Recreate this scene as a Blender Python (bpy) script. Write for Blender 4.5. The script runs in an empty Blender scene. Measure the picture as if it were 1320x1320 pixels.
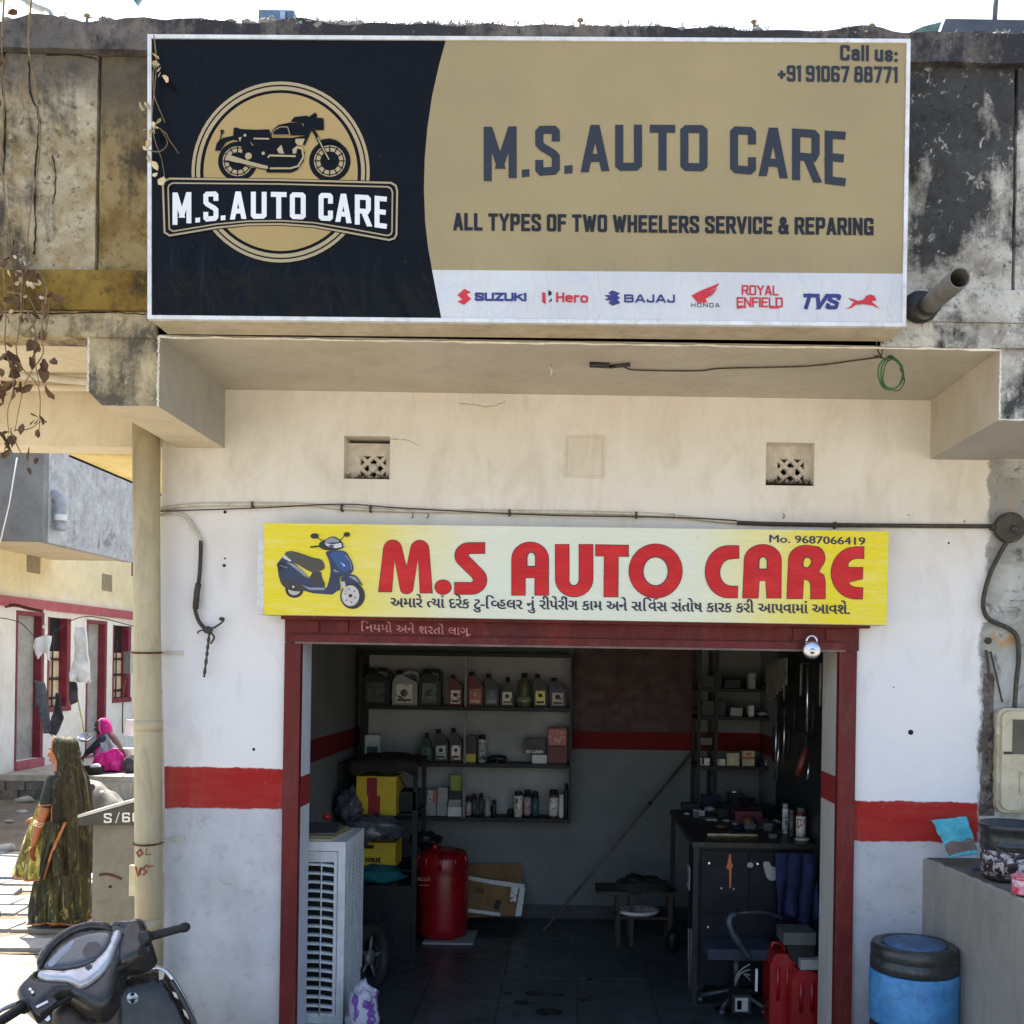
import bpy, bmesh, math, random
from math import sin, cos, pi, radians, sqrt
from mathutils import Vector, Matrix, noise as mnoise
from mathutils.geometry import tessellate_polygon, delaunay_2d_cdt
random.seed(7)
scene = bpy.context.scene
COL = scene.collection

# ---------------------------------------------------------------- camera, sky, sun, exposure
F = 1320.0; PX, PY = 735.0, 860.0; H = 2.15; ROLL = 0.0155
cd = bpy.data.cameras.new('camera'); cam = bpy.data.objects.new('camera', cd); COL.objects.link(cam)
cam.location = (0, 0, H); cam.rotation_euler = (radians(90), -ROLL, 0)
cd.sensor_width = 36; cd.lens = 36.0 * F / 1320
cd.shift_x = -(PX - 660) / 1320; cd.shift_y = (PY - 660) / 1320
cd.clip_start = 0.05; cd.clip_end = 3000
scene.camera = cam
SUN_EL, SUN_AZ = radians(60), radians(-26)      # azimuth from +Y towards +X : behind the shop, a little left
world = bpy.data.worlds.new('World'); scene.world = world; world.use_nodes = True
wn = world.node_tree.nodes; wl = world.node_tree.links
sky = wn.new('ShaderNodeTexSky'); sky.sky_type = 'NISHITA'; sky.sun_disc = False
sky.sun_elevation = SUN_EL; sky.sun_rotation = SUN_AZ; sky.dust_density = 3.0; sky.air_density = 1.0; sky.ozone_density = 1.0
wn['Background'].inputs['Strength'].default_value = 0.12
wl.new(sky.outputs[0], wn['Background'].inputs['Color'])
sd = bpy.data.lights.new('sun', 'SUN'); sd.energy = 4.5; sd.angle = radians(0.5); sd.color = (1.0, 0.96, 0.89)
sun = bpy.data.objects.new('sun', sd); COL.objects.link(sun)
sdir = Vector((sin(SUN_AZ) * cos(SUN_EL), cos(SUN_AZ) * cos(SUN_EL), sin(SUN_EL)))
sun.rotation_euler = sdir.to_track_quat('Z', 'Y').to_euler(); sun.location = (0, 0, 20)
scene.view_settings.view_transform = 'Standard'; scene.view_settings.look = 'None'
scene.view_settings.exposure = 1.88; scene.view_settings.gamma = 1.0
scene.view_settings.use_curve_mapping = False
scene.cycles.max_bounces = 8; scene.cycles.diffuse_bounces = 5
scene.cycles.use_denoising = True

# ---------------------------------------------------------------- helpers
CR, SR = cos(ROLL), sin(ROLL)
def P(px, py, Y):
    dx, dy = px - PX, py - PY
    u = dx * CR + dy * SR; v = -dx * SR + dy * CR
    return Vector((u / F * Y, Y, H - v / F * Y))
def ray(px, py):
    p = P(px, py, 1.0); return Vector((p.x, 1.0, p.z - H))
def on_plane(px, py, pt, n):
    d = ray(px, py); o = Vector((0, 0, H)); t = (pt - o).dot(n) / d.dot(n); return o + d * t
def lin(r, g=None, b=None):
    if g is None: g = b = r
    f = lambda c: (c / 12.92 if c <= 0.04045 else ((c + 0.055) / 1.055) ** 2.4)
    return (f(r / 255), f(g / 255), f(b / 255), 1.0)

class MB:
    def __init__(s): s.bm = bmesh.new(); s.mi = 0
    def face(s, pts, mi=None):
        vs = [s.bm.verts.new(p) for p in pts]
        try:
            f = s.bm.faces.new(vs); f.material_index = s.mi if mi is None else mi; return f
        except ValueError: return None
    def box(s, x0, x1, y0, y1, z0, z1, mi=None, M=None):
        c = [Vector((x, y, z)) for z in (z0, z1) for y in (y0, y1) for x in (x0, x1)]
        if M is not None: c = [M @ p for p in c]
        v = [s.bm.verts.new(p) for p in c]
        for q in ((0, 2, 3, 1), (4, 5, 7, 6), (0, 1, 5, 4), (2, 6, 7, 3), (0, 4, 6, 2), (1, 3, 7, 5)):
            f = s.bm.faces.new([v[i] for i in q]); f.material_index = s.mi if mi is None else mi
        return v
    def hexa(s, f4, b4, mi=None):
        v = [s.bm.verts.new(p) for p in list(f4) + list(b4)]
        for q in ((0, 1, 2, 3), (7, 6, 5, 4), (0, 4, 5, 1), (1, 5, 6, 2), (2, 6, 7, 3), (3, 7, 4, 0)):
            f = s.bm.faces.new([v[i] for i in q]); f.material_index = s.mi if mi is None else mi
    def prism(s, pts, off, mi=None, mi_side=None):
        """polygon pts (3d, planar) extruded by vector off"""
        pts = [Vector(p) for p in pts]; n = len(pts)
        a = [s.bm.verts.new(p) for p in pts]; b = [s.bm.verts.new(p + off) for p in pts]
        m = s.mi if mi is None else mi; ms = m if mi_side is None else mi_side
        for t in tessellate_polygon([pts]):
            for vv in ((a[t[0]], a[t[1]], a[t[2]]), (b[t[2]], b[t[1]], b[t[0]])):
                try: f = s.bm.faces.new(vv); f.material_index = m
                except ValueError: pass
        for i in range(n):
            j = (i + 1) % n
            f = s.bm.faces.new((a[i], b[i], b[j], a[j])); f.material_index = ms
    def flat(s, loops, mi=None):
        loops = [[Vector(p) for p in l] for l in loops]
        allp = [p for l in loops for p in l]; v = [s.bm.verts.new(p) for p in allp]
        for t in tessellate_polygon(loops):
            try: f = s.bm.faces.new((v[t[0]], v[t[1]], v[t[2]])); f.material_index = s.mi if mi is None else mi
            except ValueError: pass
    def tube(s, pts, r, seg=8, mi=None, cap=True, closed=False, flat=1.0):
        pts = [Vector(p) for p in pts]; n = len(pts)
        rr = r if isinstance(r, (list, tuple)) else [r] * n
        rings = []; up = None
        for i, p in enumerate(pts):
            if closed: t = (pts[(i + 1) % n] - pts[i - 1]).normalized()
            else: t = (pts[min(i + 1, n - 1)] - pts[max(i - 1, 0)]).normalized()
            if up is None:
                up = Vector((0, 0, 1)) if abs(t.z) < 0.9 else Vector((0, 1, 0))
            a = t.cross(up)
            if a.length < 1e-5: a = t.orthogonal()
            a.normalize(); b = a.cross(t).normalized(); up = b
            rings.append([s.bm.verts.new(p + (a * cos(2 * pi * k / seg) + b * sin(2 * pi * k / seg) * flat) * rr[i]) for k in range(seg)])
        m = s.mi if mi is None else mi
        rng = range(n) if closed else range(n - 1)
        for i in rng:
            A, B = rings[i], rings[(i + 1) % n]
            for k in range(seg):
                f = s.bm.faces.new((A[k], A[(k + 1) % seg], B[(k + 1) % seg], B[k])); f.material_index = m; f.smooth = True
        if cap and not closed:
            for A, rev in ((rings[0], True), (rings[-1], False)):
                f = s.bm.faces.new(A[::-1] if rev else A); f.material_index = m
    def lathe(s, prof, c=(0, 0, 0), seg=24, mi=None, M=None, sx=1, sy=1, smooth=True):
        """prof: list of (r, z)"""
        c = Vector(c); rings = []
        for r, z in prof:
            ring = []
            for k in range(seg):
                a = 2 * pi * k / seg; p = Vector((r * cos(a) * sx, r * sin(a) * sy, z))
                p = (M @ p if M is not None else p) + c
                ring.append(s.bm.verts.new(p))
            rings.append(ring)
        m = s.mi if mi is None else mi
        for A, B in zip(rings, rings[1:]):
            for k in range(seg):
                f = s.bm.faces.new((A[k], A[(k + 1) % seg], B[(k + 1) % seg], B[k])); f.material_index = m; f.smooth = smooth
        if prof[0][0] > 1e-6: s.bm.faces.new(rings[0][::-1]).material_index = m
        if prof[-1][0] > 1e-6: s.bm.faces.new(rings[-1]).material_index = m
    def grid(s, fn, nu, nv, mi=None, smooth=True, closed_u=False):
        """fn(u,v) in 0..1"""
        V = [[s.bm.verts.new(fn(i / (nu if closed_u else nu - 1), j / (nv - 1))) for i in range(nu)] for j in range(nv)]
        m = s.mi if mi is None else mi
        for j in range(nv - 1):
            for i in range(nu if closed_u else nu - 1):
                i2 = (i + 1) % nu
                f = s.bm.faces.new((V[j][i], V[j][i2], V[j + 1][i2], V[j + 1][i])); f.material_index = m; f.smooth = smooth
        return V
    def ball(s, c, r, seg=12, mi=None, M=None):
        rx, ry, rz = (r, r, r) if not isinstance(r, (tuple, list)) else r
        c = Vector(c); m = s.mi if mi is None else mi
        R_ = max(4, seg * 2 // 3)
        f = lambda th, ph: (lambda p: (M @ p if M is not None else p) + c)(Vector((rx * sin(th) * cos(ph), ry * sin(th) * sin(ph), rz * cos(th))))
        T = s.bm.verts.new(f(0, 0)); B = s.bm.verts.new(f(pi, 0))
        rg = [[s.bm.verts.new(f(pi * i / R_, 2 * pi * k / seg)) for k in range(seg)] for i in range(1, R_)]
        fs = [s.bm.faces.new((T, rg[0][k], rg[0][(k + 1) % seg])) for k in range(seg)] + [s.bm.faces.new((B, rg[-1][(k + 1) % seg], rg[-1][k])) for k in range(seg)]
        for A, Bq in zip(rg, rg[1:]):
            fs += [s.bm.faces.new((A[k], Bq[k], Bq[(k + 1) % seg], A[(k + 1) % seg])) for k in range(seg)]
        for q in fs: q.material_index = m; q.smooth = True
    def bevel(s, w, seg=2):
        bmesh.ops.bevel(s.bm, geom=[e for e in s.bm.edges if len(e.link_faces) == 2 and e.calc_face_angle(0) > 0.5], offset=w, segments=seg, affect='EDGES', profile=0.5, clamp_overlap=True)
    def jitter(s, amp, scale=1.0):
        for v in s.bm.verts:
            n = mnoise.noise_vector(v.co * scale); v.co += n * amp
    def build(s, name, mats, parent=None, smooth=False, recalc=True, keep_loose=False):
        if recalc: bmesh.ops.recalc_face_normals(s.bm, faces=s.bm.faces)
        me = bpy.data.meshes.new(name); s.bm.to_mesh(me); s.bm.free()
        for m in (mats if isinstance(mats, (list, tuple)) else [mats]): me.materials.append(m)
        if smooth:
            for p in me.polygons: p.use_smooth = True
        return link(name, me, parent)
def link(name, me, parent=None):
    o = bpy.data.objects.new(name, me); COL.objects.link(o)
    if parent is not None: adopt(o, parent)
    return o
def wm(o):
    m = Matrix.Translation(o.location) @ o.rotation_euler.to_matrix().to_4x4()
    if o.parent: m = wm(o.parent) @ o.matrix_parent_inverse @ m
    return m
def adopt(o, parent):
    o.parent = parent; o.matrix_parent_inverse = wm(parent).inverted()
def thing(name, label, cat, loc=(0, 0, 0), group=None):
    o = bpy.data.objects.new(name, None); COL.objects.link(o); o.location = Vector(loc); o.empty_display_size = 0.1
    o['label'] = label; o['category'] = cat
    if group: o['group'] = group
    return o
def tag(o, label, cat, group=None):
    o['label'] = label; o['category'] = cat
    if group: o['group'] = group
    return o
def struct(o): o['kind'] = 'structure'; return o
def stuff(o): o['kind'] = 'stuff'; return o
def mod(o, t, **kw):
    m = o.modifiers.new(t.lower(), t)
    for k, v in kw.items(): setattr(m, k, v)
    return m
def catmull(pts, n=6, closed=False):
    pts = [Vector(p) for p in pts]; out = []; N = len(pts)
    rng = range(N) if closed else range(N - 1)
    for i in rng:
        if closed: p0, p1, p2, p3 = pts[i - 1], pts[i], pts[(i + 1) % N], pts[(i + 2) % N]
        else: p0, p1, p2, p3 = pts[max(i - 1, 0)], pts[i], pts[i + 1], pts[min(i + 2, N - 1)]
        for k in range(n):
            t = k / n
            out.append(0.5 * ((2 * p1) + (-p0 + p2) * t + (2 * p0 - 5 * p1 + 4 * p2 - p3) * t * t + (-p0 + 3 * p1 - 3 * p2 + p3) * t ** 3))
    if not closed: out.append(pts[-1])
    return out

# ---------------------------------------------------------------- materials
class NT:
    def __init__(s, name):
        s.m = bpy.data.materials.new(name); s.m.use_nodes = True; s.t = s.m.node_tree
        s.b = s.t.nodes['Principled BSDF']; s.geo = None
    def node(s, t, **kw):
        n = s.t.nodes.new(t)
        for k, v in kw.items(): setattr(n, k, v)
        return n
    def L(s, a, b): s.t.links.new(a, b)
    def pos(s, scale=(1, 1, 1), obj=False):
        if obj: g = s.node('ShaderNodeTexCoord').outputs['Object']
        else:
            if s.geo is None: s.geo = s.node('ShaderNodeNewGeometry')
            g = s.geo.outputs['Position']
        if scale == (1, 1, 1): return g
        mp = s.node('ShaderNodeMapping'); mp.inputs['Scale'].default_value = scale; s.L(g, mp.inputs['Vector']); return mp.outputs[0]
    def noise(s, scale, detail=4, rough=0.55, dist=0.0, st=(1, 1, 1), obj=False):
        n = s.node('ShaderNodeTexNoise'); n.inputs['Scale'].default_value = scale; n.inputs['Detail'].default_value = detail
        n.inputs['Roughness'].default_value = rough; n.inputs['Distortion'].default_value = dist
        s.L(s.pos(st, obj), n.inputs['Vector']); return n.outputs['Fac']
    def vor(s, scale, feature='F1', st=(1, 1, 1), obj=False, out='Distance'):
        n = s.node('ShaderNodeTexVoronoi'); n.feature = feature; n.inputs['Scale'].default_value = scale
        s.L(s.pos(st, obj), n.inputs['Vector']); return n.outputs[out]
    def ramp(s, fac, stops, interp='LINEAR'):
        r = s.node('ShaderNodeValToRGB'); r.color_ramp.interpolation = interp
        el = r.color_ramp.elements
        while len(el) < len(stops): el.new(0.5)
        for e, (p, c) in zip(el, stops): e.position = p; e.color = c if isinstance(c, tuple) else (c, c, c, 1)
        s.L(fac, r.inputs[0]); return r.outputs[0]
    def mix(s, fac, a, b, blend='MIX'):
        n = s.node('ShaderNodeMix'); n.data_type = 'RGBA'; n.blend_type = blend
        for i, v in ((0, fac), (6, a), (7, b)):
            if isinstance(v, (int, float)): n.inputs[i].default_value = v
            elif isinstance(v, tuple): n.inputs[i].default_value = v
            else: s.L(v, n.inputs[i])
        return n.outputs[2]
    def math(s, op, a, b=0.0, clamp=False):
        n = s.node('ShaderNodeMath'); n.operation = op; n.use_clamp = clamp
        for i, v in ((0, a), (1, b)):
            if isinstance(v, (int, float)): n.inputs[i].default_value = v
            else: s.L(v, n.inputs[i])
        return n.outputs[0]
    def xyz(s):
        n = s.node('ShaderNodeSeparateXYZ'); s.L(s.pos(), n.inputs[0]); return n.outputs
    def step(s, v, e0, e1):
        n = s.node('ShaderNodeMapRange'); n.interpolation_type = 'SMOOTHSTEP'
        s.L(v, n.inputs[0]); n.inputs[1].default_value = e0; n.inputs[2].default_value = e1; return n.outputs[0]
    def bump(s, h, strength=0.3, dist=0.01):
        b = s.node('ShaderNodeBump'); b.inputs['Strength'].default_value = strength; b.inputs['Distance'].default_value = dist
        s.L(h, b.inputs['Height']); s.L(b.outputs[0], s.b.inputs['Normal']); return b
    def fin(s, col, rough=0.7, metal=0.0, spec=0.5, **kw):
        if isinstance(col, tuple): s.b.inputs['Base Color'].default_value = col
        else: s.L(col, s.b.inputs['Base Color'])
        if isinstance(rough, (int, float)): s.b.inputs['Roughness'].default_value = rough
        else: s.L(rough, s.b.inputs['Roughness'])
        s.b.inputs['Metallic'].default_value = metal; s.b.inputs['Specular IOR Level'].default_value = spec
        for k, v in kw.items(): s.b.inputs[k].default_value = v
        return s.m
_mc = {}
def M(name, c1, c2=None, scale=8, rough=0.6, metal=0.0, bump=0.0, bscale=40, obj=True, spec=0.5, streak=False, dirt=0.0, dirtc=None, **kw):
    """generic procedural material: two-tone noise, optional dirt and bump"""
    if name in _mc: return _mc[name]
    t = NT(name); c2 = c2 or tuple(x * 0.8 for x in c1[:3]) + (1,)
    st = (1, 1, 0.25) if streak else (1, 1, 1)
    col = t.mix(t.ramp(t.noise(scale, 5, 0.6, 0.2, st, obj), [(0.35, 0.0), (0.65, 1.0)]), c1, c2)
    if dirt > 0:
        d = t.ramp(t.noise(scale * 2.7, 7, 0.7, 0.6, st, obj), [(0.5, 0.0), (0.72, 1.0)])
        col = t.mix(t.math('MULTIPLY', d, dirt), col, dirtc or lin(60, 50, 40))
    if bump > 0: t.bump(t.noise(bscale, 4, 0.6, 0, (1, 1, 1), obj), bump, 0.004)
    rr = t.ramp(t.noise(scale * 3, 3, 0.5, 0, (1, 1, 1), obj), [(0.3, max(rough - 0.08, 0.02)), (0.7, min(rough + 0.08, 1.0))])
    _mc[name] = t.fin(col, rr, metal, spec, **kw); return _mc[name]

def plaster(name, base, base2, stain, stain_amt=0.4, bump=0.25, zones=None, spots=True):
    """painted plaster. zones: function(t, col) -> col"""
    t = NT(name)
    col = t.mix(t.ramp(t.noise(1.6, 6, 0.6, 0.3), [(0.35, 0.0), (0.7, 1.0)]), base, base2)
    col = t.mix(t.math('MULTIPLY', t.ramp(t.noise(7, 8, 0.72, 0.8, (1, 1, 0.35)), [(0.48, 0.0), (0.75, 1.0)]), stain_amt), col, stain)
    if zones: col = zones(t, col)
    if spots:
        sp = t.ramp(t.noise(38, 3, 0.6), [(0.74, 0.0), (0.78, 1.0)])
        col = t.mix(t.math('MULTIPLY', sp, 0.45), col, lin(95, 80, 62))
        col = t.mix(t.math('MULTIPLY', t.ramp(t.noise(2.4, 8, 0.7, 1.2, (1, 1, .5)), [(0.52, 0.0), (0.7, 1.0)]), 0.22), col, lin(150, 132, 108))
    h = t.math('ADD', t.noise(9, 5, 0.6), t.math('MULTIPLY', t.noise(70, 3, 0.6), 0.35))
    t.bump(h, bump, 0.02)
    return t.fin(col, 0.8, 0, 0.25)

def weathered(name, pale, mid, dark, blotch, darkness=0.5, top_dark=None, seed=(0, 0, 0)):
    """mould-stained bare cement: pale lime, ochre lichen, black algae"""
    t = NT(name)
    mp = t.node('ShaderNodeMapping'); mp.inputs['Location'].default_value = seed; t.L(t.pos(), mp.inputs[0])
    class G: pass
    g = t.node('ShaderNodeNewGeometry'); t.geo = type('o', (), {'outputs': {'Position': mp.outputs[0]}})
    col = t.mix(t.ramp(t.noise(3.2, 7, 0.68, 0.5), [(0.38, 0.0), (0.62, 1.0)]), pale, mid)
    col = t.mix(t.ramp(t.noise(5.5, 9, 0.75, 0.4), [(0.5, 0.0), (0.66, 0.85)]), col, blotch)
    d = t.math('ADD', t.noise(1.3, 8, 0.72, 0.3), t.math('MULTIPLY', t.math('SUBTRACT', t.noise(6, 4, 0.7, 0, (1, 1, 0.15)), 0.5), 0.35))
    c = 0.62 - darkness * 0.22
    col = t.mix(t.ramp(d, [(c - 0.05, 0.0), (c + 0.05, 0.92)]), col, dark)
    col = t.mix(t.ramp(t.noise(26, 8, 0.75), [(0.56, 0.0), (0.64, 0.7)]), col, dark)
    col = t.mix(t.ramp(t.noise(19, 6, 0.7, 0.5), [(0.6, 0.0), (0.68, 0.7)]), col, pale)
    if top_dark:
        z = t.math('ADD', t.node('ShaderNodeSeparateXYZ').outputs[2], 0)
        sep = [n for n in t.t.nodes if n.type == 'SEPXYZ'][-1]; t.L(g.outputs['Position'], sep.inputs[0])
        z2 = t.math('ADD', z, t.math('MULTIPLY', t.noise(4, 5, 0.6), 0.3))
        col = t.mix(t.math('MULTIPLY', t.step(z2, top_dark[0], top_dark[1]), 0.7), col, top_dark[2])
    h = t.math('ADD', t.math('MULTIPLY', t.noise(14, 8, 0.7), 1.0), t.math('MULTIPLY', t.noise(90, 4, 0.7), 0.4))
    t.bump(h, 0.6, 0.03)
    return t.fin(col, 0.92, 0, 0.15)
# ================================================================= MATERIALS OF THE PLACE
CREAM, WHITE, GREYB = lin(224, 219, 210), lin(228, 226, 222), lin(186, 190, 198)
REDB = lin(160, 34, 32)
def z_front(zt, zb, xr=None):
    def f(t, col):
        x, y, z = t.xyz()
        nz = t.math('MULTIPLY', t.math('SUBTRACT', t.noise(7, 6, 0.7), 0.5), 0.05)
        zz = t.math('ADD', z, nz)
        zsoft = t.math('ADD', z, t.math('MULTIPLY', t.math('SUBTRACT', t.noise(2.2, 4, 0.6), 0.5), 0.5))
        white = t.mix(t.ramp(t.noise(1.1, 4, 0.6), [(0.35, 0.0), (0.7, 1.0)]), lin(229, 226, 224), lin(218, 219, 224))
        col = t.mix(t.math('SUBTRACT', 1.0, t.step(zsoft, 2.55, 3.2)), col, white)
        low = t.mix(t.ramp(t.noise(3, 6, 0.65), [(0.4, 0.0), (0.65, 1.0)]), lin(194, 194, 198), lin(176, 178, 183))
        low = t.mix(t.ramp(t.noise(12, 7, 0.75, 0.5), [(0.56, 0.0), (0.66, 0.55)]), low, lin(146, 148, 152))
        low = t.mix(t.math('MULTIPLY', t.math('SUBTRACT', 1.0, t.step(zsoft, -0.2, 0.5)), 0.6), low, lin(130, 125, 115))
        red = t.mix(t.ramp(t.noise(4, 5, 0.6, 0, (0.5, 1, 4)), [(0.4, 0.0), (0.7, 1.0)]), REDB, lin(168, 56, 48))
        red = t.mix(t.ramp(t.noise(24, 6, 0.75), [(0.62, 0.0), (0.68, 0.55)]), red, lin(205, 140, 130))
        red = t.mix(t.ramp(t.noise(60, 3, 0.6, 0, (0.15, 1, 2)), [(0.5, 0.0), (0.7, 0.35)]), red, lin(120, 24, 24))
        col = t.mix(t.math('SUBTRACT', 1.0, t.step(zz, zt - 0.006, zt + 0.004)), col, red)
        col = t.mix(t.math('SUBTRACT', 1.0, t.step(zz, zb - 0.006, zb + 0.004)), col, low)
        if xr is not None:
            xx = t.math('ADD', x, t.math('MULTIPLY', t.math('SUBTRACT', t.noise(5, 6, 0.7, 0.4), 0.5), 0.14))
            cem = t.mix(t.ramp(t.noise(2.6, 8, 0.7, 0.6), [(0.36, 0.0), (0.6, 1.0)]), lin(196, 198, 196), lin(146, 146, 142))
            cem = t.mix(t.ramp(t.noise(7, 9, 0.75, 0.8), [(0.55, 0.0), (0.64, 0.85)]), cem, lin(70, 66, 62))
            cem = t.mix(t.ramp(t.noise(4, 5, 0.6, 0.8), [(0.62, 0.0), (0.7, 0.8)]), cem, lin(178, 138, 82))
            col = t.mix(t.step(xx, xr - 0.01, xr + 0.015), col, cem)
        return col
    return f
m_wall_l = plaster('plaster_left', CREAM, lin(214, 207, 196), lin(184, 172, 154), 0.3, zones=z_front(1.532, 1.291))
m_wall_r = plaster('plaster_right', CREAM, lin(214, 208, 198), lin(184, 174, 160), 0.3, zones=z_front(1.395, 1.159, 2.40))
m_wall_t = plaster('plaster_top', CREAM, lin(213, 206, 192), lin(182, 170, 150), 0.35, zones=z_front(-9, -10))
m_cream = plaster('plaster_cream', lin(216, 204, 178), lin(204, 190, 162), lin(160, 140, 108), 0.35)
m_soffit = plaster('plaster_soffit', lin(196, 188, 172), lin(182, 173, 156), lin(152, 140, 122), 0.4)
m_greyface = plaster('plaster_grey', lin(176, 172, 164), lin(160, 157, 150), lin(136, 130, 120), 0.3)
m_edge = M('lime_edge', lin(232, 228, 216), lin(205, 198, 180), 20, 0.8, bump=0.3)
m_yell = plaster('lime_yellow', lin(236, 218, 156), lin(214, 188, 118), lin(170, 140, 84), 0.5, 0.5)
m_wea_l = weathered('cement_ochre', lin(190, 180, 156), lin(150, 134, 102), lin(66, 60, 54), lin(134, 112, 70), 0.22, (5.0, 5.2, lin(84, 82, 82)))
m_ledge = weathered('cement_lichen', lin(150, 124, 62), lin(132, 106, 48), lin(66, 56, 42), lin(96, 78, 46), 0.35, None, (4, 2, 1))
m_wea_r = weathered('cement_mould', lin(208, 206, 198), lin(158, 154, 144), lin(40, 42, 46), lin(120, 112, 100), 0.66, None, (11, 3, 7))
m_beamf = weathered('cement_beam', lin(196, 180, 146), lin(150, 136, 106), lin(84, 80, 72), lin(120, 102, 66), 0.4, None, (2, 7, 5))
m_cop = weathered('cement_coping', lin(120, 114, 108), lin(96, 92, 90), lin(48, 50, 56), lin(84, 78, 70), 0.7, None, (1, 9, 3))
m_red = M('red_oxide_paint', lin(104, 27, 25), lin(78, 20, 21), 5, 0.55, bump=0.25, bscale=60, spec=.3, dirt=0.22, dirtc=lin(140, 92, 84), obj=False, streak=True)
m_int = plaster('interior_grey', lin(120, 123, 120), lin(106, 110, 107), lin(84, 85, 80), 0.4, spots=False, zones=lambda t, col: t.mix(
    t.math('MULTIPLY', t.step(t.xyz()[2], 1.405, 1.412), t.math('SUBTRACT', 1.0, t.step(t.xyz()[2], 1.575, 1.582))), col, lin(104, 22, 24)))
m_reveal_l = plaster('reveal_left', lin(196, 200, 208), lin(184, 188, 196), lin(150, 150, 150), 0.3, spots=False, zones=lambda t, col: t.mix(
    t.math('MULTIPLY', t.step(t.xyz()[2], 1.30, 1.305), t.math('SUBTRACT', 1.0, t.step(t.xyz()[2], 1.48, 1.485))), col, lin(136, 40, 40)))
m_reveal_r = plaster('reveal_right', lin(186, 184, 176), lin(172, 170, 162), lin(130, 126, 118), 0.4, spots=False, zones=lambda t, col: t.mix(
    t.math('MULTIPLY', t.step(t.xyz()[2], 1.365, 1.37), t.math('SUBTRACT', 1.0, t.step(t.xyz()[2], 1.53, 1.535))), col, lin(136, 40, 40)))
m_dark = M('black_void', lin(22, 22, 22), rough=0.9)
m_tile = M('slate_tile', lin(66, 72, 72), lin(50, 56, 57), 3, 0.35, bump=0.2, bscale=14, dirt=0.75, dirtc=lin(22, 22, 22), obj=False)
m_grout = M('grout', lin(92, 92, 88), rough=0.9, obj=False)

# ================================================================= GROUND
G = -0.18
def gmat():
    t = NT('dry_ground')
    col = t.mix(t.ramp(t.noise(0.7, 7, 0.65, 0.4), [(0.35, 0.0), (0.65, 1.0)]), lin(162, 156, 144), lin(138, 130, 114))
    col = t.mix(t.ramp(t.noise(6, 8, 0.75), [(0.5, 0.0), (0.65, 0.6)]), col, lin(112, 98, 76))
    col = t.mix(t.ramp(t.noise(30, 4, 0.7), [(0.62, 0.0), (0.7, 0.5)]), col, lin(196, 188, 170))
    t.bump(t.math('ADD', t.noise(5, 7, 0.7), t.noise(40, 4, 0.7)), 0.5, 0.03)
    return t.fin(col, 0.95, 0, 0.1)
m_ground = gmat()
def gz(x, y): return G + 0.025 * mnoise.noise(Vector((x * 0.8, y * 0.8, 0)))
mb = MB()
xs = [-400, -120, -40] + [-14 + i * 0.5 for i in range(57)] + [40, 120, 400]
ys = [-400, -120, -40] + [-12 + i * 0.5 for i in range(67)] + [50, 140, 500]
V = [[mb.bm.verts.new((x, y, gz(x, y) - 0.03)) for x in xs] for y in ys]
for j in range(len(ys) - 1):
    for i in range(len(xs) - 1):
        mb.bm.faces.new((V[j][i], V[j][i + 1], V[j + 1][i + 1], V[j + 1][i])).smooth = True
struct(mb.build('ground', m_ground))
# dirt strip that lies in front of the row houses
t = NT('trodden_dirt')
c = t.mix(t.ramp(t.noise(2.4, 8, 0.7, 0.5), [(0.35, 0.0), (0.65, 1.0)]), lin(128, 116, 100), lin(100, 88, 72))
c = t.mix(t.ramp(t.noise(16, 6, 0.75), [(0.58, 0.0), (0.66, 0.7)]), c, lin(160, 152, 138)); t.bump(t.noise(12, 8, 0.7), 0.7, 0.04)
m_dirt = t.fin(c, 0.95, 0, 0.1)
mb = MB(); mb.grid(lambda u, v: Vector((-13 + u * 8.6, 12.4 + v * 4.7, G + 0.005 + 0.03 * abs(mnoise.noise(Vector((u * 9, v * 6, 3)))))), 50, 30)
struct(mb.build('dirt_path', m_dirt))
# paving of grey stone slabs, each slab its own piece
m_stone = [M('paving_stone_%s' % n, a, b, 4, 0.85, bump=0.5, bscale=25, dirt=0.5, dirtc=lin(104, 96, 84), obj=False) for n, a, b in
           (('pale', lin(152, 154, 156), lin(124, 126, 128)), ('grey', lin(138, 140, 142), lin(112, 112, 112)), ('warm', lin(150, 145, 135), lin(126, 120, 110)))]
mb = MB(); mb.grid(lambda u, v: Vector((-9.0 + u * 6.4, 8.1 + v * 4.3, G - 0.004)), 8, 8)
pave = struct(mb.build('pavement', m_dirt))
y = 8.15
while y < 12.3:
    d = random.uniform(0.22, 0.36); x = -8.9 + random.uniform(0, 0.3)
    while x < -2.7:
        w = random.uniform(0.35, 0.75)
        q = [(x + .012, y + .012), (x + w - .012, y + .012 + random.uniform(-.03, .03)), (x + w - .015 + random.uniform(-.05, .03), y + d - .012), (x + .012 + random.uniform(-.03, .04), y + d - .012)]
        z = G + 0.018 + random.uniform(-.006, .014); tl = random.uniform(-.012, .012)
        mb = MB(); mb.prism([(a, b, z + tl * i) for i, (a, b) in enumerate(q)], Vector((0, 0, -0.05)))
        if y < 10 or x > -7.6: mb.build('paving_stone', random.choice(m_stone), pave)
        else: mb.build('paving_stone', random.choice(m_stone), pave)
        x += w
    y += d

# ================================================================= SHOP BUILDING
shop = thing('shop_building', 'plastered concrete shop with an open workshop front between red painted jambs', 'building', (0, 6, 0))
W0, YF, ZS, ZB, ZT = 6.0, 5.02, 3.745, 3.40, 5.27
XL, XR = -2.41, 4.2
DL, DR, DZ = -1.60, 1.60, 2.30
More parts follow.
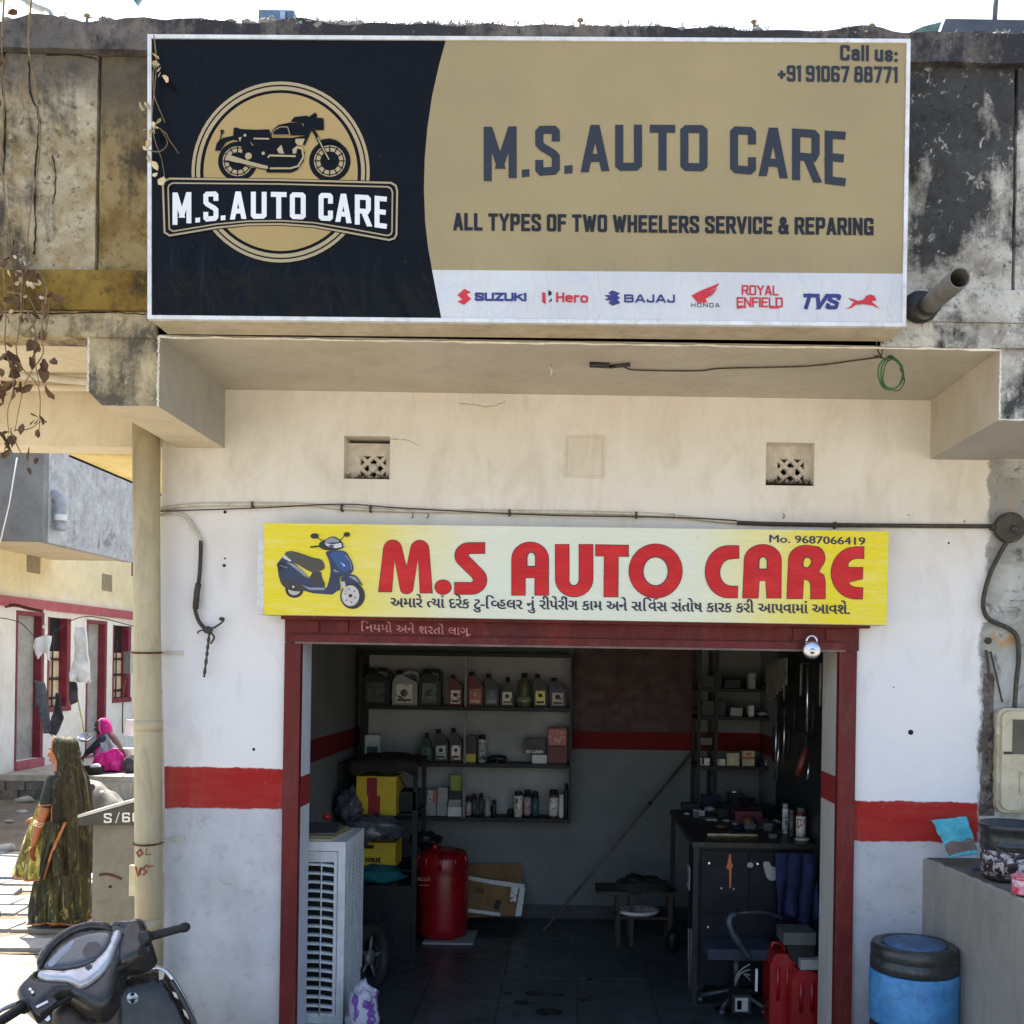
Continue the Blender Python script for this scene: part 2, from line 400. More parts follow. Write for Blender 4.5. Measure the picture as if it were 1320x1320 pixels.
# wall piers
mb = MB(); mb.box(XL, DL, W0, W0 + .2, G - .1, 2.45); mb.build('wall', m_wall_l, shop)
mb = MB(); mb.box(DR, XR, W0, W0 + .36, G - .1, 2.45)
# far right part goes on as bare cement: same sheet, material does the ragged paint edge
o = mb.build('wall', m_wall_r, shop); o['label'] = 'white pier with red band beside the meter'
# wall above the door with two vent openings
def vent_rect(x0, y0, x1, y1):
    a, b = P(x0, y1, W0), P(x1, y0, W0); return a.x, b.x, a.z, b.z
V1 = vent_rect(443, 568, 503, 617); V2 = vent_rect(987, 571, 1050, 623)
mb = MB()
z0 = 2.45; zl, zh = min(V1[2], V2[2]), max(V1[3], V2[3])
mb.box(XL, XR, W0, W0 + .2, z0, zl); mb.box(XL, XR, W0, W0 + .2, zh, ZS)
mb.box(XL, V1[0], W0, W0 + .2, zl, zh); mb.box(V1[1], V2[0], W0, W0 + .2, zl, zh); mb.box(V2[1], XR, W0, W0 + .2, zl, zh)
def z_top(t, col):
    c = z_front(-9, -10, 2.43)(t, col); return c
m_wall_t = plaster('plaster_upper', CREAM, lin(213, 206, 192), lin(182, 170, 150), 0.35, zones=z_top)
mb.build('wall', m_wall_t, shop)
# lattice vents
m_vent = M('vent_concrete', lin(206, 198, 186), lin(184, 172, 154), 20, 0.85, bump=0.4)
for (x0, x1, zb, zt_) in (V1, V2):
    mb = MB(); yb = W0 + .085
    w = x1 - x0; h = zt_ - zb
    gx0, gx1, gz0, gz1 = (x0 + w * .30, x1 - w * .14, zb + h * .04, zt_ - h * .33)
    mb.box(x0, gx0, yb, yb + .05, zb, zt_); mb.box(gx1, x1, yb, yb + .05, zb, zt_); mb.box(gx0, gx1, yb, yb + .05, gz1, zt_)
    # crossing diagonal bars
    n = 3; cw = (gx1 - gx0) / 2; ch = (gz1 - gz0) / 2; ft = 0.011
    for i in range(2):
        for j in range(2):
            cx, cz = gx0 + (i + .5) * cw, gz0 + (j + .5) * ch
            for sgn in (1, -1):
                L_ = Vector((cw / 2, 0, sgn * ch / 2)); nrm = Vector((-L_.z, 0, L_.x)).normalized() * ft
                pts = [Vector((cx, yb + .005 + .002 * (sgn > 0), cz)) + k for k in (-L_ - nrm, L_ - nrm, L_ + nrm, -L_ + nrm)]
                mb.prism(pts, Vector((0, .03, 0)))
    for i in range(3):
        for j in range(3):
            if (i, j) != (1, 1):
                cx, cz = gx0 + i * cw, gz0 + j * ch; r = .013
                mb.box(cx - r, cx + r, yb + .001, yb + .04, cz - r, cz + r)
    cx, cz = (gx0 + gx1) / 2, (gz0 + gz1) / 2
    mb.lathe([(0.0, -.012), (.026, -.012), (.026, .02), (0, .02)], (cx, yb + .012, cz), 12, M=Matrix.Rotation(pi / 2, 3, 'X'))
    v = mb.build('vent', m_vent, shop)
    mb = MB(); mb.box(x0 - .01, x1 + .01, W0 + .201, W0 + .215, zb - .01, zt_ + .01); mb.build('backing', m_dark, v)
    # dried grass and dirt caught on the sill
    mb = MB()
    for k in range(60):
        xx = x0 + .01 + random.random() ** 1.2 * (w - .02); xx = x1 - (xx - x0)
        b = Vector((xx, W0 + .03 + random.random() * .05, zb + .001)); tdir = Vector((random.uniform(-.03, .03), random.uniform(-.02, .02), random.uniform(.01, .045)))
        mb.tube([b, b + tdir * .6, b + tdir + Vector((random.uniform(-.02, .02), 0, -.004))], .0022, 4)
    mb.grid(lambda u, q: Vector((x0 + u * w, W0 + .012 + q * .07, zb + .002 + .012 * abs(mnoise.noise(Vector((u * 9, q * 5, x0)))) * (q > .1))), 14, 5)
    stuff(mb.build('nest_litter', M('dry_litter', lin(92, 78, 50), lin(66, 54, 34), 40, 0.95), v))
# shallow blocked vent between them: raised rim of a filled square
a, b = P(728, 616, W0), P(780, 562, W0)
mb = MB(); e = .012
for q in ((a.x, b.x, a.z, a.z + e), (a.x, b.x, b.z - e, b.z), (a.x, a.x + e, a.z + e, b.z - e), (b.x - e, b.x, a.z + e, b.z - e)):
    mb.box(q[0], q[1], W0 - .007, W0 + .002, q[2], q[3])
mb.box(a.x + e + .001, b.x - e - .001, W0 - .003, W0 + .002, a.z + e + .001, b.z - e - .001)
mb.build('blocked_vent', plaster('vent_patch', lin(216, 208, 194), lin(204, 195, 178), lin(176, 162, 140), .4), shop)
# slab + soffit, beams, parapet
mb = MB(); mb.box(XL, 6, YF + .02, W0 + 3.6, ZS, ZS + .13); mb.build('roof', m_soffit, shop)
mb = MB(); mb.box(-7, XL - .002, YF + .02, W0 + .22, ZS, ZS + .13); mb.build('roof', m_cream, shop)
def beam(x0, x1, mats, cham=0.0, lbl=None):
    mb = MB(); y1 = W0 + .001
    pr = [(x0, ZB + cham), (x0, ZS + .01), (x1, ZS + .01), (x1, ZB), (x0 + cham, ZB)] if cham else [(x0, ZB), (x0, ZS + .01), (x1, ZS + .01), (x1, ZB)]
    n = len(pr)
    f = [Vector((x, YF + .012, z)) for x, z in pr]; k = [Vector((x, y1, z)) for x, z in pr]
    mb.face(f, 0); mb.face(k, 1)
    for i in range(n):
        j = (i + 1) % n; mi = 1
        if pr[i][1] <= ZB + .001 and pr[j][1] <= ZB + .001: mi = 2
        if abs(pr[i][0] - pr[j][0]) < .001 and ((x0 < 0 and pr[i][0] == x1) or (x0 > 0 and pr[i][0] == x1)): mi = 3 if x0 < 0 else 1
        mb.face([f[i], k[i], k[j], f[j]], mi)
    o = mb.build('beam', mats, shop)
    return o
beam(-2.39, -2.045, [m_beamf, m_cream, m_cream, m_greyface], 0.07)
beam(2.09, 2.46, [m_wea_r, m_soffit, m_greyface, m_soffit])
# white lime run along the soffit front lip and beam arrises
mb = MB()
def lip(p, q, r=.006):
    n = 60; pts = [Vector(p).lerp(Vector(q), i / n) + Vector((random.uniform(-1, 1), random.uniform(-1, 1), random.uniform(-1, 1))) * .003 for i in range(n + 1)]
    mb.tube(pts, [r * random.uniform(.5, 1.3) for _ in pts], 6)
lip((-2.045, YF + .012, ZS - .004), (2.09, YF + .012, ZS - .004), .007)
lip((2.09, YF + .012, ZS), (2.09, YF + .012, ZB)); lip((-2.045, YF + .012, ZS), (-2.045, YF + .012, ZB)); lip((2.09, YF + .012, ZB), (2.9, YF + .012, ZB))
lip((-2.39, YF + .012, ZB + .07), (-2.39, YF + .012, ZS), .006)
mb.build('lime_lip', m_edge, shop)
# parapet, subdivided and roughened
def rough_sheet(x0, x1, z0, z1, y, amp=.006, th=.16, step=.06, top_amp=0.0):
    mb = MB(); nx = int((x1 - x0) / step) + 2; nz = int((z1 - z0) / step) + 2
    def fn(u, v):
        x = x0 + u * (x1 - x0); zt_ = z1 + (top_amp * mnoise.noise(Vector((x * 4, 1, 5))) if top_amp else 0); z = z0 + v * (zt_ - z0)
        return Vector((x, y + amp * mnoise.noise(Vector((x * 7, z * 7, y))) + amp * .6 * mnoise.noise(Vector((x * 23, z * 23, y))), z))
    Vg = mb.grid(fn, nx, nz, smooth=False)
    top = [v.co.copy() for v in Vg[-1]]; bot = [v.co.copy() for v in Vg[0]]
    for row in (top, bot):
        for p, q in zip(row, row[1:]): mb.face([p, q, Vector((q.x, y + th, q.z)), Vector((p.x, y + th, p.z))])
    mb.face([Vector((x0, y + th, z0)), Vector((x0, y + th, z1)), Vector((x1, y + th, z1)), Vector((x1, y + th, z0))])
    for xx, row in ((x0, [r[0].co.copy() for r in Vg]), (x1, [r[-1].co.copy() for r in Vg])):
        for p, q in zip(row, row[1:]): mb.face([p, q, Vector((xx, y + th, q.z)), Vector((xx, y + th, p.z))])
    bmesh.ops.remove_doubles(mb.bm, verts=mb.bm.verts, dist=1e-5)
    return mb
xg = P(126, 200, YF).x       # vertical groove in the render, left
xg2 = P(1309, 200, YF).x
rough_sheet(-6.5, xg - .006, 4.055, 5.115, YF).build('parapet', m_wea_l, shop)
rough_sheet(xg + .006, 0.6, 4.055, 5.115, YF + .012).build('parapet', weathered('cement_ochre_dark', lin(156, 138, 98), lin(124, 104, 64), lin(64, 58, 50), lin(108, 84, 42), 0.35, (4.7, 5.1, lin(74, 72, 72)), (6, 2, 8)), shop)
rough_sheet(0.6, xg2 - .008, 4.03, 5.135, YF + .004).build('parapet', m_wea_r, shop)
rough_sheet(xg2 + .008, 6.0, 4.03, 5.135, YF).build('parapet', m_wea_r, shop)
mb = MB(); mb.box(-6.5, 6, YF + .1, YF + .18, 3.87, 5.2); mb.build('parapet_core', m_cop, shop)
rough_sheet(-6.5, 0.6, 3.86, 4.052, YF - .022, .012).build('ledge', m_ledge, shop)
rough_sheet(0.6, 6.0, 3.87, 4.027, YF - .01, .012).build('ledge', m_wea_r, shop)
rough_sheet(-6.5, -2.05, ZS - .012, 3.858, YF, .01).build('fascia', m_beamf, shop)
rough_sheet(1.50, 6.0, ZS + .002, 3.868, YF, .012).build('fascia', m_wea_r, shop)
mb = MB(); mb.box(-2.05, 1.50, YF + .02, YF + .1, ZS + .01, 3.868); mb.build('fascia', m_dark, shop)  # black box stands in for the shaded gap behind the sign
mbc = rough_sheet(-6.5, 6.0, 5.118, 5.265, YF - .045, .014, .30, .05, .05); mbc.build('coping', m_cop, shop)
# right of the right beam the pier face goes on above the sloping soffit
mb = MB(); mb.box(2.465, 6.0, YF + .03, YF + .10, ZB, ZS - .01); mb.build('fascia', m_wea_r, shop)
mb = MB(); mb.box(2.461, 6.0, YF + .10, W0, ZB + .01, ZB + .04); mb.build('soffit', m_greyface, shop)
# back beam across the side passage and the ledge running back beside the shop
mb = MB(); mb.box(-7, XL - .002, W0, W0 + .22, ZB, ZS - .002); mb.build('beam', m_cream, shop)
mb = MB(); mb.box(-3.06, XL - .002, W0 + .222, 12, ZB - .01, ZB + .17); mb.jitter(.006, 3)
o = mb.build('side_ledge', m_yell, shop)
mb = MB()
mb.tube([(-3.062, W0 + .23, ZB - .012), (-3.065, 8, ZB - .014), (-3.06, 12, ZB - .012)], .009, 5); mb.build('ledge_edge', m_dark, o)
mb = MB(); mb.box(XL, XL + .2, W0 + .201, 12, G - .1, ZS); mb.build('wall', m_cream, shop)
# interior room
XI0, XI1, YB, ZF, ZC = -1.92, 1.73, 9.3, -0.13, 2.75
mb = MB()
mb.face([(XI0, YB, ZF), (XI1, YB, ZF), (XI1, YB, ZC), (XI0, YB, ZC)]); mb.build('back_wall', m_int, shop)
mb = MB(); mb.face([(XI0, W0 + .2, ZF), (XI0, YB, ZF), (XI0, YB, ZC), (XI0, W0 + .2, ZC)])
mb.build('side_wall', m_int, shop, recalc=False); mb = MB()
mb.face([(XI1, W0 + .36, ZF), (XI1, YB, ZF), (XI1, YB, ZC), (XI1, W0 + .36, ZC)]); mb.build('side_wall', m_int, shop, recalc=False)
mb = MB(); mb.box(XI0 - .02, XI1 + .02, W0 + .2, YB + .02, ZC, ZC + .1); mb.build('ceiling', m_int, shop)
# solid shell behind so that no light leaks in
mb = MB()
mb.box(XI0 - .2, XI0 - .02, W0 + .205, YB + .3, G, ZS); mb.box(XI1 + .02, XI1 + .2, W0 + .365, YB + .3, G, ZS); mb.box(XI0 - .2, XI1 + .2, YB + .02, YB + .3, G, ZS)
mb.box(XI1 + .2, 6.0, W0 + .37, W0 + .6, G, ZS)
mb.build('outer_shell', m_cream, shop)
# interior side of the front wall
mb = MB(); mb.box(XI0, DL - .002, W0 + .201, W0 + .21, ZF, ZC); mb.box(DR + .002, XI1 + .1, W0 + .361, W0 + .37, ZF, ZC); mb.box(DL, DR, W0 + .201, W0 + .21, 2.46, ZC); mb.build('inner_face', m_int, shop)
# reveals
mb = MB(); mb.box(DL, DL + .03, W0 + .02, W0 + .215, ZF, DZ); mb.build('reveal', m_reveal_l, shop)
mb = MB(); mb.box(DR - .03, DR, W0 + .02, W0 + .36, ZF, DZ); mb.build('reveal', m_reveal_r, shop)
# red door frame
mb = MB(); mb.box(-1.665, -1.572, W0 - .035, W0 + .02, G, 2.268); mb.bevel(.004, 1); mb.build('door_jamb', m_red, shop)
mb = MB(); mb.box(1.568, 1.67, W0 - .035, W0 + .02, G, 2.268); mb.bevel(.004, 1); mb.build('door_jamb', m_red, shop)
mb = MB()
mb.box(-1.665, 1.68, W0 - .035, W0 + .2, 2.27, 2.47)
mb.box(-1.63, 1.60, W0 - .06, W0 - .037, 2.275, 2.315); mb.box(-1.665, 1.72, W0 - .12, W0 - .037, 2.40, 2.435)
mb.bevel(.005, 1)
lint = mb.build('lintel', m_red, shop)
mb = MB(); mb.box(-1.60, 1.60, W0 - .062, W0 - .0, 2.262, 2.274); mb.build('shutter_lip', M('grimy_steel', lin(120, 96, 88), lin(90, 74, 68), 12, .5, .3), lint)
for x in (-1.50, -1.33, 1.33, 1.52):
    mb = MB(); mb.box(x - .035, x + .035, W0 - .05, W0 - .036, 2.33, 2.395); mb.bevel(.003, 1); mb.build('bracket', m_red, lint)
# rolled shutter slats inside, just behind the lintel
m_shut = M('shutter_grey', lin(70, 72, 74), lin(52, 54, 56), 10, .5, .5)
mb = MB()
for k in range(4): mb.tube([(DL + .03, W0 + .12 + .0, 2.285 + k * .05), (DR - .03, W0 + .12, 2.285 + k * .05)], .026, 8, flat=.6)
mb.build('rolled_shutter', m_shut, shop)
# tiled floor
mb = MB(); mb.box(XI0, XI1, W0 + .0, YB, ZF - .1, ZF - .012); fl = mb.build('floor', m_grout, shop)
mb = MB(); mb.box(DL, DR, W0 - .06, W0 - .001, G - .05, ZF - .004); mb.build('threshold', m_greyface, shop)
x0 = -0.45 - .53 * 3
me = None
for i in range(7):
    for j in range(7):
        a, b = x0 + i * .53, W0 + .02 + (j - 0) * .53 - .1
        lx, hx, ly, hy = max(a, XI0) + .0025, min(a + .53, XI1) - .0025, max(b, W0 + .002) + .0025, min(b + .53, YB) - .0025
        if hx - lx < .05 or hy - ly < .05: continue
        z = ZF + random.uniform(-.0015, .0015)
        mb = MB(); mb.box(lx, hx, ly, hy, ZF - .011, z); mb.build('floor_tile', m_tile, fl)
# dark stone skirting
m_sk = M('skirting_stone', lin(60, 62, 60), lin(40, 42, 42), 6, .5)
mb = MB(); mb.box(XI0 + .001, XI1 - .001, YB - .015, YB - .001, ZF, ZF + .12); mb.build('skirting', m_sk, shop)
# maroon board on the back wall, upper right
a, b = P(738, 942, YB), P(897, 846, YB)
mb = MB(); mb.box(a.x, b.x, YB - .03, YB - .002, a.z, b.z + .3); bd = mb.build('board', M('maroon_board', lin(66, 30, 26), lin(48, 22, 20), 4, .6), shop)
mb = MB(); mb.box(a.x - .02, b.x + .02, YB - .04, YB - .002, a.z - .03, a.z); mb.build('board_rail', m_int, bd)
# cracks in the left parapet
mb = MB()
def crack(px, w=.005):
    pts = [P(x, y, YF - .004) for x, y in px]; pts = [p + Vector((random.uniform(-1, 1), 0, random.uniform(-1, 1))) * .004 for p in catmull(pts, 6)]
    mb.tube(pts, [w * random.uniform(.4, 1.2) for _ in pts], 5)
crack([(38, 78), (39, 120), (50, 150), (48, 190), (45, 225), (46, 300), (43, 328)]); crack([(5, 40), (4, 110), (7, 170), (3, 225)])
crack([(68, 200), (71, 230), (69, 262)], .003); crack([(60, 70), (110, 72), (124, 76)], .004)
crack([(0, 402), (60, 405), (130, 402), (188, 405)], .004)
mb.build('crack', m_dark, shop)

mb = MB()
def wcrack(px, w=.0014, Y=W0 - .001):
    pts = catmull([P(x, y, Y) for x, y in px], 8); pts = [p + Vector((random.uniform(-1, 1), 0, random.uniform(-1, 1))) * .003 for p in pts]
    mb.tube(pts, [w * random.uniform(.3, 1.1) for _ in pts], 4)
wcrack([(503, 566), (520, 567), (531, 570), (538, 574)]); wcrack([(590, 520), (612, 522), (632, 524), (652, 518)]); 

mb.build('crack', m_dark, shop)
# ================================================================= LETTERING
FONT = {
 'A': (4, [[(0, 0), (1.75, 10)], [(4, 0), (2.25, 10)], [(1.2, 2.5), (2.8, 2.5)]]),
 'B': (4, [[(3, 5.2), (0, 5.2), (0, 0), (3, 0), (4, 1), (4, 4.2), (3, 5.2), (3.8, 6.1), (3.8, 9), (2.8, 10), (0, 10), (0, 5.2)]]),
 'C': (4, [[(4, 7.6), (4, 9), (3, 10), (1, 10), (0, 9), (0, 1), (1, 0), (3, 0), (4, 1), (4, 2.4)]]),
 'D': (4, [[(0, 0), (0, 10), (3, 10), (4, 9), (4, 1), (3, 0), (0, 0)]]),
 'E': (3.6, [[(3.6, 10), (0, 10), (0, 0), (3.6, 0)], [(0, 5.1), (3.1, 5.1)]]),
 'F': (3.4, [[(3.4, 10), (0, 10), (0, 0)], [(0, 5.1), (3, 5.1)]]),
 'G': (4, [[(4, 8), (4, 9), (3, 10), (1, 10), (0, 9), (0, 1), (1, 0), (4, 0), (4, 4.2), (2.8, 4.2)]]),
 'H': (4, [[(0, 0), (0, 10)], [(4, 0), (4, 10)], [(0, 5.1), (4, 5.1)]]),
 'I': (0, [[(0, 0), (0, 10)]]),
 'J': (3, [[(3, 10), (3, 1), (2, 0), (0.9, 0), (0, 1), (0, 2.6)]]),
 'K': (4, [[(0, 0), (0, 10)], [(3.8, 10), (0.8, 5.0)], [(1.6, 5.6), (4, 0)]]),
 'L': (3.3, [[(0, 10), (0, 0), (3.3, 0)]]),
 'M': (5.4, [[(0, 0), (0, 10)], [(0.3, 10), (2.7, 2.4)], [(2.7, 2.4), (5.1, 10)], [(5.4, 10), (5.4, 0)]]),
 'N': (4.2, [[(0, 0), (0, 10)], [(0.2, 10), (4, 0)], [(4.2, 0), (4.2, 10)]]),
 'O': (4, [[(2, 10), (1, 10), (0, 9), (0, 1), (1, 0), (3, 0), (4, 1), (4, 9), (3, 10), (2, 10)]]),
 'P': (4, [[(0, 0), (0, 10), (3, 10), (4, 9), (4, 5.4), (3, 4.4), (0, 4.4)]]),
 'R': (4, [[(0, 0), (0, 10), (3, 10), (4, 9), (4, 5.6), (3, 4.6), (0, 4.6)], [(2.2, 4.6), (4.1, 0)]]),
 'S': (4, [[(4, 8.1), (4, 9), (3, 10), (1, 10), (0, 9), (0, 6.7), (0.7, 5.9), (3.3, 4.2), (4, 3.4), (4, 1), (3, 0), (1, 0), (0, 1), (0, 1.9)]]),
 'T': (4, [[(0, 10), (4, 10)], [(2, 10), (2, 0)]]),
 'U': (4, [[(0, 10), (0, 1), (1, 0), (3, 0), (4, 1), (4, 10)]]),
 'V': (4.2, [[(0, 10), (1.95, 0)], [(4.2, 10), (2.25, 0)]]),
 'W': (6.4, [[(0, 10), (1.5, 0)], [(1.7, 0), (3.1, 9)], [(3.3, 9), (4.7, 0)], [(4.9, 0), (6.4, 10)]]),
 'Y': (4.2, [[(0, 10), (2.1, 4.8), (4.2, 10)], [(2.1, 4.8), (2.1, 0)]]),
 'Z': (4, [[(0, 10), (4, 10)], [(3.8, 9.9), (.2, .1)], [(0, 0), (4, 0)]]),
 '.': (0.1, [[(0, 0), (.1, 0)]]), ':': (0.1, [[(0, 0), (.1, 0)], [(0, 5.4), (.1, 5.4)]]),
 '+': (3.2, [[(0, 4), (3.2, 4)], [(1.6, 2), (1.6, 6)]]), '/': (2.4, [[(0, -.5), (2.4, 10.5)]]), '-': (2, [[(0, 4.4), (2, 4.4)]]),
 '&': (4.6, [[(4.6, 0), (0.9, 7.4), (0.9, 9), (1.6, 10), (2.6, 10), (3.2, 9), (3.2, 7.6), (0.1, 3.6), (0, 1.2), (1, 0), (2.6, 0), (4.2, 2), (4.4, 4.6)]]),
 '0': (3.7, [[(1.8, 10), (1, 10), (0, 9), (0, 1), (1, 0), (2.7, 0), (3.7, 1), (3.7, 9), (2.7, 10), (1.8, 10)]]),
 '1': (1.0, [[(0, 9.4), (1.0, 9.8)], [(1.0, 10), (1.0, 0)]]),
 '4': (3.8, [[(2.9, 0), (2.9, 5)], [(2.2, 10), (0, 2.6)], [(0, 2.4), (3.9, 2.4)]]),
 '5': (3.7, [[(3.5, 10), (0.2, 10), (0.1, 5.6), (2.8, 5.9), (3.7, 5), (3.7, 1), (2.7, 0), (1, 0), (0, 1), (0, 2.4)]]),
 '6': (3.7, [[(3.7, 8.7), (3.7, 9), (2.7, 10), (1, 10), (0, 9), (0, 1), (1, 0), (2.7, 0), (3.7, 1), (3.7, 4.2), (2.9, 5), (.4, 5)]]),
 '7': (3.6, [[(0, 10), (3.6, 10)], [(3.5, 9.6), (1.4, 0)]]),
 '8': (3.7, [[(1.8, 5.3), (0.8, 5.3), (0, 4.4), (0, 1), (1, 0), (2.7, 0), (3.7, 1), (3.7, 4.4), (2.8, 5.3), (3.5, 6.2), (3.5, 9), (2.6, 10), (1.1, 10), (.2, 9), (.2, 6.2), (.9, 5.3), (1.8, 5.3)]]),
 '9': (3.7, [[(0, 1.3), (0, 1), (1, 0), (2.7, 0), (3.7, 1), (3.7, 9), (2.7, 10), (1, 10), (0, 9), (0, 5.8), (0.8, 5), (3.3, 5)]]),
 'a': (3.2, [[(.2, 6.4), (1, 7.1), (2.4, 7.1), (3.2, 6.2), (3.2, 0)], [(3.2, 4.1), (.9, 4.1), (0, 3.3), (0, .8), (.8, 0), (2.2, 0), (3.2, 1)]]),
 'l': (0, [[(0, 0), (0, 10.4)]]), 'u': (3.3, [[(0, 7.1), (0, .9), (.9, 0), (2.2, 0), (3.3, 1)], [(3.3, 7.1), (3.3, 0)]]),
 's': (3, [[(3, 5.6), (2.9, 6.3), (2.1, 7.1), (.9, 7.1), (0, 6.3), (0, 4.9), (3, 2.5), (3, .9), (2.1, 0), (.9, 0), (0, .9), (0, 1.8)]]),
 'e': (3.6, [[(0, 3.7), (3.6, 3.7), (3.6, 6), (2.6, 7.1), (1, 7.1), (0, 6), (0, 1.1), (1, 0), (3.3, 0)]]),
 'r': (2.4, [[(0, 0), (0, 7.1)], [(0, 5.6), (1, 7.1), (2.4, 7.1)]]),
 'o': (3.6, [[(1.8, 7.1), (1, 7.1), (0, 6.1), (0, 1), (1, 0), (2.6, 0), (3.6, 1), (3.6, 6.1), (2.6, 7.1), (1.8, 7.1)]]),
 'm': (5.2, [[(0, 0), (0, 7.1)], [(0, 6), (1, 7.1), (1.9, 7.1), (2.6, 6.2), (2.6, 0)], [(2.6, 6), (3.5, 7.1), (4.4, 7.1), (5.2, 6.2), (5.2, 0)]]),
 't': (2.2, [[(.9, 9.3), (.9, .8), (1.6, 0), (2.4, 0)], [(0, 7.1), (2.3, 7.1)]]),
}
def _soft(ch, W, x, y):
    if ch in 'COSURGDBP0689J':
        if abs(x - 1) < .01: x = .5
        elif abs(x - (W - 1)) < .01: x = W - .5
        if abs(y - 1) < .01: y = .55
        elif abs(y - 9) < .01: y = 9.45
    return x, y
for _c, (_w, _pl) in list(FONT.items()): FONT[_c] = (_w, [[_soft(_c, _w, x, y) for x, y in pl] for pl in _pl])
def ribbon(pts, w, closed=False, cap=False):
    """mitred ribbon of width w round 2d points -> list of quads"""
    P2 = [Vector(p[:2]) for p in pts]; n = len(P2)
    if not closed and (P2[0] - P2[-1]).length < 1e-6: closed = True; P2 = P2[:-1]; n -= 1
    if not closed and cap:
        P2[0] = P2[0] + (P2[0] - P2[1]).normalized() * w / 2; P2[-1] = P2[-1] + (P2[-1] - P2[-2]).normalized() * w / 2
    off = []
    for i in range(n):
        if closed: a, b = (P2[i] - P2[i - 1]), (P2[(i + 1) % n] - P2[i])
        else:
            a = P2[i] - P2[i - 1] if i else P2[1] - P2[0]; b = P2[i + 1] - P2[i] if i < n - 1 else a
        a = a.normalized(); b = b.normalized() if b.length > 1e-9 else a
        na, nb = Vector((-a.y, a.x)), Vector((-b.y, b.x)); m = na + nb
        if m.length < .2: m = na
        m.normalize(); k = 1.0 / max(m.dot(na), 0.5); off.append(m * k * w / 2)
    q = []
    for i in range(n if closed else n - 1):
        j = (i + 1) % n; q.append([P2[i] + off[i], P2[j] + off[j], P2[j] - off[j], P2[i] - off[i]])
    return q
class Print:
    """flat print on a plane facing the camera side: coordinates are taken off the photo and put on the real plane y"""
    def __init__(s, Y, ox=0, oy=0, sc=1.0): s.Y = Y; s.mb = MB(); s.o = (ox, oy, sc); s.k = 0
    def p(s, x, y, lay):
        q = P(s.o[0] + x / s.o[2], s.o[1] + y / s.o[2], s.Y); q.y = s.Y - .0008 - lay * .0009 - (s.k % 16) * 0.00005; return q
    def poly(s, pts, mi, lay=0, holes=(), smooth=0):
        if smooth: pts = [(v.x, v.y) for v in catmull([(a, b, 0) for a, b in pts], smooth, True)]
        s.k += 1; s.mb.flat([[s.p(x, y, lay) for x, y in l] for l in [pts] + list(holes)], mi)
    def rib(s, pts, w, mi, lay=0, closed=False, cap=False):
        for q in ribbon(pts, w, closed, cap):
            s.k += 1; s.mb.face([s.p(v.x, v.y, lay) for v in q], mi)
    def disc(s, cx, cy, rx, mi, lay=0, ry=None, n=48, r0=None, a0=0, a1=360):
        ry = ry or rx
        f = lambda r: [(cx + rx * r * cos(2 * pi * i / n), cy + ry * r * sin(2 * pi * i / n)) for i in range(n)]
        if r0: s.poly(f(1), mi, lay, [f(r0)[::-1]])
        else: s.poly(f(1), mi, lay)
    def glyph(s, ch, f, w, mi, lay=0):
        """f(u,v)->(x,y), u over 0..width, v 0..10"""
        s.k += 1
        for pl in FONT[ch][1]:
            q = [Vector(f(u, v)) for u, v in pl]
            if len(pl) == 2 and abs(pl[0][0] - pl[1][0]) > .25 and abs(pl[0][1] - pl[1][1]) > 3:   # steep diagonal with level-cut ends
                d = q[1] - q[0]; k = d.length / abs(d.y); e = d * (w / 2 / abs(d.y)); a, b = q[0] - e, q[1] + e
                if ch in 'KR' : a = q[0]
                hx = Vector((w / 2 * k, 0)); s.k += 1; s.mb.face([s.p(v.x, v.y, lay) for v in (a - hx, b - hx, b + hx, a + hx)], mi)
            else: s.rib([(v.x, v.y) for v in q], w, mi, lay, cap=True)
    def text(s, txt, x0, x1, top0, bot0, top1, bot1, w, mi, lay=0, gap=2.2, space=2.6, slant=0):
        adv = []; x = 0
        for ch in txt:
            if ch == ' ': x += space; continue
            adv.append((ch, x)); x += FONT[ch][0] + gap
        tot = x - gap; hw = w / 2; X0, X1 = x0 + hw, x1 - hw
        for ch, a in adv:
            def f(u, v, a=a):
                t = (a + u) / tot; tp = top0 + (top1 - top0) * t + hw; bt = bot0 + (bot1 - bot0) * t - hw
                return (X0 + (X1 - X0) * t + slant * v / 10, bt + (tp - bt) * v / 10)
            s.glyph(ch, f, w, mi, lay)
    def arch(s, chars, top, bot, w, mi, lay=0):
        """chars: (letter, x0, x1); top/bot: sample lists (x, y)"""
        def ip(tb, x):
            for (a, b), (c, d) in zip(tb, tb[1:]):
                if x <= c: return b + (d - b) * (x - a) / (c - a)
            return tb[-1][1]
        for ch, a, b in chars:
            if ch == '.':
                m = ip(bot, (a + b) / 2); s.poly([(a, ip(bot, a) - (b - a)), (b, ip(bot, b) - (b - a)), (b, ip(bot, b)), (a, ip(bot, a))], mi, lay); continue
            W = FONT[ch][0]
            def f(u, v, a=a, b=b, W=W):
                x = a + w / 2 + (b - a - w) * u / W; t_, b_ = ip(top, x) + w / 2, ip(bot, x) - w / 2; return (x, b_ + (t_ - b_) * v / 10)
            s.glyph(ch, f, w, mi, lay)
    def build(s, name, mats, parent):
        s.mb.bm.normal_update()
        for f in s.mb.bm.faces:
            if f.normal.y > 0: f.normal_flip()
        return s.mb.build(name, mats, parent, recalc=False)
    def cut(s, name, mats, parent):
        """close this piece of print as a part and go on with the next"""
        o = s.build(name, mats, parent); s.mb = MB(); return o

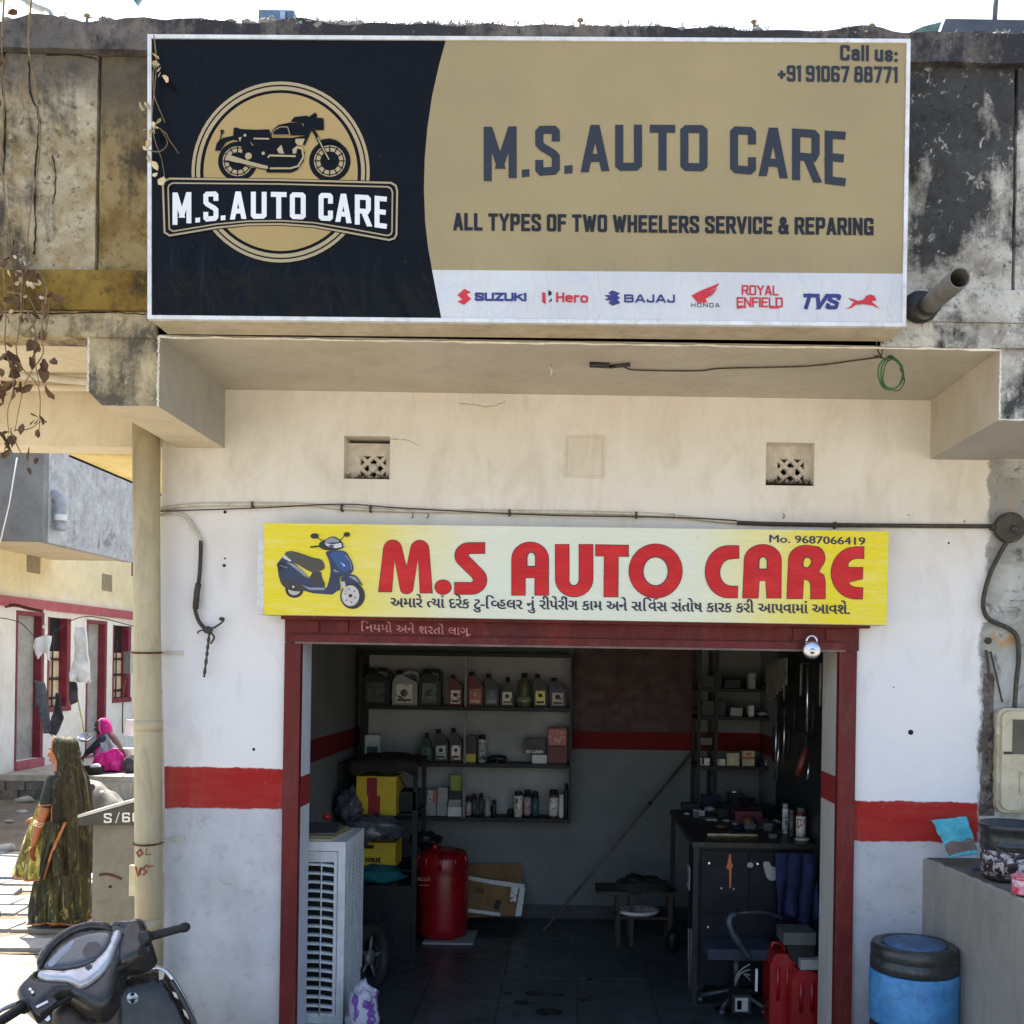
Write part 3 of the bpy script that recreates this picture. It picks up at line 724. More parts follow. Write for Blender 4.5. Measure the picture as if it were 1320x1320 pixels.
def font_mesh(txt, bold=0.0):
    c = bpy.data.curves.new('lettering', 'FONT'); c.body = txt; c.size = 1.0; c.resolution_u = 3; c.offset = bold
    o = bpy.data.objects.new('lettering', c); me = o.to_mesh().copy(); o.to_mesh_clear(); bpy.data.objects.remove(o)
    vs = [v.co.copy() for v in me.vertices]; fs = [list(p.vertices) for p in me.polygons]; bpy.data.meshes.remove(me)
    return vs, fs
def put_text(pr, chunks, x0, x1, base0, base1, hgt, mi, lay=0, bold=0.0, by_bbox=True, thick=0.0, xh=None):
    """chunks: list of (text, dx, keep) laid one after another (font shaping by hand); baseline from (x0,base0) to (x1,base1)"""
    parts = []; x = 0
    for txt, dx, keep in chunks:
        if txt == ' ': x += .26; continue
        vs, fs = font_mesh(txt, bold)
        if not vs: x += dx; continue
        xmax = max(v.x for v in vs); xmin = min(v.x for v in vs)
        if keep < 1: # half form: keep the left share of the letter
            lim = xmin + (xmax - xmin) * keep
            bm = bmesh.new(); bv = [bm.verts.new(v) for v in vs]
            for f in fs:
                try: bm.faces.new([bv[i] for i in f])
                except ValueError: pass
            bmesh.ops.bisect_plane(bm, geom=bm.verts[:] + bm.edges[:] + bm.faces[:], plane_co=(lim, 0, 0), plane_no=(1, 0, 0), clear_outer=True)
            bm.verts.index_update(); vs = [v.co.copy() for v in bm.verts]; fs = [[v.index for v in f.verts] for f in bm.faces]; bm.free(); xmax = lim
        parts.append(([v + Vector((x + dx, 0, 0)) for v in vs], fs)); x += xmax + .045 + dx
    tot = max(v.x for vs, _ in parts for v in vs); mn = min(v.x for vs, _ in parts for v in vs)
    cap = xh or .68
    for rep in ((0, 0), (thick, 0), (-thick, 0), (0, thick * .6)) if thick else ((0, 0),):
        pr.k += 1
        for vs, fs in parts:
            co = []
            for v in vs:
                t = (v.x - mn) / (tot - mn); co.append((x0 + (x1 - x0) * t + rep[0], base0 + (base1 - base0) * t - v.y / cap * hgt + rep[1]))
            vv = [pr.mb.bm.verts.new(pr.p(a, b, lay)) for a, b in co]
            for f in fs:
                try: pr.mb.bm.faces.new([vv[i] for i in f]).material_index = mi
                except ValueError: pass

# ================================================================= BIG FLEX SIGN
def vinyl(name, c, rough=0.42, var=0.06, spec=0.35):
    t = NT(name); c2 = tuple(min(1, x * (1 - var * 2)) for x in c[:3]) + (1,)
    col = t.mix(t.ramp(t.noise(1.8, 4, 0.6), [(0.35, 0.0), (0.7, 1.0)]), c, c2)
    col = t.mix(t.ramp(t.noise(22, 6, 0.75), [(0.66, 0.0), (0.72, 0.25)]), col, lin(150, 142, 120))
    # creases of the stretched sheet: wrinkles near the bottom hem, faint ribs elsewhere
    z = t.xyz()[2]; low = t.math('SUBTRACT', 1.0, t.step(z, 3.95, 4.15))
    w = t.noise(3.0, 3, 0.5, 1.2, (2.2, 1, 0.9)); h = t.math('ADD', t.math('MULTIPLY', w, t.math('ADD', t.math('MULTIPLY', low, 1.6), 0.25)), t.math('MULTIPLY', t.noise(14, 2, 0.5, 0, (1, 1, .1)), 0.06))
    t.bump(h, 0.4, 0.07)
    return t.fin(col, rough, 0, spec)
v_navy = vinyl('vinyl_navy', lin(10, 10, 12), .34, spec=.16); v_gold = vinyl('vinyl_gold', lin(156, 140, 102), .4); v_white = vinyl('vinyl_white', lin(202, 204, 208), .4)
v_ink = vinyl('ink_slate', lin(44, 47, 55), .4); v_black = vinyl('ink_black', lin(26, 26, 30), .4); v_red = vinyl('ink_red', lin(196, 46, 58), .4)
v_blue = vinyl('ink_blue', lin(52, 56, 122), .4); v_tan = vinyl('vinyl_tan', lin(168, 152, 118), .4); v_lw = vinyl('vinyl_letter', lin(226, 228, 230), .4)
v_gold2 = vinyl('vinyl_gold_disc', lin(168, 144, 92), .4)
YS = 4.77
m_frame = M('white_frame', lin(222, 224, 226), lin(198, 198, 196), 12, .45, .1, dirt=.3, dirtc=lin(120, 110, 90))
sign = thing('billboard_sign', 'long black and gold flex signboard with motorcycle badge above the shop front', 'sign', P(680, 411, YS))
TL, TR, BR, BL = P(190, 44, YS), P(1174, 50, YS), P(1168, 421, YS), P(190, 411, YS)
mb = MB(); dp = Vector((0, YF - .02 - YS, 0))
def inset(a, b, c, d, e):   # quad inset by e metres
    return (a + Vector((e, 0, -e)), b + Vector((-e, 0, -e)), c + Vector((-e, 0, e)), d + Vector((e, 0, e)))
iTL, iTR, iBR, iBL = inset(TL, TR, BR, BL, .018)
for q in ((TL, TR, iTR, iTL), (TR, BR, iBR, iTR), (BR, BL, iBL, iBR), (BL, TL, iTL, iBL)):
    mb.hexa([Vector(v) for v in q], [Vector(v) + Vector((0, .028, 0)) for v in q])
mb.build('frame', m_frame, sign)
mb = MB(); f4 = [v + Vector((0, .004, 0)) for v in inset(TL, TR, BR, BL, .012)]
mb.hexa([v + Vector((0, .02, 0)) for v in inset(TL, TR, BR, BL, .004)], [v + dp for v in inset(TL, TR, BR, BL, .004)])
mb.build('box_body', M('sign_casing', lin(196, 182, 156), lin(170, 156, 130), 6, .6, bump=.1, dirt=.4, dirtc=lin(110, 96, 74)), sign)
pr = Print(YS + .0085)
def edge_y(x, top): return (44 + 4.6 + (x - 190) * 6 / 984) if top else (411 - 4.2 + (x - 190) * 10 / 978)
curve = [(575, edge_y(575, 1)), (566, 84), (557, 124), (551, 165), (547.5, 205), (546.5, 245), (548, 285), (552, 320), (557, 348), (563, 380), (569, edge_y(569, 0))]
pr.poly([(194, edge_y(194, 1))] + curve + [(194, edge_y(194, 0))], 0)
pr.poly([curve[0], (1170, edge_y(1170, 1)), (1166, 353)] + curve[8::-1][:8], 1)
pr.poly([curve[8], (1166, 353), (1164.5, edge_y(1165, 0))] + curve[:8:-1], 2)
pr.build('banner_sheet', [v_navy, v_gold, v_white], sign)
# lettering right
pr = Print(YS + .006)
top = [(620, 163.5), (690, 162.6), (760, 161), (850, 160.8), (912, 161.4), (960, 163.4), (1020, 165.6), (1092, 170)]
bot = [(620, 234.5), (666, 229), (706, 226), (736, 223.5), (770, 221), (850, 219.6), (912, 221.2), (957, 224), (997, 228.5), (1040, 234), (1092, 240.5)]
pr.arch([('M', 623.5, 666), ('.', 672.7, 682.4), ('S', 690, 721.7), ('.', 727.5, 738), ('A', 749.5, 784.5), ('U', 793, 827.6), ('T', 837.6, 870.4), ('O', 877, 912),
         ('C', 941, 974.5), ('A', 979, 1014.5), ('R', 1021, 1056.5), ('E', 1063, 1090)], top, bot, 10.4, 0); pr.cut('lettering', [v_ink, v_black], sign)
pr.text('ALL TYPES OF TWO WHEELERS SERVICE & REPARING', 584.5, 1126, 274.5, 297, 281, 303.5, 4.3, 1, gap=2.9, space=2.9); pr.cut('lettering', [v_ink, v_black], sign)
pr.text('Call us:', 1083, 1157, 58, 78, 60, 80, 3.9, 0, gap=2.8); pr.cut('lettering', [v_ink, v_black], sign)
pr.text('+91 91067 88771', 1002.5, 1157, 84, 105, 86, 107, 3.8, 0, gap=2.6, space=2.4)
pr.build('lettering', [v_ink, v_black], sign)
# badge (zoom units: 3.3 px)
pr = Print(YS + .006, 180, 30, 3.3)
cx, cy = 600, 633
pr.disc(cx, cy, 379, 0, 0, 385, 64, .965); pr.disc(cx, cy, 359, 0, 0, 365, 64, .955); pr.disc(cx, cy, 328, 1, 0, 336, 64)
pr.poly([(92, 690), (100, 668), (125, 655), (600, 661), (1072, 672), (1095, 685), (1103, 712), (1100, 900), (1090, 922), (1062, 931), (880, 898), (740, 872), (600, 862), (460, 864), (330, 878), (128, 912), (100, 897)], 2, 1)
out = [(100, 692), (108, 672), (128, 662), (600, 668), (1070, 680), (1090, 692), (1096, 714), (1093, 900), (1084, 916), (1062, 923), (880, 890), (740, 865), (600, 855), (460, 857), (330, 870), (128, 904), (107, 890)]
pr.rib(out, 8, 0, 2, True)
inn = [(122, 700), (128, 688), (142, 681), (600, 685), (1056, 697), (1070, 705), (1076, 720), (1074, 888), (1068, 900), (1052, 904), (880, 872), (740, 849), (600, 841), (460, 843), (330, 855), (142, 886), (127, 876)]
pr.rib(inn, 6, 0, 2, True)
top = [(130, 722), (335, 716), (600, 719), (822, 724), (985, 733), (1060, 740)]
bot = [(130, 861), (220, 851), (335, 840), (450, 833), (600, 832), (705, 836), (822, 843), (900, 853), (985, 867), (1060, 877)]
pr.arch([('M', 141, 221), ('.', 238, 258), ('S', 272, 336), ('.', 346, 366), ('A', 387, 453), ('U', 474, 541), ('T', 559, 626), ('O', 640, 707), ('C', 762, 823), ('A', 835, 900), ('R', 916, 984), ('E', 1000, 1052)], top, bot, 21, 3, 2)
pr.build('badge', [v_tan, v_gold2, v_navy, v_lw], sign)
# motorcycle drawing of the badge (zoom units: 6 px)
pr = Print(YS + .006, 260, 130, 6)
D, T_ = 0, 1
for (x, y, r) in ((280, 470, 152), (992, 468, 160)):
    pr.disc(x, y, r, D, 2); pr.disc(x, y, r * .76, T_, 3); pr.disc(x, y, r * .70, D, 4, r0=.93)
    for k in range(12):
        a = k * pi / 6; pr.rib([(x + cos(a) * r * .42, y + sin(a) * r * .42), (x + cos(a) * r * .74, y + sin(a) * r * .74)], 9, D, 4)
    pr.disc(x, y, r * .46, D, 4)
pr.poly([(105, 390), (120, 330), (170, 290), (240, 275), (330, 300), (330, 330), (250, 305), (190, 325), (150, 390)], D, 5)
pr.poly([(250, 215), (275, 210), (300, 222), (420, 228), (525, 224), (540, 275), (545, 290), (700, 290), (835, 270), (800, 350), (730, 300), (735, 340), (760, 370), (800, 400), (790, 470), (740, 540), (690, 560), (505, 558), (500, 500), (420, 500), (330, 440), (300, 330), (245, 280)], D, 5)
pr.poly([(535, 275), (550, 230), (600, 190), (690, 172), (770, 178), (800, 215), (805, 272)], D, 6); pr.rib([(548, 272), (560, 235), (610, 208), (668, 208), (686, 270), (548, 272)], 5, T_, 7)
pr.poly([(690, 165), (720, 130), (815, 120), (830, 130), (880, 95), (895, 115), (890, 135), (945, 140), (948, 232), (890, 232), (860, 215), (830, 280), (800, 278), (790, 180)], D, 6)
pr.rib([(860, 225), (885, 265), (940, 375), (990, 468)], 24, D, 7); pr.rib([(900, 290), (945, 380), (988, 462)], 9, T_, 8)
pr.poly([(905, 330), (935, 305), (990, 296), (1045, 310), (1080, 335), (1050, 340), (990, 325), (930, 345)], D, 7)
pr.poly([(190, 425), (235, 428), (360, 470), (515, 510), (515, 532), (400, 522), (300, 490), (190, 462)], T_, 7); pr.rib([(175, 475), (300, 490), (440, 525), (510, 538)], 6, D, 8)
pr.rib([(515, 445), (530, 428), (730, 434)], 14, T_, 7); pr.rib([(730, 365), (780, 375), (790, 440), (750, 510), (690, 528), (530, 528)], 14, T_, 7)
pr.poly([(728, 300), (800, 298), (780, 352), (745, 345), (728, 330)], T_, 6); pr.poly([(585, 380), (620, 345), (640, 415), (600, 410)], T_, 6); pr.poly([(705, 380), (745, 350), (735, 410), (708, 415)], T_, 6)
pr.rib([(405, 298), (525, 300)], 12, T_, 7); pr.disc(480, 412, 13, T_, 7); pr.disc(338, 272, 11, T_, 7); pr.poly([(288, 290), (312, 285), (300, 325)], T_, 7); pr.disc(365, 432, 26, T_, 7); pr.poly([(376, 318), (404, 352), (396, 352)], T_, 7)
pr.rib([(130, 335), (150, 300), (160, 240)], 9, D, 7); pr.poly([(148, 230), (176, 230), (170, 262), (154, 262)], D, 7)
pr.build('motorcycle_print', [v_navy, v_tan], sign)
# row of small maker marks
pr = Print(YS + .006)
Z = lambda pts, ox, oy, s: [(ox + x / s, oy + y / s) for x, y in pts]
s5 = 1320 / 310
R_, B_, K_ = 0, 1, 2
pr.poly(Z([(100, 74), (138, 93), (112, 104), (138, 128), (98, 162), (62, 144), (90, 132), (62, 108)], 575, 355, s5), R_)
pr.text('SUZUKI', 612, 678.5, 377, 388, 377.5, 388.5, 3.0, B_, gap=1.6)
pr.cut('maker_mark', [v_red, v_blue, v_black, v_ink], sign)
pr.poly(Z([(527, 92), (545, 96), (547, 160), (527, 145)], 575, 355, s5), R_); pr.poly(Z([(562, 80), (580, 92), (578, 108), (562, 112)], 575, 355, s5), K_); pr.poly(Z([(562, 148), (580, 124), (580, 142)], 575, 355, s5), K_)
pr.text('Hero', 717, 758, 377, 389.5, 378, 390.5, 2.6, R_, gap=2.0)
pr.cut('maker_mark', [v_red, v_blue, v_black, v_ink], sign)
pr.poly(Z([(912, 82), (955, 98), (940, 112), (957, 124), (940, 133), (957, 152), (912, 167), (890, 150), (905, 140), (868, 135), (890, 124), (868, 108), (905, 108), (890, 96)], 575, 355, s5), B_)
pr.text('BAJAJ', 804.5, 870, 379.5, 390, 379.8, 390.3, 2.4, B_, gap=1.8)
pr.cut('maker_mark', [v_red, v_blue, v_black, v_ink], sign)
s6 = 1320 / 270
for k, q in enumerate(([(80, 128), (130, 100), (255, 50), (235, 80), (150, 118), (100, 150)], [(95, 148), (150, 118), (245, 82), (225, 104), (150, 135), (110, 160)], [(108, 160), (150, 136), (228, 106), (205, 128), (165, 148), (180, 172), (120, 172)])):
    pr.poly(Z(q, 875, 355, s6), R_, k)
pr.text('HONDA', 891, 927.5, 390.6, 396, 390.8, 396.2, 0.85, K_ + 1, gap=2.6)
pr.cut('maker_mark', [v_red, v_blue, v_black, v_ink], sign)
pr.text('ROYAL', 956, 1003.5, 367.5, 380.5, 368, 381, 2.2, R_, gap=1.9); pr.text('ENFIELD', 949.5, 1009, 383, 396, 383.5, 396.5, 2.2, R_, gap=1.7)
pr.rib([(950, 397.2), (962, 396.2)], 1.6, R_, 1); pr.rib([(992, 397), (1004, 397)], 1.6, R_, 1)
pr.cut('maker_mark', [v_red, v_blue, v_black, v_ink], sign)
pr.text('TVS', 1031, 1080, 378.5, 398.5, 379, 399, 5.0, B_, gap=1.7, slant=4.5)
pr.poly(Z([(1068, 142), (1100, 150), (1130, 162), (1165, 152), (1180, 130), (1205, 120), (1232, 128), (1246, 160), (1225, 158), (1215, 168), (1235, 182), (1268, 212), (1222, 190), (1165, 182), (1115, 186), (1085, 208), (1048, 212), (1080, 198), (1105, 166), (1080, 156)], 875, 355, s6), R_)
pr.build('maker_mark', [v_red, v_blue, v_black, v_ink], sign)

# ================================================================= SMALL YELLOW SIGN
YK = 5.80
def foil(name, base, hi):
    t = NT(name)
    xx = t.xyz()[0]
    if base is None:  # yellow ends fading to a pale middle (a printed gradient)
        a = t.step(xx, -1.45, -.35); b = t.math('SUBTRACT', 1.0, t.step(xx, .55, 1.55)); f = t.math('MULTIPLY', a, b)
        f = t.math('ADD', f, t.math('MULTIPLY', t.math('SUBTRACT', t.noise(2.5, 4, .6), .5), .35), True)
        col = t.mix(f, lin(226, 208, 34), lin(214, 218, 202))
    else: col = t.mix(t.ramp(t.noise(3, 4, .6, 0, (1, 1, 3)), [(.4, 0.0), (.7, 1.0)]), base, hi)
    lum = t.noise(9, 6, .7, .4, (.35, 1, 3)); col = t.mix(t.ramp(lum, [(.5, 0.0), (.8, .35)]), col, lin(238, 238, 214) if base is None else hi)  # pale streaks put the sheet's highlights into its colour
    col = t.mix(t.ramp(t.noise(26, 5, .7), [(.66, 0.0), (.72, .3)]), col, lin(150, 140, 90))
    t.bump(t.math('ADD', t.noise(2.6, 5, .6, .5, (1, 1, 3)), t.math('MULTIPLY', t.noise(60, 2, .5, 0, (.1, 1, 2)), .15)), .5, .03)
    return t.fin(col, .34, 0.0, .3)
f_yel = foil('foil_yellow', None, None); f_red = foil('foil_red', lin(186, 14, 22), lin(206, 40, 38)); f_blk = M('sign_ink', lin(22, 20, 34), rough=.5)
ssign = thing('name_board', 'yellow printed board with red lettering and a blue scooter over the shop door', 'sign', P(740, 792, YK))
TL, TR, BR, BL = P(340, 674, YK), P(1146, 684.5, YK), P(1143, 806, YK), P(340, 792.5, YK)
mb = MB(); bk = [v + Vector((0, W0 - .05 - YK, 0)) for v in (TL, TR, BR, BL)]
mb.hexa([v + Vector((0, .002, 0)) for v in (TL, TR, BR, BL)], bk)
mb.build('board_body', M('board_tin', lin(196, 190, 176), lin(160, 150, 130), 8, .5, .3, dirt=.3), ssign)
mb = MB(); a, b = P(333, 683, YK + .02), P(340, 792, YK + .02); mb.box(a.x, b.x - .001, YK + .02, W0 - .055, b.z, a.z); mb.build('side_strip', m_frame, ssign)
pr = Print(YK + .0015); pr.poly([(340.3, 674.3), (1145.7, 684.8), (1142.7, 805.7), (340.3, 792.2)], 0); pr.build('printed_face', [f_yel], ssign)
pr = Print(YK)
def arc(cx, cy, rx, ry, a0, a1, n=10): return [(cx + rx * cos(radians(a0 + (a1 - a0) * i / n)), cy - ry * sin(radians(a0 + (a1 - a0) * i / n))) for i in range(n + 1)]
s7 = 4.125
A1 = lambda pts: [(480 + x / s7, 690 + y / s7) for x, y in pts]
B1 = lambda pts: [(800 + x / s7, 690 + y / s7) for x, y in pts]
LET = []
LET.append((A1([(34, 300)] + [(60, 75)] + arc(108, 75, 48, 49, 175, 15, 8) + [(182, 172)] + arc(252, 75, 48, 48, 165, 5, 8) + [(318, 306), (255, 306), (243, 120), (214, 290)] + arc(182, 288, 32, 22, -10, -170, 6) + [(118, 125), (102, 300)]), []))
LET.append((A1(arc(376, 276, 43, 38, 0, 350, 24)), []))
LET.append((A1([(597, 40), (520, 40)] + arc(515, 108, 76, 68, 90, 215, 9) + [(530, 222), (540, 240), (528, 252), (438, 252), (438, 313), (530, 313)] + arc(528, 238, 80, 75, -90, 38, 9) + [(512, 112), (508, 101), (522, 96), (597, 96)]), []))
LET.append((A1([(742, 318), (742, 130)] + arc(839, 125, 97, 88, 180, 0, 14) + [(936, 318), (865, 318), (865, 225), (812, 225), (812, 318)]), [A1([(822, 166)] + arc(845, 118, 23, 28, 180, 0, 8) + [(868, 166)])]))
LET.append((A1([(974, 50), (1045, 50), (1045, 228)] + arc(1072, 235, 28, 34, 180, 360, 8) + [(1100, 50), (1172, 50), (1172, 230)] + arc(1073, 232, 99, 95, 0, -180, 14)), []))
LET.append((A1([(1188, 51), (1361, 54), (1361, 112), (1307, 111), (1305, 327), (1232, 326), (1234, 110), (1188, 109)]), []))
LET.append((B1(arc(186, 190, 141, 143, 0, 355, 36)), [B1(arc(186, 192, 67, 77, 0, 355, 30))]))
LET.append((B1([(628, 57), (575, 56)] + arc(572, 194, 122, 138, 90, 270, 16) + [(620, 332), (622, 272), (585, 271)] + arc(588, 198, 62, 73, 270, 90, 12) + [(628, 121)]), []))
LET.append((B1([(650, 333), (658, 135)] + arc(756, 132, 98, 82, 178, 2, 14) + [(852, 333), (778, 333), (772, 240), (736, 240), (730, 333)]), [B1([(735, 180)] + arc(757, 140, 22, 26, 180, 0, 8) + [(780, 180)])]))
LET.append((B1([(885, 336), (893, 135)] + arc(985, 130, 92, 76, 178, 70, 8) + arc(1030, 120, 56, 62, 70, -50, 8) + [(1052, 196), (1080, 212), (1087, 245), (1087, 337), (1011, 337), (1011, 262), (1000, 240), (972, 232), (966, 336)]), [B1([(968, 166), (970, 140)] + arc(993, 142, 23, 26, 170, -20, 8) + [(1002, 168), (990, 175)])]))
LET.append((B1([(1293, 62), (1245, 62)] + arc(1250, 200, 130, 138, 92, 268, 16) + [(1285, 338), (1287, 280), (1262, 279)] + arc(1262, 240, 55, 38, 270, 195, 6) + [(1285, 231), (1287, 172), (1208, 172)] + arc(1262, 160, 55, 38, 165, 90, 6) + [(1292, 122)]), []))
for o_, h_ in LET:
    c = Vector((sum(x for x, y in o_) / len(o_), sum(y for x, y in o_) / len(o_)))
    pr.rib(o_, 1.5, 1, 1, True); pr.poly(o_, 0, 2, h_)
    for h in h_: pr.rib(h, 1.3, 1, 3, True)
pr.cut('lettering', [f_red, f_blk, M('sign_navy_ink', lin(34, 32, 66), rough=.5)], ssign)
put_text(pr, [('Mo. 9687066419', 0, 1)], 992, 1115, 699, 702.5, 9.2, 2, 1, thick=.35, xh=.66)
pr.cut('lettering', [f_red, f_blk, M('sign_navy_ink', lin(34, 32, 66))], ssign)
put_text(pr, [('અમારે', 0, 1), (' ', 0, 1), ('ત', 0, .62), ('યાં', -.05, 1), (' ', 0, 1), ('દરેક', 0, 1), (' ', 0, 1), ('ટુ-', 0, 1), ('િ', 0, 1), ('વ', -.25, .64), ('હ', -.03, 1), ('લર', 0, 1), (' ', 0, 1), ('નું', 0, 1), (' ', 0, 1), ('રીપેરીંગ', 0, 1), (' ', 0, 1), ('કામ', 0, 1), (' ', 0, 1), ('અને', 0, 1),
              (' ', 0, 1), ('સ', 0, 1), ('િ', 0, 1), ('વસ', -.25, 1), (' ', 0, 1), ('સંતોષ', 0, 1), (' ', 0, 1), ('કારક', 0, 1), (' ', 0, 1), ('કરી', 0, 1), (' ', 0, 1), ('આપવામાં', 0, 1), (' ', 0, 1), ('આવશે.', 0, 1)], 504, 1095, 782.5, 791.5, 12, 2, 1, thick=.55, xh=.62)
pr.rib([(842.5, 776), (843.5, 772.5), (848, 772)], 1.3, 2, 1)
pr.build('lettering', [f_red, f_blk, M('sign_navy_ink', lin(34, 32, 66), rough=.5)], ssign)
# printed scooter (zoom units 8.8)
pr = Print(YK, 340, 670, 8.8)
inks = [M('print_' + n, lin(*c), rough=.4) for n, c in (('navy', (38, 52, 84)), ('blue', (40, 78, 140)), ('seat', (70, 68, 56)), ('dark', (26, 28, 34)), ('silver', (206, 206, 212)), ('grey', (140, 146, 160)), ('cast', (196, 190, 186)), ('shade', (54, 50, 44)))]
NV, BL_, ST, DK, SV, GY, CA, SH = range(8)
pr.poly([(150, 500), (235, 395), (330, 470), (520, 660), (690, 740), (700, 780), (860, 640), (870, 780), (780, 850), (560, 835), (440, 800), (300, 800), (200, 720), (170, 640)], NV, 1)
pr.disc(348, 790, 104, DK, 0, 96, 30); pr.disc(348, 795, 70, CA, 2, 62, 24); pr.disc(340, 770, 26, DK, 3); pr.disc(338, 762, 14, SV, 4)
pr.poly([(190, 660), (330, 700), (440, 740), (430, 810), (300, 800), (210, 740)], SH, 2, smooth=3)
pr.poly([(245, 375), (310, 355), (420, 380), (560, 430), (650, 450), (690, 510), (685, 560), (640, 580), (560, 600), (440, 540), (330, 470), (260, 410)], ST, 3, smooth=3)
pr.poly([(560, 580), (650, 590), (665, 660), (700, 735), (640, 760), (560, 720), (520, 660)], SH, 2)
pr.poly([(232, 395), (320, 465), (300, 478), (215, 430)], SV, 4); pr.poly([(255, 480), (340, 500), (440, 570), (520, 670), (460, 640), (380, 570)], GY, 4)
pr.poly([(430, 740), (520, 770), (700, 770), (690, 800), (520, 795)], GY, 3)
pr.poly([(150, 510), (180, 480), (240, 490), (230, 560), (180, 600)], DK, 3); pr.rib([(190, 520), (270, 545)], 8, GY, 4)
pr.poly([(705, 380), (740, 355), (900, 350), (960, 400), (1010, 500), (1015, 580), (960, 630), (880, 640), (860, 700), (870, 800), (720, 800), (740, 700), (760, 580), (740, 460)], NV, 3, smooth=2)
pr.poly([(760, 380), (890, 360), (950, 430), (980, 540), (940, 590), (860, 560), (800, 470)], BL_, 4, smooth=3)
pr.poly([(870, 480), (930, 520), (915, 535)], SV, 5); pr.poly([(790, 560), (880, 600), (800, 590)], GY, 5); pr.rib([(930, 400), (985, 480), (1000, 570)], 9, GY, 5)
pr.poly([(630, 270), (680, 235), (720, 215), (780, 190), (850, 215), (900, 270), (905, 320), (820, 345), (740, 350), (650, 325)], DK, 4, smooth=3)
pr.poly([(700, 235), (780, 198), (850, 230), (860, 255), (700, 265)], GY, 5); pr.poly([(690, 265), (780, 280), (880, 265), (890, 310), (820, 325), (720, 300)], SV, 5); pr.poly([(740, 285), (800, 290), (790, 315), (750, 305)], NV, 6)
pr.rib([(530, 312), (640, 300)], 18, DK, 5); pr.rib([(900, 290), (955, 308)], 10, CA, 4); pr.rib([(600, 200), (670, 240)], 8, DK, 4); pr.rib([(870, 235), (920, 180)], 9, DK, 4)
pr.disc(580, 186, 47, DK, 5, 31, 20); pr.disc(945, 168, 36, DK, 5, 28, 20)
pr.disc(1008, 862, 140, DK, 2, 150, 40); pr.disc(985, 862, 100, CA, 3, 118, 36); pr.disc(985, 862, 78, SV, 4, 95, 36, r0=.8); pr.disc(985, 862, 20, DK, 5)
for k in range(6): a = k * pi / 3 + .3; pr.disc(985 + 62 * cos(a), 862 + 76 * sin(a), 9, DK, 6, n=8)
pr.poly([(880, 650), (1000, 620), (1060, 650), (1110, 720), (1120, 745), (1040, 720), (960, 720), (900, 740)], NV, 5, smooth=2); pr.poly([(960, 640), (1040, 650), (1095, 725), (1000, 665)], GY, 6)
pr.poly([(875, 705), (920, 700), (950, 830), (925, 840)], CA, 6)
pr.build('scooter_print', inks, ssign)
# chalky handwriting on the red lintel
pr = Print(W0 - .0625)
pr.Y = W0 - .037
put_text(pr, [('િ', 0, 1), ('નયમો', -.25, 1), (' ', 0, 1), ('અને', 0, 1), (' ', 0, 1), ('શરતો', 0, 1), (' ', 0, 1), ('લાગુ.', 0, 1)], 466, 607, 813.5, 819, 9.5, 0, 0, xh=.62, thick=.25)
pr.build('handwriting', [M('faded_pink_paint', lin(206, 150, 146), lin(150, 84, 80), 60, .8, obj=False)], lint)
# ================================================================= PIPES, CABLES AND FITTINGS ON THE FRONT
m_pipe = M('old_pvc_pipe', lin(184, 172, 140), lin(160, 148, 118), 3, .55, bump=.15, bscale=30, dirt=.5, dirtc=lin(104, 88, 62), streak=True, obj=False)
m_pvc = M('pvc_white', lin(206, 202, 190), lin(184, 176, 158), 6, .5, dirt=.5, dirtc=lin(120, 106, 82), obj=False)
m_rust = M('rusty_strap', lin(110, 62, 44), lin(72, 46, 38), 20, .8, .3, bump=.4)
m_cable = M('dark_cable', lin(62, 54, 46), lin(44, 40, 36), 12, .6, dirt=.4, dirtc=lin(120, 106, 88), obj=False)
m_blackpl = M('black_plastic', lin(30, 30, 32), lin(42, 42, 42), 10, .5, bump=.1, dirt=.35, dirtc=lin(96, 88, 76))
m_wire = M('thin_wire', lin(50, 42, 36), lin(84, 70, 54), 20, .7)
m_grpipe = M('grey_pipe', lin(120, 118, 112), lin(96, 92, 86), 6, .5, bump=.15, dirt=.5, dirtc=lin(56, 52, 46))
# big rain pipe at the corner
top, bot = P(188, 560, 5.86), P(192.5, 1330, 5.86)
rp = thing('drain_pipe', 'tall beige drain pipe at the left corner of the shop', 'pipe', bot)
mb = MB(); mb.tube([bot, bot.lerp(top, .36), bot.lerp(top, .7), top + Vector((0, 0, .1))], .074, 24); mb.build('pipe', m_pipe, rp)
for y in (841, 1086):
    c = P(188 + (y - 560) * .0058, y, 5.86)
    mb = MB(); mb.tube([c + Vector((cos(a) * .079, sin(a) * .079, .004 * sin(a))) for a in [i * 2 * pi / 24 for i in range(24)]], .006, 5, closed=True)
    mb.build('strap', m_rust, rp)
    mb = MB(); mb.box(c.x + .07, c.x + .155, W0 - .012, W0 - .004, c.z - .012, c.z + .012); mb.box(c.x + .072, c.x + .078, c.y, W0 - .013, c.z - .010, c.z + .010); mb.build('strap_tail', m_pvc, rp)
for y, r in ((935, .0755), (1190, .0752)):
    c = P(191, y, 5.86); mb = MB(); mb.tube([c + Vector((0, 0, -.03)), c + Vector((0, 0, .03))], r + .003, 24); mb.build('coupling', m_pipe, rp)
pr = Print(5.7845); rc = [M('rust_paint', lin(150, 62, 44), lin(120, 50, 38), 40, .8)]
pr.rib([(176, 1098), (179, 1104), (184, 1100), (181, 1095), (177, 1099)], 2.2, 0); pr.rib([(189, 1093), (188, 1102), (195, 1101)], 1.2, 0)
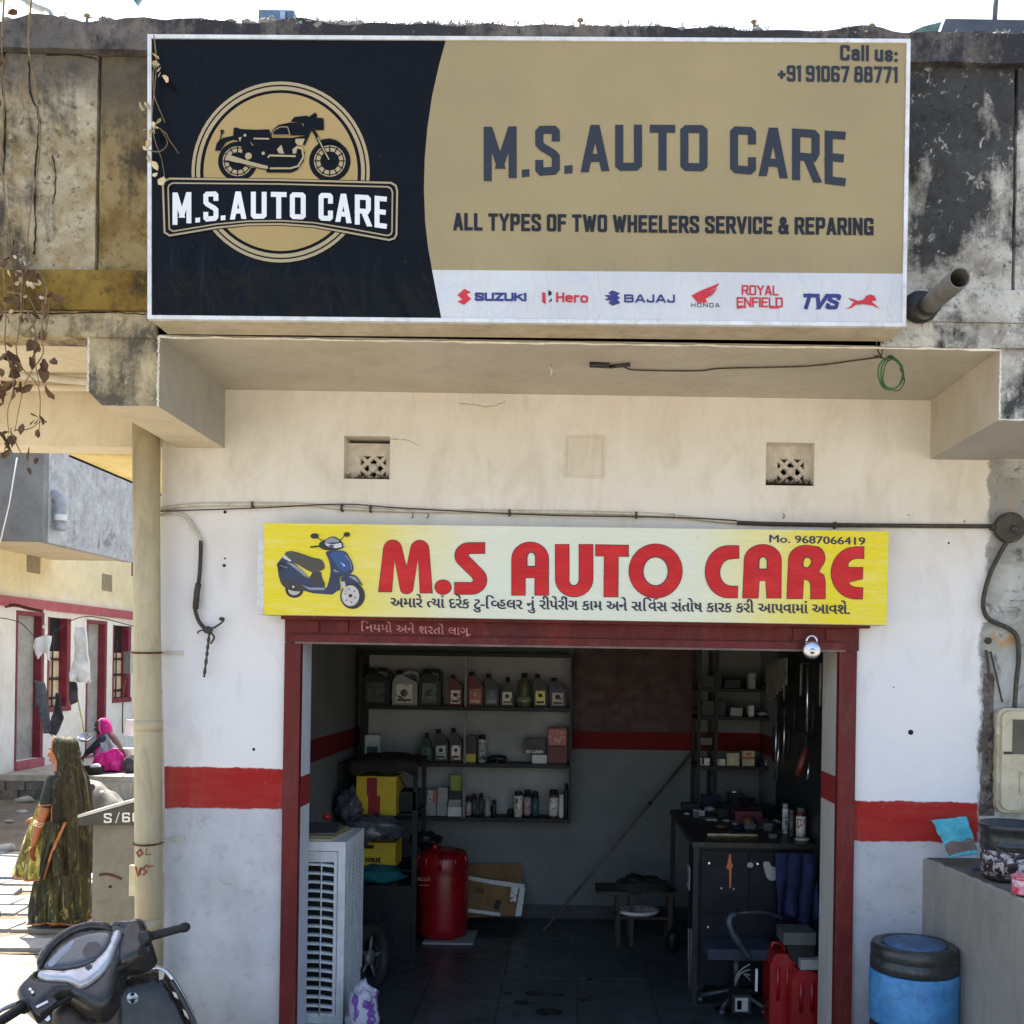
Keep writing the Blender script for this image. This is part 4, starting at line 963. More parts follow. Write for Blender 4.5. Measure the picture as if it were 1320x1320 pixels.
pr.rib([(175, 1117), (178, 1129), (182, 1118), (180, 1128)], 2.6, 0); pr.rib([(190, 1115), (184, 1120), (189, 1124), (184, 1128)], 2.2, 0); pr.rib([(190, 1118), (198, 1116)], 1.6, 0)
pr.build('painted_mark', rc, rp)
# thin white conduit beside it
mb = MB(); pts = catmull([P(196, 575, 5.93), P(201, 650, 5.95), P(203.5, 780, 5.96), P(208, 950, 5.96), P(210, 1100, 5.96), P(208.5, 1260, 5.96), P(208, 1330, 5.96)], 8)
mb.tube(pts, .014, 8)
tag(mb.build('conduit', m_pvc), 'thin white conduit running down behind the big drain pipe', 'conduit')
mb = MB(); pts = catmull([P(205.5, 573, 5.97), P(205, 620, 5.975), P(205, 655, 5.975)], 8); mb.tube(pts, .009, 7)
tag(mb.build('conduit', m_pvc), 'short thin conduit under the left beam above the cable joint', 'conduit')
# small white plate behind the pipe
a, b = P(166, 1155, 5.95), P(177, 1116, 5.95)
mb = MB(); mb.box(a.x, b.x, 5.95, 5.975, a.z, b.z); mb.bevel(.003, 1); tag(mb.build('plate', M('white_plate', lin(226, 214, 180), lin(206, 192, 150), 9, .6)), 'small cream plate fixed behind the drain pipe', 'plate')
# horizontal conduit: cream at left, black at right
cw = thing('wall_conduit', 'long horizontal cable conduit running above the yellow name board', 'conduit', P(700, 660, 5.985))
Yc = 5.984
mb = MB(); mb.tube(catmull([P(206, 656, Yc), P(250, 651, Yc), P(330, 650, Yc), P(400, 651, Yc), P(440, 655, Yc), P(520, 658.5, Yc), P(640, 659.5, Yc), P(760, 661, Yc), P(850, 664, Yc), P(910, 670, Yc), P(950, 673.5, Yc)], 8), .0105, 8); mb.build('cream_run', m_pvc, cw)
mb = MB(); mb.tube(catmull([P(950, 673.8, Yc), P(1000, 675.5, Yc), P(1100, 677, Yc), P(1200, 678, Yc), P(1282, 678.5, Yc)], 6), .0125, 8); mb.build('black_run', m_cable, cw)
mb = MB(); mb.tube(catmull([P(206, 659, Yc - .012), P(330, 655, Yc - .012), P(440, 650, Yc - .012), P(520, 655, Yc - .012), P(700, 664, Yc - .012), P(870, 667, Yc - .012), P(950, 671, Yc - .012)], 8), .004, 5); mb.build('loose_wire', m_wire, cw)
for x, y in ((326, 651), (441, 655), (478, 656), (657, 661), (820, 664), (1076, 677)):
    c = P(x, y, 5.985); mb = MB(); mb.box(c.x - .006, c.x + .006, 5.965, 5.999, c.z - .02, c.z + .018); mb.build('clip', m_cable, cw)
for x in (532, 552, 868, 1010):
    c = P(x, 662, Yc); mb = MB(); mb.tube([c, c + Vector((.004, -.01, -.018)), c + Vector((-.006, -.012, -.03))], .003, 4); mb.build('wire_end', m_wire, cw)
# drooping branch with frayed end at left
br = thing('hanging_cable', 'drooping brown cable with a frayed taped end beside the left jamb', 'cable', P(255, 740, 5.98))
mb = MB(); mb.tube(catmull([P(207, 664, 5.98), P(225, 661, 5.98), P(240, 667, 5.978), P(254, 686, 5.976), P(260, 700, 5.975)], 8), .010, 8); mb.build('sleeve', m_pvc, br)
mb = MB(); mb.tube(catmull([P(259, 697, 5.975), P(258, 730, 5.97), P(255, 760, 5.968), P(251, 780, 5.966), P(256, 800, 5.964), P(266, 812, 5.96)], 8), .012, 8)
mb.tube([P(256, 752, 5.955), P(254, 762, 5.953), P(252, 785, 5.953)], .018, 8); mb.build('cable', m_cable, br)
mb = MB()
mb.ball(P(268, 812, 5.95), (.03, .015, .022), 10); mb.tube(catmull([P(268, 812, 5.95), P(278, 808, 5.94), P(288, 800, 5.94), P(284, 796, 5.94)], 6), .006, 6); mb.ball(P(286, 798, 5.94), (.018, .012, .012), 8)
mb.tube(catmull([P(270, 815, 5.95), P(268, 832, 5.945), P(266, 850, 5.945), P(263, 873, 5.945)], 6), [.008 * (1 + .4 * sin(i * 2.1)) for i in range(19)], 6)
mb.tube(catmull([P(262, 812, 5.95), P(256, 814, 5.94), P(255, 817, 5.94)], 5), .005, 5); mb.tube(catmull([P(272, 815, 5.95), P(276, 822, 5.94), P(271, 830, 5.94)], 5), .006, 5)
mb.build('frayed_end', m_cable, br)
# round junction box and its down conduit at right
jb = thing('junction_box', 'round rusty junction box on the right wall above the meter', 'junction box', P(1300, 681, 5.95))
c = P(1299, 681, 5.99)
RX = Matrix.Rotation(pi / 2, 3, 'X')
mb = MB(); mb.lathe([(.0, 0), (.078, 0), (.088, .012), (.088, .05), (.082, .056), (.07, .05), (.0, .046)], c + Vector((0, .005, 0)), 28, M=RX)
mb.lathe([(.02, 0), (.022, .05), (.012, .055), (0, .055)], c + Vector((.02, .0, -.01)), 12, M=RX)
mb.tube([c + Vector((-.11, -.02, 0)), c + Vector((-.07, -.02, 0))], .018, 10); mb.build('box', m_cable, jb)
mb = MB(); mb.tube(catmull([P(1300, 695, 5.96), P(1290, 712, 5.965), P(1277, 738, 5.97), P(1269, 765, 5.97), P(1268, 785, 5.97), P(1276, 799, 5.97), P(1300, 810, 5.97), P(1311, 822, 5.97), P(1313, 850, 5.97), P(1310, 880, 5.965), P(1308, 912, 5.95)], 8), .0135, 10)
mb.build('down_cable', m_cable, jb)
mb = MB(); c2 = P(1274, 826, 5.985); mb.ball(c2, (.022, .02, .02), 10)
mb.tube(catmull([P(1271, 838, 5.98), P(1275, 865, 5.98), P(1277, 890, 5.98)], 6), .008, 6); mb.tube(catmull([P(1277, 840, 5.98), P(1284, 870, 5.98), P(1292, 905, 5.98)], 6), .006, 6)
tag(mb.build('cable_stub', m_cable), 'frayed pair of cable ends poking out beside the meter', 'cable')
# broken-out chase filled with rough mortar left of the meter
mb = MB(); random.seed(5)
za, zb2 = P(1280, 1052, 5.99).z, P(1280, 868, 5.99).z
def chz(u, v):
    z = za + v * (zb2 - za); w = .030 + .022 * mnoise.noise(Vector((1, z * 7, 2))) + .012 * (1 - v); xc = 2.452 + .012 * mnoise.noise(Vector((5, z * 5, 1)))
    p = Vector((xc + (u - .5) * 2 * w * (1 + .3 * mnoise.noise(Vector((u * 9, z * 30, 0)))), 0, z)); e = min(u, 1 - u, v * 4, (1 - v) * 4) * 4
    p.y = W0 - .004 - min(1, e) * max(0, .018 + .030 * mnoise.noise(Vector((p.x * 26, 3, z * 24))) + .018 * mnoise.noise(Vector((p.x * 70, 3, z * 66)))); return p
mb.grid(chz, 14, 130, smooth=False)
ch = mb.build('mortar_chase', M('rough_mortar', lin(124, 116, 110), lin(78, 70, 66), 16, .95, bump=1.0, bscale=70, dirt=.6, obj=False), shop); stuff(ch)
# meter
m_met = M('cream_enamel', lin(196, 190, 164), lin(180, 170, 140), 5, .45, bump=.05, dirt=.45, dirtc=lin(110, 76, 48))
a, b = P(1287, 1048, 5.90), P(1350, 914, 5.90)
mt = thing('electric_meter', 'cream electricity meter with a dark display on the right wall', 'meter', (a.x + .1, 5.95, a.z))
def rrect(x0, x1, z0, z1, y, r, n=5):
    pts = []
    for cx, cz, a0 in ((x1 - r, z1 - r, 0), (x0 + r, z1 - r, 90), (x0 + r, z0 + r, 180), (x1 - r, z0 + r, 270)):
        for i in range(n + 1): t_ = radians(a0 + 90 * i / n); pts.append(Vector((cx + r * cos(t_), y, cz + r * sin(t_))))
    return pts
mb = MB(); mb.prism(rrect(a.x, b.x, a.z, b.z, 5.93, .05), Vector((0, .065, 0))); mb.bevel(.006, 2); mb.build('casing', m_met, mt)
mb = MB(); mb.prism(rrect(a.x + .016, b.x - .016, a.z + .018, b.z - .016, 5.90, .045), Vector((0, .029, 0))); mb.bevel(.009, 3); mb.build('cover', m_met, mt)
q0, q1 = P(1305, 972, 5.9), P(1349, 928, 5.9)
mb = MB(); mb.box(q0.x, q1.x - .03, 5.893, 5.903, q0.z, q1.z); mb.bevel(.003, 1); mb.build('display', M('meter_display', lin(58, 68, 62), lin(44, 50, 48), 5, .2), mt)
q0, q1 = P(1294, 972, 5.9), P(1305, 969, 5.9); mb = MB(); mb.box(q0.x, q1.x, 5.892, 5.902, q0.z, q1.z); mb.build('latch', m_blackpl, mt)
q0, q1 = P(1314, 1023, 5.9), P(1338, 995, 5.9)
mb = MB(); e = .006
for r_ in ((q0.x, q1.x, q0.z, q0.z + e), (q0.x, q1.x, q1.z - e, q1.z), (q0.x, q0.x + e, q0.z + e, q1.z - e), (q1.x - e, q1.x, q0.z + e, q1.z - e)): mb.box(r_[0], r_[1], 5.890, 5.902, r_[2], r_[3])
mb.build('seal_window', m_met, mt)
for y in (942, 1004):
    q = P(1286.5, y, 5.93); mb = MB(); mb.box(q.x - .012, q.x + .012, 5.918, 5.94, q.z - .022, q.z + .022); mb.bevel(.004, 1); mb.build('hinge', m_met, mt)
# dark pipe stub sticking out of the parapet
b0 = P(1186, 404, YF - .0); e0 = P(1237, 358, YF - .52)
ps = thing('pipe_stub', 'open-ended grey pipe sticking out beside the billboard', 'pipe', b0)
n = (e0 - b0).normalized()
mb = MB(); mb.tube([b0 + n * -.02, e0], .047, 24, cap=False); mb.tube([e0 - n * .0, b0 + n * .05], .041, 24, cap=False)
u1 = n.orthogonal().normalized(); u2 = n.cross(u1)
for k in range(24):
    A_, B_2 = 2 * pi * k / 24, 2 * pi * (k + 1) / 24; d = lambda A, r: e0 + (u1 * cos(A) + u2 * sin(A)) * r
    mb.face([d(A_, .041), d(B_2, .041), d(B_2, .047), d(A_, .047)])
mb.build('tube', m_grpipe, ps)
mb = MB(); mb.tube([b0 + n * .12, b0 + n * .16], .054, 20); mb.ball(b0 + Vector((-.01, -.03, .02)), (.09, .05, .08), 12); mb.build('collar', m_blackpl, ps)
# ceiling hook, splice and wire under the soffit, coil of green wire
mb = MB(); c = P(770, 470, 5.5); c.z = ZS
pts = [P(790, 470, 5.49), P(830, 476, 5.45), P(900, 478, 5.4), P(960, 475, 5.38), P(1040, 472, 5.36), P(1100, 465, 5.34), P(1130, 461, 5.3)]
pts = [Vector((p.x, 5.42, ZS - .012 - (.02 * sin(i)) ** 2)) for i, p in enumerate(pts)]
def under(px, py, dz=.008):  # point on the soffit
    d = ray(px, py); t_ = (ZS - dz - H) / d.z; return Vector((0, 0, H)) + d * t_
sw = thing('soffit_wire', 'twisted wire strung along the soffit from a taped splice', 'wire', under(900, 478))
mb = MB(); mb.tube(catmull([under(760, 470), under(800, 472), under(820, 477), under(900, 478), under(930, 475), under(1040, 472), under(1100, 465), under(1136, 460)], 8), .0042, 6); mb.build('wire', m_wire, sw)
mb = MB(); mb.tube([under(760, 470, .012), under(785, 471, .012)], .016, 8); mb.tube([under(786, 473, .014), under(812, 470, .014)], .010, 8); mb.build('splice', m_blackpl, sw)
mb = MB(); c = under(709, 470, 0); mb.tube([c, c + Vector((0, 0, -.015)), c + Vector((.012, 0, -.03)), c + Vector((.004, 0, -.06))], .006, 6); tag(mb.build('ceiling_hook', m_pvc), 'small white hook in the soffit below the billboard', 'hook')
cg = P(1148, 481, 5.1)
cl = thing('wire_coil', 'loop of green wire hanging from the soffit at right', 'wire', cg)
mb = MB()
for k in range(3):
    rx, rz = .062 - .006 * k, .082 - .005 * k; off = Vector((.004 * k, -.006 * k, -.004 * k))
    mb.tube([cg + off + Vector((rx * cos(a) * (1 + .06 * sin(3 * a + k)), .01 * sin(2 * a), rz * sin(a))) for a in [i * 2 * pi / 32 for i in range(32)]], .0042, 5, closed=True)
mb.build('coil', M('green_wire', lin(52, 110, 52), lin(36, 76, 38), 30, .5), cl)
mb = MB(); mb.tube(catmull([P(1133, 425, 5.0), P(1130, 445, 5.03), P(1136, 460, 5.08), P(1145, 464, 5.1)], 6), .004, 5); mb.tube(catmull([P(1136, 420, 5.0), P(1138, 445, 5.03), P(1135, 462, 5.08)], 6), .003, 5)
mb.ball(P(1130, 460, 5.08), (.016, .012, .008), 8); mb.ball(P(1148, 460, 5.09), (.016, .012, .008), 8)
mb.tube(catmull([P(1160, 475, 5.1), P(1166, 490, 5.1), P(1160, 502, 5.1), P(1152, 504, 5.1)], 6), .003, 5); mb.build('tie', m_wire, cl)
# small nail holes and stains are thin black discs: black bolt hole in the right pier
for x, y, r in ((1174, 944, .016), (1223, 700, .006), (1243, 672, .005), (1171, 664, .004), (327, 966, .009), (290, 660, .010), (289, 729, .010), (290, 720, .006), (1152, 886, .004)):
    c = P(x, y, W0 - .001); mb = MB(); mb.lathe([(0, 0), (r, 0), (r * .8, .003), (0, .002)], c, 10, M=RX); mb.build('nail_hole', m_dark, shop)
# padlock hanging under the lintel
m_chr = M('chrome', lin(214, 214, 218), lin(180, 180, 186), 10, .22, .9)
pc = P(1046, 838, 5.86)
pk = thing('padlock', 'round steel padlock hanging from the red lintel', 'padlock', pc)
mb = MB(); mb.lathe([(0, -.022), (.040, -.022), (.050, -.014), (.052, 0), (.050, .014), (.040, .022), (0, .022)], pc, 28, M=RX); mb.build('body', m_chr, pk)
mb = MB(); mb.tube([pc + Vector((.030 * cos(a), 0, .048 + .034 * sin(a))) for a in [pi * i / 12 for i in range(13)]] , .007, 8)
for s_ in (-1, 1): mb.tube([pc + Vector((s_ * .030, 0, .03)), pc + Vector((s_ * .030, 0, .049))], .007, 8)
mb.build('shackle', m_chr, pk)
mb = MB(); mb.lathe([(0, 0), (.017, 0), (.015, .004), (0, .004)], pc + Vector((0, -.022, -.006)), 16, M=RX); mb.build('keyhole_cover', m_chr, pk)
mb = MB(); mb.lathe([(0, 0), (.0075, 0), (.006, .003), (0, .003)], pc + Vector((0, -.027, -.016)), 10, M=RX); mb.build('keyhole', m_dark, pk)

# ================================================================= RIGHT: LOW WALL AND WHAT STANDS ON IT
m_lw = plaster('low_wall_grey', lin(150, 148, 140), lin(134, 132, 126), lin(108, 104, 96), .5, .4, spots=True)
m_lwt = M('low_wall_top', lin(104, 98, 90), lin(80, 74, 68), 5, .9, bump=.8, bscale=20, dirt=.4, obj=False)
lw = thing('low_wall', 'low grey cement wall running out from the right pier', 'wall', (2.2, 5, G))
ZL = P(1190, 1104, 5.99).z
A0, A1_ = P(1190, 1104, 5.998), Vector((2.25, 4.3, 0)); A1_.z = ZL
mb = MB()
n = 44; row = []
for i in range(n + 1):
    t_ = i / n; x = A0.x + (A1_.x - A0.x) * t_; y = A0.y + (A1_.y - A0.y) * t_; row.append((x, y, ZL + .012 * mnoise.noise(Vector((y * 14, 0, 0))) - .008, .014 * mnoise.noise(Vector((y * 11, 4, 0)))))
for (a, b) in zip(row, row[1:]):
    mb.face([(a[0], a[1], G), (b[0], b[1], G), (b[0], b[1], b[2] - .012), (a[0], a[1], a[2] - .012)], 0)
    mb.face([(a[0], a[1], a[2] - .012), (b[0], b[1], b[2] - .012), (b[0] + .02 + b[3], b[1], b[2]), (a[0] + .02 + a[3], a[1], a[2])], 0)
    mb.face([(a[0] + .02 + a[3], a[1], a[2]), (b[0] + .02 + b[3], b[1], b[2]), (3.6, b[1], ZL), (3.6, a[1], ZL)], 1)
mb.face([(A1_.x, 4.3, G), (3.6, 4.3, G), (3.6, 4.3, ZL), (A1_.x + .02, 4.3, ZL), (A1_.x, 4.3, ZL - .02)], 0); mb.face([(3.6, 4.3, G), (3.6, 5.998, G), (3.6, 5.998, ZL), (3.6, 4.3, ZL)], 0)
mb.build('wall_body', [m_lw, m_lwt], lw)
mb = MB(); mb.box(A0.x - .04, A0.x + .3, 5.975, 5.998, ZL - .03, ZL + .0); 
mb.bm.free()
# black paint bucket with spattered label
m_lab = None
t = NT('spattered_label'); n1 = t.noise(22, 6, .75, .6); n2 = t.noise(34, 5, .7, .4, (1, 1, .5))
c = t.mix(t.ramp(n1, [(.45, 0.0), (.52, 1.0)]), lin(190, 182, 186), lin(38, 28, 34)); c = t.mix(t.ramp(n2, [(.6, 0.0), (.64, .8)]), c, lin(110, 52, 70)); m_lab = t.fin(c, .5)
m_bucket = M('bucket_black', lin(34, 38, 38), lin(50, 52, 52), 12, .35, bump=.1, dirt=.5, dirtc=lin(90, 96, 96))
bc = P(1302, 1128, 5.40); bc.z = ZL
bk = thing('paint_bucket', 'black paint bucket with a spattered white label on the low wall', 'bucket', bc)
mb = MB(); mb.lathe([(.132, 0), (.140, .01), (.150, .17), (.156, .18), (.156, .19), (.150, .195), (.152, .26), (.162, .265), (.162, .285), (.156, .292), (.148, .285), (.144, .10), (.0, .09)], bc, 36); mb.build('pail', m_bucket, bk)
mb = MB(); mb.lathe([(.143, .02), (.1515, .155)], bc, 36); o = mb.build('label', m_lab, bk)
mb = MB(); mb.tube([bc + Vector((-.158 * cos(a) , -.158 * sin(a), .24 - .10 * sin(a))) for a in [pi * i / 20 for i in range(21)]], .0035, 6); mb.build('handle', m_wire, bk)
rc_ = P(1322, 1150, 5.02); rc_.z = ZL
tc = thing('paint_tin', 'small red and white tin in front of the black bucket', 'tin', rc_)
mb = MB(); mb.lathe([(.062, 0), (.066, .004), (.066, .012), (.063, .014), (.063, .075), (.067, .078), (.067, .088), (.06, .088), (.055, .082), (0, .082)], rc_, 28); mb.build('can', M('tin_red', lin(196, 34, 58), lin(226, 150, 164), 40, .35), tc)
mb = MB(); mb.lathe([(.0638, .036), (.0638, .07)], rc_, 28); mb.build('label', M('tin_white', lin(236, 226, 230), lin(214, 120, 134), 50, .4), tc)
# blue foil packet leaning on the wall
m_pack = M('packet_teal', lin(84, 178, 192), lin(60, 150, 168), 14, .25, bump=.5, bscale=30); m_pack2 = M('packet_content', lin(116, 98, 92), lin(90, 78, 74), 50, .5)
pk_ = thing('foil_packet', 'torn teal foil packet leaning on the wall beside the bucket', 'packet', P(1237, 1105, 5.85))
Yp = 5.80
cor = [P(1201, 1058, Yp + .12), P(1246, 1052, Yp + .13), P(1262, 1100, Yp - .04), P(1225, 1106, Yp - .05)]
def pf(sgn):
    def f(u, v):
        a = cor[0].lerp(cor[1], u); b = cor[3].lerp(cor[2], u); p = a.lerp(b, v)
        bul = sin(pi * u) ** .6 * (.006 + .028 * v ** 1.5 * (1 - v) ** .3 * 1.6)
        return p + Vector((.008 * mnoise.noise(p * 25), -sgn * bul + .016 * mnoise.noise(p * 16) * (1 - v) + .006 * mnoise.noise(p * 60), .004 * mnoise.noise(p * 30 + Vector((3, 3, 3)))))
    return f
mb = MB(); Vf = mb.grid(pf(1), 30, 56, 0); mb.grid(pf(-1), 30, 56, 0)
for f in mb.bm.faces:
    cc = f.calc_center_median(); s_ = (cc - cor[0]).dot((cor[3] - cor[0])) / (cor[3] - cor[0]).length_squared
    if .66 + .03 * sin(cc.x * 60) < s_ < .95: f.material_index = 1
bmesh.ops.remove_doubles(mb.bm, verts=mb.bm.verts, dist=.0015); mb.build('foil', [m_pack, m_pack2], pk_)
# scraps on the wall
c = P(1258, 1118, 5.6); c.z = ZL + .006; mb = MB(); mb.ball(c, (.03, .014, .007), 8); tag(mb.build('blue_scrap', M('scrap_blue', lin(40, 44, 110), rough=.5)), 'scrap of dark blue plastic beside the bucket', 'scrap')
# blue barrel in front of the pier
m_blue = M('barrel_blue', lin(82, 152, 204), lin(58, 122, 176), 7, .5, bump=.3, bscale=18, dirt=.6, dirtc=lin(52, 78, 100)); 
bp = P(1177, 1330, 5.62); bp.z = G
zt_ = P(1177, 1216, 5.62).z; hb = zt_ - G
ba = thing('barrel', 'blue plastic barrel with black bands and lid by the right pier', 'barrel', bp)
r = .233
mb = MB(); mb.lathe([(r * .9, 0), (r * .98, .02), (r * 1.0, .1), (r * 1.0, .38), (r * .985, .40), (r * .985, .43)], bp, 48); mb.build('lower_band', m_bucket, ba)
mb = MB(); mb.lathe([(r * 1.005, .43), (r * 1.02, .45), (r * 1.02, hb - .155), (r * 1.0, hb - .14)], bp, 48); mb.build('drum', m_blue, ba)
mb = MB(); mb.lathe([(r * .97, hb - .14), (r * 1.01, hb - .13), (r * 1.01, hb - .08), (r * .985, hb - .075), (r * .985, hb - .065), (r * 1.0, hb - .06), (r * 1.0, hb - .02), (r * .96, hb), (r * .80, hb + .004), (r * .74, hb - .012)], bp, 48); mb.jitter(.003, 14); mb.build('upper_band', m_bucket, ba)
mb = MB(); mb.lathe([(r * .74, hb - .012), (r * .70, hb + .006), (r * .5, hb + .012), (0, hb + .014)], bp, 40); mb.jitter(.003, 14); mb.build('lid', M('barrel_lid', lin(72, 108, 146), lin(54, 84, 118), 8, .5, dirt=.5, dirtc=lin(40, 44, 50)), ba)

# ================================================================= ROOF EDGE: CREEPER, LITTER, ODDMENTS AGAINST THE SKY
m_straw = M('dry_stem', lin(140, 120, 86), lin(104, 84, 58), 30, .9); m_leaf = M('dry_leaf', lin(112, 84, 56), lin(74, 54, 38), 20, .85)
m_bloom = M('dry_bloom', lin(214, 202, 168), lin(180, 158, 112), 30, .9)
def leafmesh(nm, s_, mat):
    mb = MB(); pr_ = [(0, 0), (.35, -.28), (.75, -.30), (1.0, .0), (.75, .3), (.35, .26)]
    pts = [Vector((x * s_, y * s_, .12 * s_ * sin(x * 5 + y * 4))) for x, y in pr_]; c = Vector((.5 * s_, 0, -.08 * s_))
    for i in range(6): mb.face([pts[i], pts[(i + 1) % 6], c]); 
    for f in mb.bm.faces: f.smooth = False
    me = bpy.data.meshes.new(nm); mb.bm.to_mesh(me); mb.bm.free(); me.materials.append(mat); return me
lm = [leafmesh('leaf', s_, m_leaf) for s_ in (.045, .06, .08)]; lb = [leafmesh('dry_flower', s_, m_bloom) for s_ in (.03, .045)]
def creeper(label, stems, r, leaves, meshes, spread=.03, per=3):
    base = stems[0][0]; root = thing('dried_creeper', label, 'creeper', base)
    for st in stems:
        mb = MB(); pts = catmull([p + Vector((random.uniform(-1, 1), random.uniform(-.5, .5), random.uniform(-1, 1))) * .006 for p in st], 6)
        mb.tube(pts, [r * (1 - .6 * i / len(pts)) for i in range(len(pts))], 5); mb.build('stem', m_straw, root)
    for p in leaves:
        for k in range(per):
            me_ = random.choice(meshes); o = bpy.data.objects.new('leaf', me_); COL.objects.link(o)
            o.location = p + Vector((random.uniform(-1, 1), random.uniform(-1, .2), random.uniform(-1, 1))) * spread
            o.rotation_euler = (random.uniform(0, 6), random.uniform(0, 6), random.uniform(0, 6)); adopt(o, root)
    return root
Yv = YF - .14
S_ = lambda pts, Y: [P(x, y, Y) for x, y in pts]
creeper('dry vine with curled brown leaves hanging at the left edge over the passage',
        [S_([(2, 330), (6, 400), (8, 445), (12, 470), (18, 500), (10, 530), (12, 560)], Yv), S_([(30, 350), (25, 420), (20, 450), (28, 475), (48, 500), (52, 540), (48, 560)], Yv),
         S_([(62, 370), (55, 430), (57, 455), (40, 480), (30, 505), (20, 555)], Yv), S_([(35, 400), (45, 430), (47, 462), (50, 500)], Yv), S_([(12, 556), (25, 580), (38, 605)], Yv), S_([(18, 556), (40, 553), (50, 545)], Yv)], .004,
        S_([(12, 460), (6, 448), (30, 460), (45, 463), (60, 460), (10, 490), (24, 478), (5, 515), (18, 500), (28, 505), (55, 500), (48, 548), (52, 545), (25, 556), (8, 572), (20, 575), (38, 605), (62, 382)], Yv), lm, .035)
creeper('dry leafless vine trailing over the ochre wall at the far left',
        [S_([(5, 0), (4, 60), (6, 140), (3, 200), (8, 260), (14, 330), (20, 400)], Yv + .06), S_([(40, 0), (38, 60), (48, 130), (52, 200), (40, 280), (34, 350), (28, 420)], Yv + .06), S_([(0, 340), (30, 360), (50, 350), (62, 390), (58, 430)], Yv + .06), S_([(10, 375), (35, 385), (48, 410), (30, 432)], Yv + .06)], .005,
        S_([(6, 10), (8, 75), (3, 150), (15, 330), (30, 345), (20, 365), (40, 375), (5, 345), (34, 362), (52, 392), (14, 400), (36, 408), (46, 425), (4, 420)], Yv + .05), lm + lb, .05, 4)
creeper('pale dried creeper with papery flowers across the left edge of the billboard',
        [S_([(199, 45), (203, 80), (201, 110), (197, 150), (200, 180), (207, 205), (214, 232)], YS - .03), S_([(196, 160), (212, 170), (220, 180), (232, 197)], YS - .03), S_([(190, 192), (205, 195), (215, 185), (205, 165)], YS - .03), S_([(198, 90), (197, 120), (205, 140), (213, 158)], YS - .03)], .0032,
        S_([(203, 78), (207, 92), (190, 137), (194, 170), (196, 198), (209, 226), (201, 165)], YS - .03), lb, .022, 4)
# fringe of dry moss and weeds along the roof edge
random.seed(11)
mb = MB()
for (x0, x1, hgt, dens) in ((200, 330, 7, 60), (330, 560, 9, 260), (560, 700, 10, 160), (700, 880, 10, 200), (900, 990, 10, 90), (1040, 1140, 7, 60), (0, 190, 6, 90), (1175, 1320, 6, 60)):
    for k in range(dens):
        x = random.uniform(x0, x1); p = P(x, 42, YF + random.uniform(-.03, .1)); p.z = 5.262 + random.uniform(-.01, .012)
        for q_ in range(4):
            p2 = p + Vector((random.uniform(-.02, .02), random.uniform(-.02, .02), 0)); d = Vector((random.uniform(-.02, .02), random.uniform(-.02, .02), random.uniform(.15, 1) ** 2 * hgt * .0055))
            mb.tube([p2, p2 + d * .6, p2 + d + Vector((random.uniform(-.015, .015), 0, 0))], .0022, 3)
        mb.ball(p, (.03, .02, random.uniform(.008, .02)), 5)
stuff(tag(mb.build('roof_moss', M('grey_moss', lin(140, 138, 134), lin(108, 108, 106), 10, .95)), 'fringe of dry grey moss along the roof edge', 'moss'))
for x, y0, y1 in ((748, 46, 26), (972, 46, 28), (1124, 46, 33), (112, 30, 20)):
    mb = MB(); a, b = P(x, y0, YF), P(x, y1, YF); mb.tube([a, a.lerp(b, .6), b], .006, 5); mb.ball(b, (.018, .01, .012), 6)
    mb.tube([a.lerp(b, .6), a.lerp(b, .8) + Vector((.025, 0, 0))], .004, 4)
    tag(mb.build('weed', m_straw), 'dry weed stalk sprouting from the roof edge %s' % {748: 'above the middle of the billboard', 972: 'above the word CARE', 1124: 'near the right end of the billboard', 112: 'left of the billboard'}[x], 'weed')
bx = thing('roof_box', 'small blue-grey box standing on the roof edge above the billboard', 'box', P(356, 32, YF + .1))
a, b = P(333, 32, YF + .1), P(379, 13, YF + .1)
mb = MB(); mb.box(a.x, b.x, YF + .1, YF + .3, a.z - .1, b.z); mb.bevel(.008, 2); mb.build('body', M('box_blue', lin(96, 122, 148), lin(78, 100, 124), 8, .5), bx)
mb = MB(); q = P(366, 24, YF + .095); mb.box(q.x - .012, q.x + .012, YF + .07, YF + .099, q.z - .03, q.z + .03); mb.build('catch', m_chr, bx)
# sheet roof with fascia seen over the coping at the right
m_tin = M('tin_sheet', lin(88, 92, 98), lin(66, 70, 78), 5, .5, .3)
rs = thing('sheet_roof', 'dark tin sheet canopy above the coping at the top right', 'roof', P(1250, 40, 5.3))
a = P(1215, 40, 5.2); b = P(1225, 24, 5.2)
mb = MB(); mb.hexa([P(1212, 41, 5.15), P(1400, 45, 5.15), P(1400, 27, 5.15), P(1219, 24, 5.15)], [P(1212, 41, 5.15) + Vector((.2, .8, .0)), P(1400, 45, 5.15) + Vector((0, .8, 0)), P(1400, 27, 5.15) + Vector((0, .8, .12)), P(1219, 24, 5.15) + Vector((.2, .8, .12))]); mb.build('sheet', m_tin, rs)
mb = MB(); c0, c1 = P(1282, 30, 5.3), P(1285, -20, 5.3); mb.tube([c0, c1], .013, 8); mb.build('rod', m_tin, rs)
mb = MB(); mb.prism([P(1163, 46, 5.2), P(1190, 34, 5.2), P(1214, 28, 5.2), P(1208, 44, 5.2)], Vector((0, .5, 0))); mb.build('tarpaulin', M('green_tarp', lin(70, 104, 92), lin(120, 138, 128), 8, .5), rs)
mb = MB(); mb.tube(catmull([P(18, -6, 5.3), P(35, 2, 5.3), P(50, 10, 5.3), P(62, 13, 5.3), P(68, 22, 5.3), P(73, 32, 5.3)], 8), [.012] * 8 + [.018] * 12 + [.012] * 21, 8)
